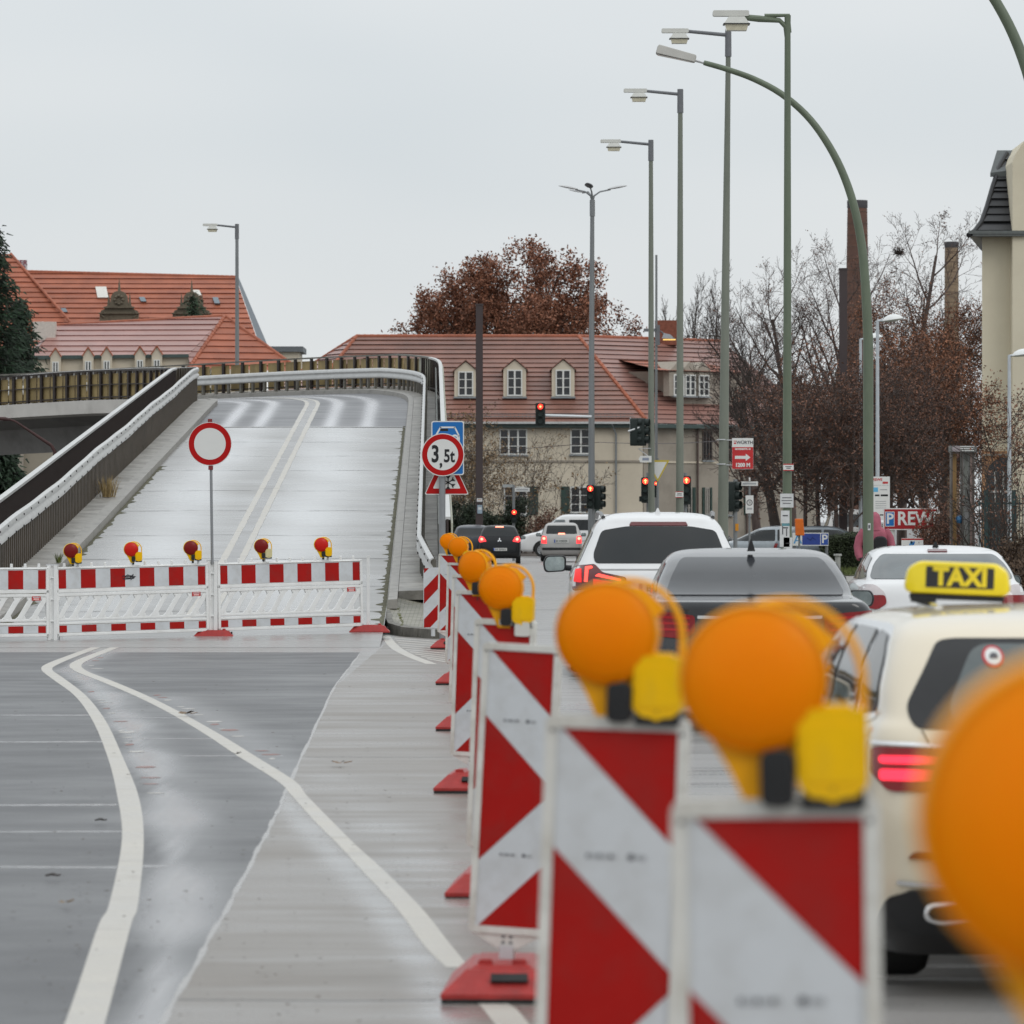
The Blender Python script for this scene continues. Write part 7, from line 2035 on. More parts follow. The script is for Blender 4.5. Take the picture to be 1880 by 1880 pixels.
# rooftop letter sign beyond
r5 = empty('rooftop_sign', P(38, 492, D3+40), 'small red and white rooftop letter sign beside the dark fir at the left', 'sign')
mb = MB(); s_ = F/(D3+40); mb.box((0,0,.22), (24/s_, .1, 20/s_), 0); mb.text('MER', .62, (.0,-.07,.42), mi=1, bold=.01); mb.text('MER', .5, (.0,-.07,-.02), mi=1, bold=.01); mb.build('letters', [M('sign_pale', (.55,.52,.53), .5), M('letter_maroon', (.22,.03,.05), .5)], r5)
mb = MB()
for q in (-.4,.4): mb.box((q,0,-1.2), (.06,.06,2.4))
mb.build('legs', mSteelGrey, r5)
# small pale house end between the two roofs, and pale building under the viaduct
r6 = empty('house', (XX(540, 385), 385, 0), 'pale flat-roofed house end peeping out right of the orange hip roof', 'house')
mb = MB(); a = XX(500, 385); b = XX(549, 385); mb.box(((a+b)/2, 388, ZZ(646,385)/2), (b-a, 6, ZZ(646,385))); bpart(mb, 'wall', mPlasterA, r6)
mb = MB(); mb.box(((a+b)/2, 388, ZZ(646,385)+.2), (b-a+.6, 6.6, .4)); bpart(mb, 'roof', M('flat_roof_grey', (.14,.15,.16), .6), r6)
D5 = 215.0
r7 = empty('house', (XX(60, D5), D5, 0), 'beige house wall seen beneath the viaduct, partly behind a dark tree', 'house')
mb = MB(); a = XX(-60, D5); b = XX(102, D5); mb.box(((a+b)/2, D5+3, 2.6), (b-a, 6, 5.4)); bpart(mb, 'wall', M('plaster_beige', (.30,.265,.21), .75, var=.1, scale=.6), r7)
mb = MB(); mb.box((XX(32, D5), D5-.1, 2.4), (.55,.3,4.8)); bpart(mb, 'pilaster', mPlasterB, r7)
window(r7, 28, 38, 872, 920, D5, 1, 2); window(r7, 62, 72, 802, 818, D5, 1, 1)
mb = MB(); mb.box((XX(210, D5+4), D5+7, 2.7), (6.0, 5, 5.5)); bpart(mb, 'dark_block', M('dark_infill', (.05,.048,.046), .8), r7)  # plain dark block filling the dark space beneath the viaduct
# ---- cream house at the right edge
D6 = 190.0
r8 = empty('house', (XX(1850, D6), D6, 0), 'tall cream house with black tiled mansard roof at the right edge', 'house')
xl = XX(1803, D6); zE = ZZ(432, D6)
mb = MB(); mb.prism([(xl, D6), (32, D6), (34, D6+10), (xl+1.25, D6+10)], 0, zE, 'z'); wl8 = bpart(mb, 'wall', mPlasterC, r8)
xg = XX(1859, D6-.8); zg = ZZ(285, D6)
mb = MB(); xs = 8.6
pg = [(xg, -.05),(32,-.05),(32, zg+9),(xg+5, zg+8.6),(xg+1.4, ZZ(225, D6)),(xg+.42, ZZ(262, D6)),(xg+.12, zg),(xg, ZZ(300, D6))]
mb.prism(pg, D6-.8, D6+6, 'y'); mb.build('gable_wall', mPlasterC, wl8)
mb = MB(); mb.box(((xl+32)/2-.02, D6-.03, ZZ(905, D6-.0)-.4), (32-xl, .06, ZZ(850, D6)*1.02), 0); mb.build('base_render', mPlasterO, wl8)
mb = MB(); mb.box(((xl+xg)/2, D6-.06, ZZ(835, D6)), (xg-xl, .12, .08)); mb.build('string_course', mPlasterB, wl8)
mb = MB()
ed = [(1778,432,-.9),(1790,424,-.55),(1802,408,-.1),(1812,380,.5),(1822,345,1.2),(1834,308,2.0),(1848,282,2.8)]
L_ = [P(x, y, D6+dy) for x, y, dy in ed]; R_ = [Vector((32, p.y, p.z)) for p in L_]
bk = [Vector((p.x+1.6, D6+11, p.z)) for p in L_]
for k in range(len(L_)-1):
    tiled(mb, [L_[k], R_[k], R_[k+1], L_[k+1]], .30, .05, 0, 1, seed=20+k)
    tiled(mb, [bk[k], L_[k], L_[k+1], bk[k+1]], .30, .05, 0, 1, seed=40+k)
rf8 = bpart(mb, 'roof', [mTileBlk, mTileBlkL], r8)
mb = MB(); mb.tube(L_, .10, 8); mb.build('ridge_tile', mTileBlk, rf8)
mb = MB(); p = P(1840, 302, D6+2.2); mb.add([p+Vector((-.5,-.6,-.35)), p+Vector((.6,-.6,-.2)), p+Vector((.7,1.0,.6)), p+Vector((-.1,1.0,.6)), p+Vector((-.5,-.6,-.5)), p+Vector((.6,-.6,-.5)), p+Vector((.7,1,-.2)), p+Vector((-.1,1,-.2))], [(0,1,2,3),(0,4,5,1),(3,7,4,0)]); mb.build('roof_box', M('zinc_dark', (.10,.11,.11), .5), rf8)
mb = MB(); mb.box(((L_[0].x+32)/2, L_[0].y+.35, zE-.02), (32-L_[0].x-.3, .8, .12)); mb.box(((L_[0].x+32)/2, L_[0].y-.02, zE+.06), (32-L_[0].x, .12, .12)); mb.build('eaves', M('eaves_grey', (.12,.13,.125), .5), rf8)
mb = MB(); cx, cz = XX(1842, D6-.1), ZZ(905, D6)
pts = [(cx-.62, .2),(cx+.62,.2)] + [(cx+.62*math.cos(R(a)), cz+.55+.75*math.sin(R(a))) for a in range(0,181,15)]
mb.prism(pts, D6-.075, D6-.05, 'y'); ao = bpart(mb, 'arched_window', mPane, r8)
mb = MB()
for q in (-.3,0,.3): mb.box((cx+q, D6-.10, cz), (.06,.04,1.6))
mb.box((cx, D6-.10, cz+.05), (1.2,.05,.07)); mb.build('frame', mFrame, ao)
# ---- two factory chimneys
def stack(xc, ytop, wt, wb, s, label, c1, cdark):
    d = F/s; r = empty('factory_chimney', (XX(xc, d), d, 0), label, 'chimney', 'factory chimneys'); zt = ZZ(ytop, d); rt = wt/s/2; rb = wb/s/2
    mb = MB(); n = 34; vs = []
    prof = [(rb+(rt-rb)*k/n, zt*k/n) for k in range(n)] + [(rt, zt-.9)]
    mb.lathe(prof, 28)
    mb.build('shaft', M('chimney_brick_'+str(xc), c1, .85, var=.22, scale=.5, stretch=(1,1,2.5), dirt=cdark, dscale=.3, damt=.7), r)
    mb = MB(); mb.lathe([(rt*1.01, zt-1.0),(rt*1.05, zt-.9),(rt*1.05, zt),(rt*.8, zt),(rt*.8,zt-1)], 28); mb.build('crown_band', M('chimney_top', (.085,.08,.085), .8), r)
    mb = MB()
    for k in range(6, 24):
        z = zt*(1-.035*(24-k)); rr_ = rb+(rt-rb)*z/zt
        mb.lathe([(rr_+.01, z-.05),(rr_+.03, z),(rr_+.01, z+.05)], 28)
    mb.build('hoop', M('chimney_hoop', (.10,.065,.05), .8), r)
stack(1574, 368, 36, 56, 14.6, 'tall brown brick chimney behind the curved green lamp post', (.14,.075,.055), (.09,.06,.055))
stack(1747, 444, 25, 31, 11.0, 'shorter yellowish brick chimney standing clear between trees and the cream house', (.26,.19,.125), (.15,.11,.085))
# ------------------------------------------------------------------ trees and plants
class Plant:
    def __init__(s, seed):
        s.r = random.Random(seed); s.v = []; s.f = []; s.tips = []; s.minr = .008
    def tube(s, pts, r0, r1, n):
        o = len(s.v); m = len(pts); up = None
        for i, p in enumerate(pts):
            t = (pts[min(m-1, i+1)] - pts[max(0, i-1)])
            if t.length < 1e-6: t = Vector((0,0,1))
            t.normalize()
            if up is None: up = t.orthogonal().normalized()
            else:
                up = up - t*up.dot(t)
                up = up.normalized() if up.length > 1e-5 else t.orthogonal().normalized()
            b = t.cross(up); rr = max(s.minr, r0+(r1-r0)*i/(m-1))
            for k in range(n):
                a = 2*math.pi*k/n; s.v.append(p + (up*math.cos(a)+b*math.sin(a))*rr)
        for i in range(m-1):
            for k in range(n):
                k2 = (k+1) % n; s.f.append((o+i*n+k, o+i*n+k2, o+(i+1)*n+k2, o+(i+1)*n+k))
    def grow(s, p, d, L, r, lvl, cfg):
        R_ = s.r; c = cfg[lvl]; seg = c.get('seg', 3); pts = [p.copy()]; q = p.copy(); d = d.normalized()
        dirs = [d.copy()]
        for i in range(seg):
            j = c.get('jit', .18)
            d = (d + Vector((R_.uniform(-j,j), R_.uniform(-j,j), R_.uniform(-j,j)+c.get('up', 0)))).normalized()
            q = q + d*(L/seg); pts.append(q.copy()); dirs.append(d.copy())
        s.tube(pts, r, r*c.get('tap', .4), c.get('sides', 3))
        if lvl+1 >= len(cfg):
            s.tips.append((pts, L)); return
        n = c['n']; n = n if isinstance(n, int) else R_.randint(*n)
        t0 = c.get('t0', .25); ph = R_.uniform(0, 6.28)
        for k in range(n):
            t = t0 + (1-t0)*(k+R_.uniform(.2,.95))/n; t = min(t, .995)
            x = t*seg; i = min(seg-1, int(x)); u = x-i
            pos = pts[i].lerp(pts[i+1], u); dd = dirs[i+1]
            a = R(c['ang'] + R_.uniform(-12, 12)); ph += 2.4 + R_.uniform(-.5,.5)
            o1 = dd.orthogonal().normalized(); o2 = dd.cross(o1)
            nd = dd*math.cos(a) + (o1*math.cos(ph)+o2*math.sin(ph))*math.sin(a)
            fl = c.get('fall', .5); sh = c.get('shape')
            l2 = L*c['ratio']*(sh(t) if sh else (1-fl*t))*R_.uniform(.75,1.2)
            rr = (r + (r*c.get('tap',.4)-r)*t)*c.get('rr', .55)
            s.grow(pos, nd, l2, rr, lvl+1, cfg)
    def mesh(s, name, mat, parent=None):
        mb = MB(); mb.v = [tuple(v) for v in s.v]; mb.f = s.f; mb.m = [0]*len(s.f); mb.s = [True]*len(s.f)
        return mb.build(name, mat, parent, angle=0)
    def leaves(s, n, spread, size, mb=None, prob=1.0, droop=0.0, aspect=.6):
        R_ = s.r; mb = mb or MB()
        for pts, L in s.tips:
            if R_.random() > prob: continue
            for k in range(n):
                t = R_.random()*(len(pts)-1); i = min(len(pts)-2, int(t)); p = pts[i].lerp(pts[i+1], t-i)
                p = p + Vector((R_.gauss(0, spread), R_.gauss(0, spread), R_.gauss(0, spread)-droop))
                a = Vector((R_.gauss(0,1), R_.gauss(0,1), R_.gauss(0,1))).normalized(); b = a.orthogonal().normalized()
                if R_.random() < .5: b = a.cross(b)
                sz = size*R_.uniform(.6,1.35); a = a*sz; b = b*sz*aspect; c = a.cross(b).normalized()*sz*.18
                o = len(mb.v)
                mb.v += [tuple(p-a), tuple(p-b+c), tuple(p+a), tuple(p+b+c)]; mb.f += [[o, o+1, o+2], [o, o+2, o+3]]; mb.m += [0,0]; mb.s += [False, False]
        return mb
mBark = M('bark_dark', (.045,.035,.030), .85, var=.3, scale=3)
mBarkG = M('bark_grey_twig', (.085,.070,.062), .85, var=.3, scale=3)
mBarkP = M('bark_purple_twig', (.095,.070,.062), .85, var=.3, scale=2)
mRust = M('leaf_rust', (.15,.072,.046), .7, var=.2, scale=1, perisland=.55)
mOak = M('leaf_oak_brown', (.225,.095,.055), .7, var=.2, scale=.8, perisland=.55)
mTan = M('leaf_tan', (.20,.13,.065), .7, var=.2, scale=1, perisland=.5)
mFir = M('fir_needles', (.014,.030,.014), .7, var=.3, scale=1, perisland=.6)
mPine = M('pine_needles', (.025,.045,.022), .7, var=.3, scale=1, perisland=.6)
mHedge = M('hedge_leaf', (.030,.040,.018), .7, var=.3, scale=2, perisland=.6)
mEver = M('evergreen_leaf', (.020,.030,.016), .7, var=.3, scale=2, perisland=.6)
def tree(name, label, x, d, z0, Ht, cfg, seed, bark=mBark, r0=.2, leaf=None, lean=(0,0), group=None, minr=.009, cat='tree', Lt=.6):
    loc = Vector((XX(x, d), d, z0)); root = empty(name, loc, label, cat, group)
    p = Plant(seed); p.minr = minr
    p.grow(Vector((0,0,-.2)), Vector((lean[0], lean[1], 1)), Ht*Lt, r0, 0, cfg)
    p.mesh('branches', bark, root)
    if leaf:
        n, sp, sz, mat, prob = leaf
        p.leaves(n, sp, sz, prob=prob).build('foliage', mat, root)
    return root, p
def bare_cfg(n0=12, a0=42, ratio=.62, up=.10, n1=7, n2=6, n3=4, t0=.22):
    return [dict(n=n0, ang=a0, ratio=ratio, up=.03, t0=t0, seg=6, sides=7, jit=.10, fall=.45, rr=.55, tap=.25),
            dict(n=n1, ang=38, ratio=.55, up=up, t0=.2, seg=5, sides=5, jit=.14, fall=.4, rr=.6, tap=.25),
            dict(n=n2, ang=36, ratio=.55, up=up*.8, t0=.15, seg=4, sides=4, jit=.18, fall=.35, rr=.6, tap=.35),
            dict(n=n3, ang=38, ratio=.60, up=.04, t0=.15, seg=3, sides=3, jit=.22, fall=.3, rr=.7, tap=.5),
            dict(seg=2, sides=3, jit=.2, up=.03)]
GT = 'bare trees behind the lamp posts'
# brown oak behind the house
oak = [dict(n=14, ang=56, ratio=.66, up=.0, t0=.42, seg=5, sides=8, jit=.03, fall=.30, shape=lambda t: 1.08-.75*abs(t-.62), rr=.62, tap=.45),
       dict(n=8, ang=48, ratio=.55, up=.05, t0=.2, seg=5, sides=6, jit=.2, fall=.35, rr=.6, tap=.3),
       dict(n=7, ang=45, ratio=.50, up=.05, t0=.2, seg=4, sides=4, jit=.25, fall=.3, rr=.6, tap=.35),
       dict(n=4, ang=45, ratio=.55, up=.02, t0=.2, seg=3, sides=3, jit=.25, fall=.3, rr=.7, tap=.5),
       dict(seg=2, sides=3, jit=.2)]
tree('oak_tree', 'broad oak with dense brown leaves rising behind the three dormers', 943, 330, 0, 17.0, oak, 2, mBark, .40, (30, .25, .105, mOak, .95), Lt=.70)
tree('bare_tree', 'round bare grey tree between the red roofs, left of the oak', 608, 380, 0, 15.6, bare_cfg(12, 48, .55, n1=8, n2=6, n3=4, t0=.35), 21, mBarkG, .28, None, Lt=.62, minr=.012)
# group of bare trees on the right
for x, d, Ht, sd, ln, lb in ((1395, 262, 12.6, 31, (-.02,0), 'bare tree with dark branching crown between the arrow-sign post and the next green post'),
                             (1462, 250, 14.6, 32, (-.03,0), 'bare tree with twiggy crown just right of the green post with rounded arm'),
                             (1525, 240, 15.2, 33, (.02,0), 'bare tree directly left of the brown chimney'),
                             (1655, 235, 17.6, 35, (.0,0), 'bare tree with a dark nest in its crown, between the two chimneys')):
    rt, pl = tree('bare_tree', lb, x, d, 0, Ht, bare_cfg(14, 40, .52 if x < 1600 else .36, .10, 7, 5, 4, .22), sd, mBarkP, .26, (3, .12, .045, mRust, .2), lean=ln, group=GT, Lt=.80, minr=.007)
    if 'nest' in lb:
        rg = random.Random(3); mb = MB(); tz = ZZ(462, d); c = min(pl.v, key=lambda v: (v.x+.1)**2+(v.z-tz)**2+.1*v.y**2).copy()
        for k in range(70):
            q = c+Vector((rg.gauss(0,.09), rg.gauss(0,.09), rg.gauss(0,.07))); e = Vector((rg.gauss(0,1), rg.gauss(0,1), rg.gauss(0,.6))).normalized()*rg.uniform(.12,.28)
            mb.tube([q-e, q+e], .010, 3)
        o = mb.build('bird_nest', mBark); o.location = rt.location; tag(o, 'dark twig nest high in the bare tree between the chimneys', 'nest')
tree('bare_tree', 'leaning bare tree with thick forked trunk before the shaded house wing', 1432, 205, 0, 10.5, bare_cfg(11, 42, .62, .06, 7, 6, 4, .30), 38, mBark, .26, None, lean=(-.13,0), group=GT, Lt=.74, minr=.008)
tree('bare_tree', 'low wide bare tree at the foot of the yellowish chimney', 1700, 260, 0, 9.5, bare_cfg(12, 50, .6, .06, 7, 6, 4, .3), 39, mBarkG, .2, None, group=GT, Lt=.6)
tree('bare_tree', 'small grey bare tree between the yellowish chimney and the cream house', 1785, 300, 0, 12.0, bare_cfg(12, 42, .5, .08, 7, 5, 4, .3), 40, mBarkG, .18, None, group=GT, Lt=.66)
pop = [dict(n=26, ang=20, ratio=.30, up=.02, t0=.15, seg=6, sides=5, jit=.05, fall=.5, rr=.45, tap=.2), dict(n=7, ang=18, ratio=.5, up=.12, t0=.2, seg=4, sides=3, jit=.1, fall=.3, rr=.6), dict(n=4, ang=22, ratio=.5, up=.1, t0=.2, seg=3, sides=3, fall=.3, rr=.7), dict(seg=2, sides=3, jit=.15, up=.05)]
for x, yt, sd, lb in ((1262, 500, 51, 'slender bare poplar behind the roof, between the third and fourth lamp posts'), (1290, 496, 52, 'slender bare poplar behind the roof nearest the arrow-sign post'), (1222, 552, 53, 'shorter slender bare poplar behind the roof by the thin grey mast')):
    d = 420; tree('poplar_tree', lb, x, d, 0, (ZZ(yt, d))/1.02, pop, sd, mBarkG, .22, None, group='bare poplars behind the roof', Lt=.88, minr=.014)
# rust-coloured trees and thicket on the right
rustc = [dict(n=12, ang=48, ratio=.72, up=.06, t0=.2, seg=5, sides=6, jit=.12, fall=.4, rr=.5, tap=.3), dict(n=8, ang=40, ratio=.55, up=.05, t0=.15, seg=4, sides=4, jit=.2, fall=.3, rr=.6), dict(n=6, ang=42, ratio=.55, up=.02, t0=.15, seg=3, sides=3, jit=.25, fall=.3, rr=.65), dict(n=4, ang=40, ratio=.6, t0=.1, seg=3, sides=3, fall=.3, rr=.7), dict(seg=2, sides=3, jit=.25)]
GR = 'rust-brown trees left of the cream house'
for x, d, Ht, sd, lb in ((1655, 205, 11.6, 61, 'rust-brown tree crown behind the slim dish lamps'), (1725, 200, 11.4, 62, 'rust-brown tree below the yellowish chimney, against the cream house'), (1700, 182, 9.2, 63, 'lower rust-brown tree behind the billboard')):
    tree('rust_tree', lb, x, d, 0, Ht, rustc, sd, mBarkP, .17, (11, .17, .045, M('leaf_rust_bright', (.215,.095,.052), .7, var=.25, scale=1, perisland=.5), .8), group=GR, Lt=.66)
GS = 'small street trees with brown twigs before the car park'
for x, d, Ht, sd in ((1478, 178, 6.9, 71), (1508, 172, 7.2, 72), (1538, 176, 7.4, 73), (1560, 170, 7.0, 74), (1585, 180, 7.3, 75), (1628, 176, 7.0, 77)):
    lb = {71: 'small brown-twigged street tree right of the papered lamp post', 72: 'small brown-twigged street tree above the low blue parking sign', 73: 'small brown-twigged street tree above the left end of the hedge', 74: 'small brown-twigged street tree above the right end of the hedge', 75: 'small brown-twigged street tree right behind the curved green post', 76: 'small brown-twigged street tree hidden behind the papered lamp post', 77: 'small brown-twigged street tree behind the tall white rules board'}[sd]
    c = [dict(n=14, ang=50, ratio=.62, up=.05, t0=.34, seg=5, sides=6, jit=.06, fall=.35, rr=.5, tap=.3)] + rustc[1:]
    tree('street_tree', lb, x, d, 0, Ht, c, sd, mBarkP, .10, (3, .12, .045, mRust, .6), group=GS, Lt=.72)
# conifers on the left
def conifer(label, x, d, z0, Ht, wid, seed, mat, name='fir_tree', dens=1.0):
    loc = Vector((XX(x, d), d, z0)); root = empty(name, loc, label, 'tree', None); rg = random.Random(seed)
    p = Plant(seed); p.minr = .015; mb = MB()
    p.tube([Vector((0,0,-.2)), Vector((0,0,Ht*.5)), Vector((0,0,Ht))], Ht*.014, .02, 7)
    n = int(90*dens)
    for k in range(n):
        t = (k+rg.random())/n; z = Ht*(.08+.91*t); L = wid*(1-t)**.8*rg.uniform(.6,1.2)+.25; a = k*2.4+rg.uniform(-.4,.4)
        pts = [Vector((0,0,z))]; 
        for i in range(1, 5):
            u = i/4; pts.append(Vector((math.cos(a)*L*u, math.sin(a)*L*u, z - L*.35*u + L*.22*u*u)))
        p.tube(pts, .04, .012, 3)
        for i in range(int(26*dens*(.4+L/wid))):
            u = rg.random(); j = min(3, int(u*4)); q = pts[j].lerp(pts[j+1], u*4-j) + Vector((rg.gauss(0,.16), rg.gauss(0,.16), rg.gauss(-.10,.12)))
            dv = Vector((math.cos(a+rg.gauss(0,.8)), math.sin(a+rg.gauss(0,.8)), rg.gauss(-.5,.4))).normalized()*rg.uniform(.18,.38); sd = dv.orthogonal().normalized()*.05
            o = len(mb.v); mb.v += [tuple(q-sd), tuple(q+sd), tuple(q+dv+sd*.4), tuple(q+dv-sd*.4)]; mb.f.append([o,o+1,o+2,o+3]); mb.m.append(0); mb.s.append(False)
    p.mesh('trunk', mBark, root); mb.build('foliage', mat, root)
conifer('tall dark fir at the left edge above the viaduct railing', -18, 250, 0, ZZ(412, 250), 4.0, 81, mFir, dens=2.8)
conifer('dark fir branch crown beside the tall one, in front of the dormer row', 36, 262, 0, ZZ(545, 262), 2.5, 82, mFir, dens=2.2)
conifer('round dark pine in front of the second carved gable', 355, 372, 8, ZZ(538, 372)-8, 2.3, 83, mPine, 'pine_tree', 1.2)
conifer('dark conifer under the viaduct at the left edge', 2, 188, 0, 4.6, 1.6, 84, mFir, dens=1.7)
# shrubs
def shrub(label, x, d, z0, Ht, cfg, seed, bark, leaf, n=7, spread=.7, name='shrub', group=None, minr=.007):
    loc = Vector((XX(x, d), d, z0)); root = empty(name, loc, label, 'shrub', group); p = Plant(seed); p.minr = minr; rg = p.r
    for k in range(n):
        a = rg.uniform(0,6.28); q = spread*rg.random()
        p.grow(Vector((math.cos(a)*q*.5, math.sin(a)*q*.5, -.05)), Vector((math.cos(a)*spread*.5, math.sin(a)*spread*.5, 1)), Ht*rg.uniform(.6,1), .03, 0, cfg)
    p.mesh('branches', bark, root)
    if leaf:
        nn, sp, sz, mat, pr = leaf; p.leaves(nn, sp, sz, prob=pr).build('foliage', mat, root)
sh = [dict(n=7, ang=38, ratio=.55, up=.04, t0=.2, seg=5, sides=4, jit=.15, fall=.4, rr=.6), dict(n=5, ang=38, ratio=.55, up=.03, t0=.15, seg=4, sides=3, jit=.2, fall=.3, rr=.65), dict(n=3, ang=40, ratio=.6, t0=.1, seg=3, sides=3, jit=.2, rr=.7), dict(seg=2, sides=3, jit=.2)]
shrub('tan-leaved bush between the ramp parapet and the brown tram mast', 850, 262, 0, 6.6, sh, 91, mBarkG, (8, .12, .055, mTan, .8), 9, .5)
shrub('tan-leaved tall bush right of the brown tram mast, against the house', 900, 268, 0, 5.6, sh, 92, mBarkG, (6, .14, .05, mTan, .6), 7, .7)
shrub('sparse bare shrub with a few leaves in front of the cream house windows', 985, 272, 0, 6.0, sh, 93, mBarkG, (2, .10, .10, mTan, .14), 7, 1.1)
shrub('dark evergreen bush at the foot of the brown tram mast', 905, 255, 0, 2.4, sh, 94, mBark, (22, .12, .06, mEver, 1), 9, 1.1)
shrub('dark green low bush behind the small black hatchback', 862, 250, 0, 2.0, sh, 95, mBark, (18, .12, .06, mEver, 1), 8, 1.0)
shrub('brown low shrub before the house, right of the small black hatchback', 975, 262, 0, 1.9, sh, 96, mBarkP, (8, .12, .05, mRust, .8), 9, 1.4)
shrub('rust-brown climbing bush covering the right part of the red parking sign', 1735, 121, 0, 1.9, sh, 97, mBarkP, (9, .08, .03, mRust, .9), 8, .15, minr=.004)
for x, d, Ht, sd, lb in ((1822, 118, 2.9, 101, 'leafless shrub between the billboard and the green fence'), (1856, 112, 2.6, 102, 'leafless shrub in front of the green fence'), (1885, 105, 4.2, 103, 'tall leafless shrub at the right edge before the cream house')):
    shrub(lb, x, d, 0, Ht, sh, sd, mBark, (2, .06, .035, mRust, .3), 4, .4, group='leafless shrubs at the right edge', minr=.005)
for x, d, Ht, sd, lb in ((1872, 80, .95, 112, 'brown brushwood at the right edge beside the white rounded car'), (1892, 88, 1.35, 113, 'brown brushwood under the tall leafless shrub')):
    shrub(lb, x, d, 0, Ht, sh, sd, mBarkP, (7, .08, .03, M('leaf_dull_brown', (.085,.055,.035), .8, var=.3, perisland=.5), .9), 12, .35, 'brushwood', 'brushwood along the right verge', minr=.004)
# clipped hedge
d = 165.0; s = F/d
root = empty('hedge', (XX(1550, d), d, 0), 'clipped dark green hedge behind the bollard', 'hedge')
X0, X1, Zt_ = XX(1508, d)-root.location.x, XX(1592, d)-root.location.x, ZZ(984, d)
mb = MB(); mb.box(((X0+X1)/2, 1.0, Zt_/2-.05), (X1-X0-.12, 1.8, Zt_-.1)); mb.build('core', M('hedge_core', (.012,.013,.008), .9), root)
rg = random.Random(9); mb = MB()
for k in range(9000):
    f = rg.random()
    if f < .6: p = Vector((rg.uniform(X0,X1), rg.gauss(.05,.05), rg.uniform(0,Zt_)))
    elif f < .85: p = Vector((rg.uniform(X0,X1), rg.uniform(0,2), Zt_+rg.gauss(0,.04)))
    else: p = Vector(((X0 if rg.random() < .5 else X1)+rg.gauss(0,.04), rg.uniform(0,2), rg.uniform(0,Zt_)))
    p.z += .04*math.sin(p.x*4)
    a = Vector((rg.gauss(0,1), rg.gauss(0,1), rg.gauss(0,1))).normalized()*.032; b = a.orthogonal()*.6
    o = len(mb.v); mb.v += [tuple(p-a), tuple(p-b), tuple(p+a), tuple(p+b)]; mb.f.append([o,o+1,o+2,o+3]); mb.m.append(0); mb.s.append(False)
mb.build('foliage', mHedge, root)
# verge on the right: pavement, grass and earth
def poly_sheet(name, pts, z, mat, h=.12):
    mb = MB(); n = len(pts); vs = [(x, y, z) for x, y in pts] + [(x, y, -.02) for x, y in pts]
    mb.add(vs, [tuple(range(n))] + [(k, k+n, (k+1)%n+n, (k+1)%n) for k in range(n)]); return tag(mb.build(name, mat), kind='structure')
poly_sheet('pavement', [(6.5,77.6),(14,77.6),(14,148),(6.9,148)], .10, mPave)
mGrassG = M('verge_soil', (.075,.08,.035), .9, var=.4, scale=3, bump=.4)
poly_sheet('verge', [(7.0,148.2),(18,148.2),(18,172),(7.6,172)], .125, mGrassG)
poly_sheet('verge', [(6.6,20),(40,20),(40,77.5),(7.4,77.5)], .125, M('verge_earth', (.07,.055,.04), .9, var=.4, scale=3, bump=.4))
rg = random.Random(15); mb = MB()
for k in range(9000):
    y = rg.uniform(148.5,167); x = rg.uniform(7.6, 14)
    a = rg.uniform(0,3.14); h = rg.uniform(.05,.14); dv = Vector((math.cos(a), math.sin(a), 0))*.012; t = Vector((rg.gauss(0,.03), rg.gauss(0,.03), h)); p = Vector((x,y,.125))
    o = len(mb.v); mb.v += [tuple(p-dv), tuple(p+dv), tuple(p+t)]; mb.f.append([o,o+1,o+2]); mb.m.append(0); mb.s.append(False)
tag(mb.build('grass', M('grass_blade', (.085,.105,.03), .8, var=.3, scale=3, perisland=.5)), kind='stuff')
poly_sheet('car_park', [(9,150),(60,140),(60,285),(18,285)], .02, mGround)
poly_sheet('planting_bed', [(-3.5,242),(6.5,242),(6.5,286),(-12,286)], .03, M('bed_soil', (.06,.045,.035), .9, var=.4, scale=2))

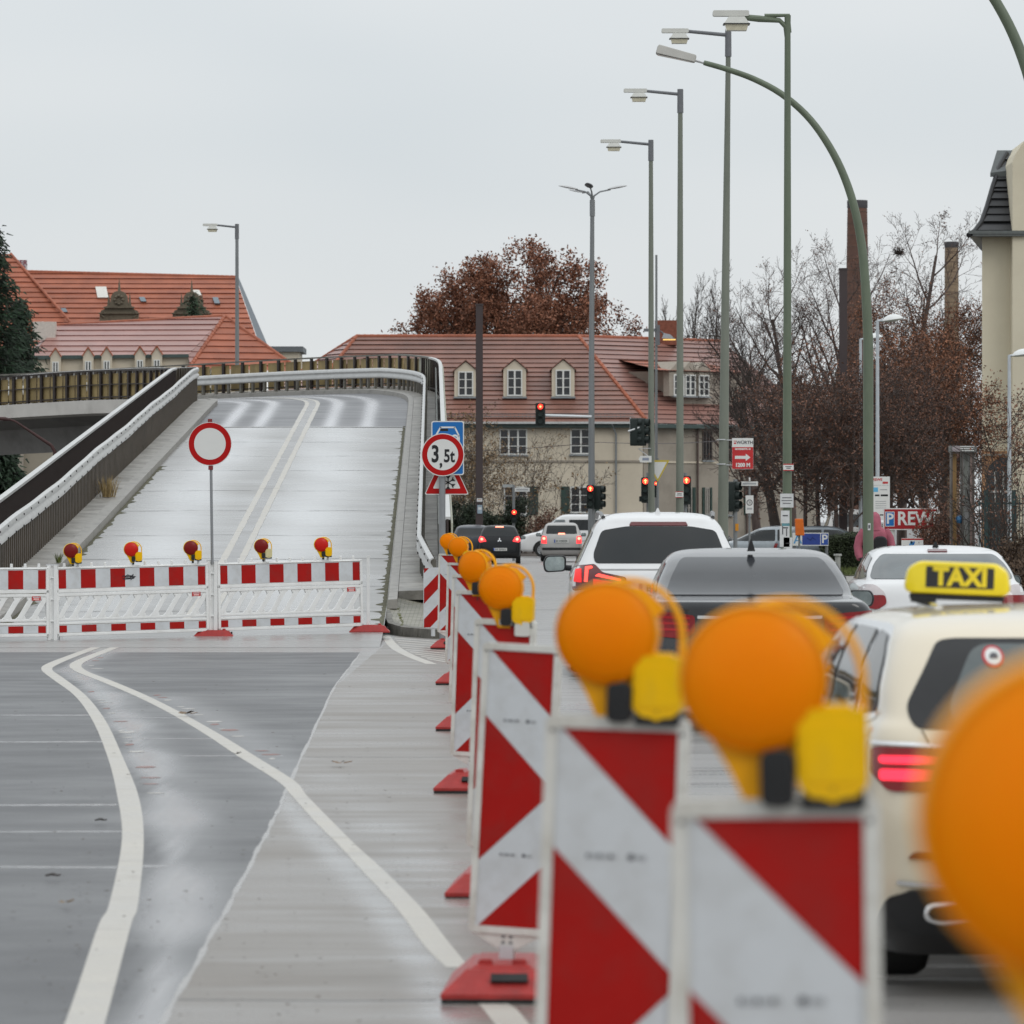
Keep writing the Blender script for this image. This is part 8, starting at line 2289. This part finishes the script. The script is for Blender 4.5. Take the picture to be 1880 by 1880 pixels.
# ------------------------------------------------------------------ person in pink
def person():
    d = 97.0; z0 = .11; root = empty('person', (XX(1606, d), d, z0), 'person in a pink hooded coat seen from behind, walking behind the curved green post', 'person')
    me = bpy.data.meshes.new('body'); o = bpy.data.objects.new('body', me); COL.objects.link(o); o.parent = root
    V = [(0,0,.92),(0,0,1.10),(0,.0,1.32),(0,.01,1.44),(0,-.01,1.56),(0,-.01,1.66),
         (-.10,.0,.88),(-.11,.10,.50),(-.11,.02,.10),(-.11,-.10,.04),
         (.10,0,.88),(.11,-.06,.48),(.11,.12,.12),(.11,.0+.03,.04),
         (-.19,0,1.38),(-.27,.02,1.12),(-.26,-.10,.90),(-.25,-.14,.82),
         (.19,0,1.38),(.28,.02,1.12),(.27,-.06,.90),(.26,-.09,.82)]
    E = [(0,1),(1,2),(2,3),(3,4),(4,5),(0,6),(6,7),(7,8),(8,9),(0,10),(10,11),(11,12),(12,13),(2,14),(14,15),(15,16),(16,17),(2,18),(18,19),(19,20),(20,21)]
    Rr = [.15,.14,.15,.07,.10,.09,.10,.068,.05,.045,.10,.068,.05,.045,.075,.055,.045,.04,.075,.055,.045,.04]
    me.from_pydata(V, E, []); me.update()
    sk = o.modifiers.new('skin', 'SKIN'); 
    for k, v in enumerate(me.skin_vertices[0].data): v.radius = (Rr[k], Rr[k]*.8)
    me.skin_vertices[0].data[0].use_root = True
    o.modifiers.new('sub', 'SUBSURF').levels = 2; o.modifiers[-1].render_levels = 2
    me.materials.append(M('clothes_dark', (.04,.04,.05), .8))
    mPink = M('coat_pink', (.36,.095,.135), .65, var=.15, scale=8, bump=.4)
    def loft(name, rings, mat, parent=root, n=18):
        mb = MB(); vs = []
        for cx, cy, z, rx, ry in rings:
            vs += [(cx+rx*math.cos(2*math.pi*k/n), cy+ry*math.sin(2*math.pi*k/n), z) for k in range(n)]
        m_ = len(rings); fs = [(i*n+k, i*n+(k+1)%n, (i+1)*n+(k+1)%n, (i+1)*n+k) for i in range(m_-1) for k in range(n)] + [tuple(range(n-1,-1,-1)), tuple(range((m_-1)*n, m_*n))]
        mb.add(vs, fs, 0, True); return mb.build(name, mat, parent, angle=60)
    ct = loft('coat', [(0,0,.66,.235,.17),(0,0,.72,.25,.185),(0,0,.78,.245,.18),(0,0,.80,.255,.19),(0,0,.92,.24,.18),(0,0,.935,.25,.19),(0,0,1.06,.225,.17),(0,0,1.075,.235,.18),(0,0,1.20,.235,.175),(0,0,1.215,.245,.185),(0,0,1.34,.25,.175),(0,0,1.42,.20,.15),(0,0,1.47,.12,.12)], mPink)
    for sg in (-1, 1):
        mb = MB(); mb.tube([(sg*.19,0,1.40),(sg*.27,.01,1.25),(sg*.31,.02,1.10),(sg*.30,-.06,.95),(sg*.28,-.11,.86)], [.085,.095,.085,.08,.06], 12); mb.build('sleeve', mPink, ct, angle=60)
    loft('hood', [(0,-.02,1.40,.17,.15),(0,-.03,1.455,.12,.13),(0,-.02,1.54,.118,.13),(0,-.01,1.63,.112,.125),(0,.0,1.70,.085,.09),(0,.01,1.745,.03,.03)], mPink)
    bp = empty('backpack', root.location + Vector((.06,-.22,1.02)), 'black backpack worn by the person in pink', 'backpack')
    mb = MB(); mb.rbox((.03,0,.06), (.25,.16,.42), .10, 0, n=5); mb.build('bag', M('bag_black', (.015,.015,.017), .6), bp, bevel=.03)
    mb = MB(); mb.rbox((.03,-.095,0), (.18,.05,.18), .06, 0, n=4); mb.build('pocket', MATS['bag_black'], bp, bevel=.015)
person()
for o in list(bpy.data.objects):
    if o.parent is None and o.get('label') and not 4 <= len(o['label'].split()) <= 16: print('LABELLEN', len(o['label'].split()), o.name, '|', o['label'])
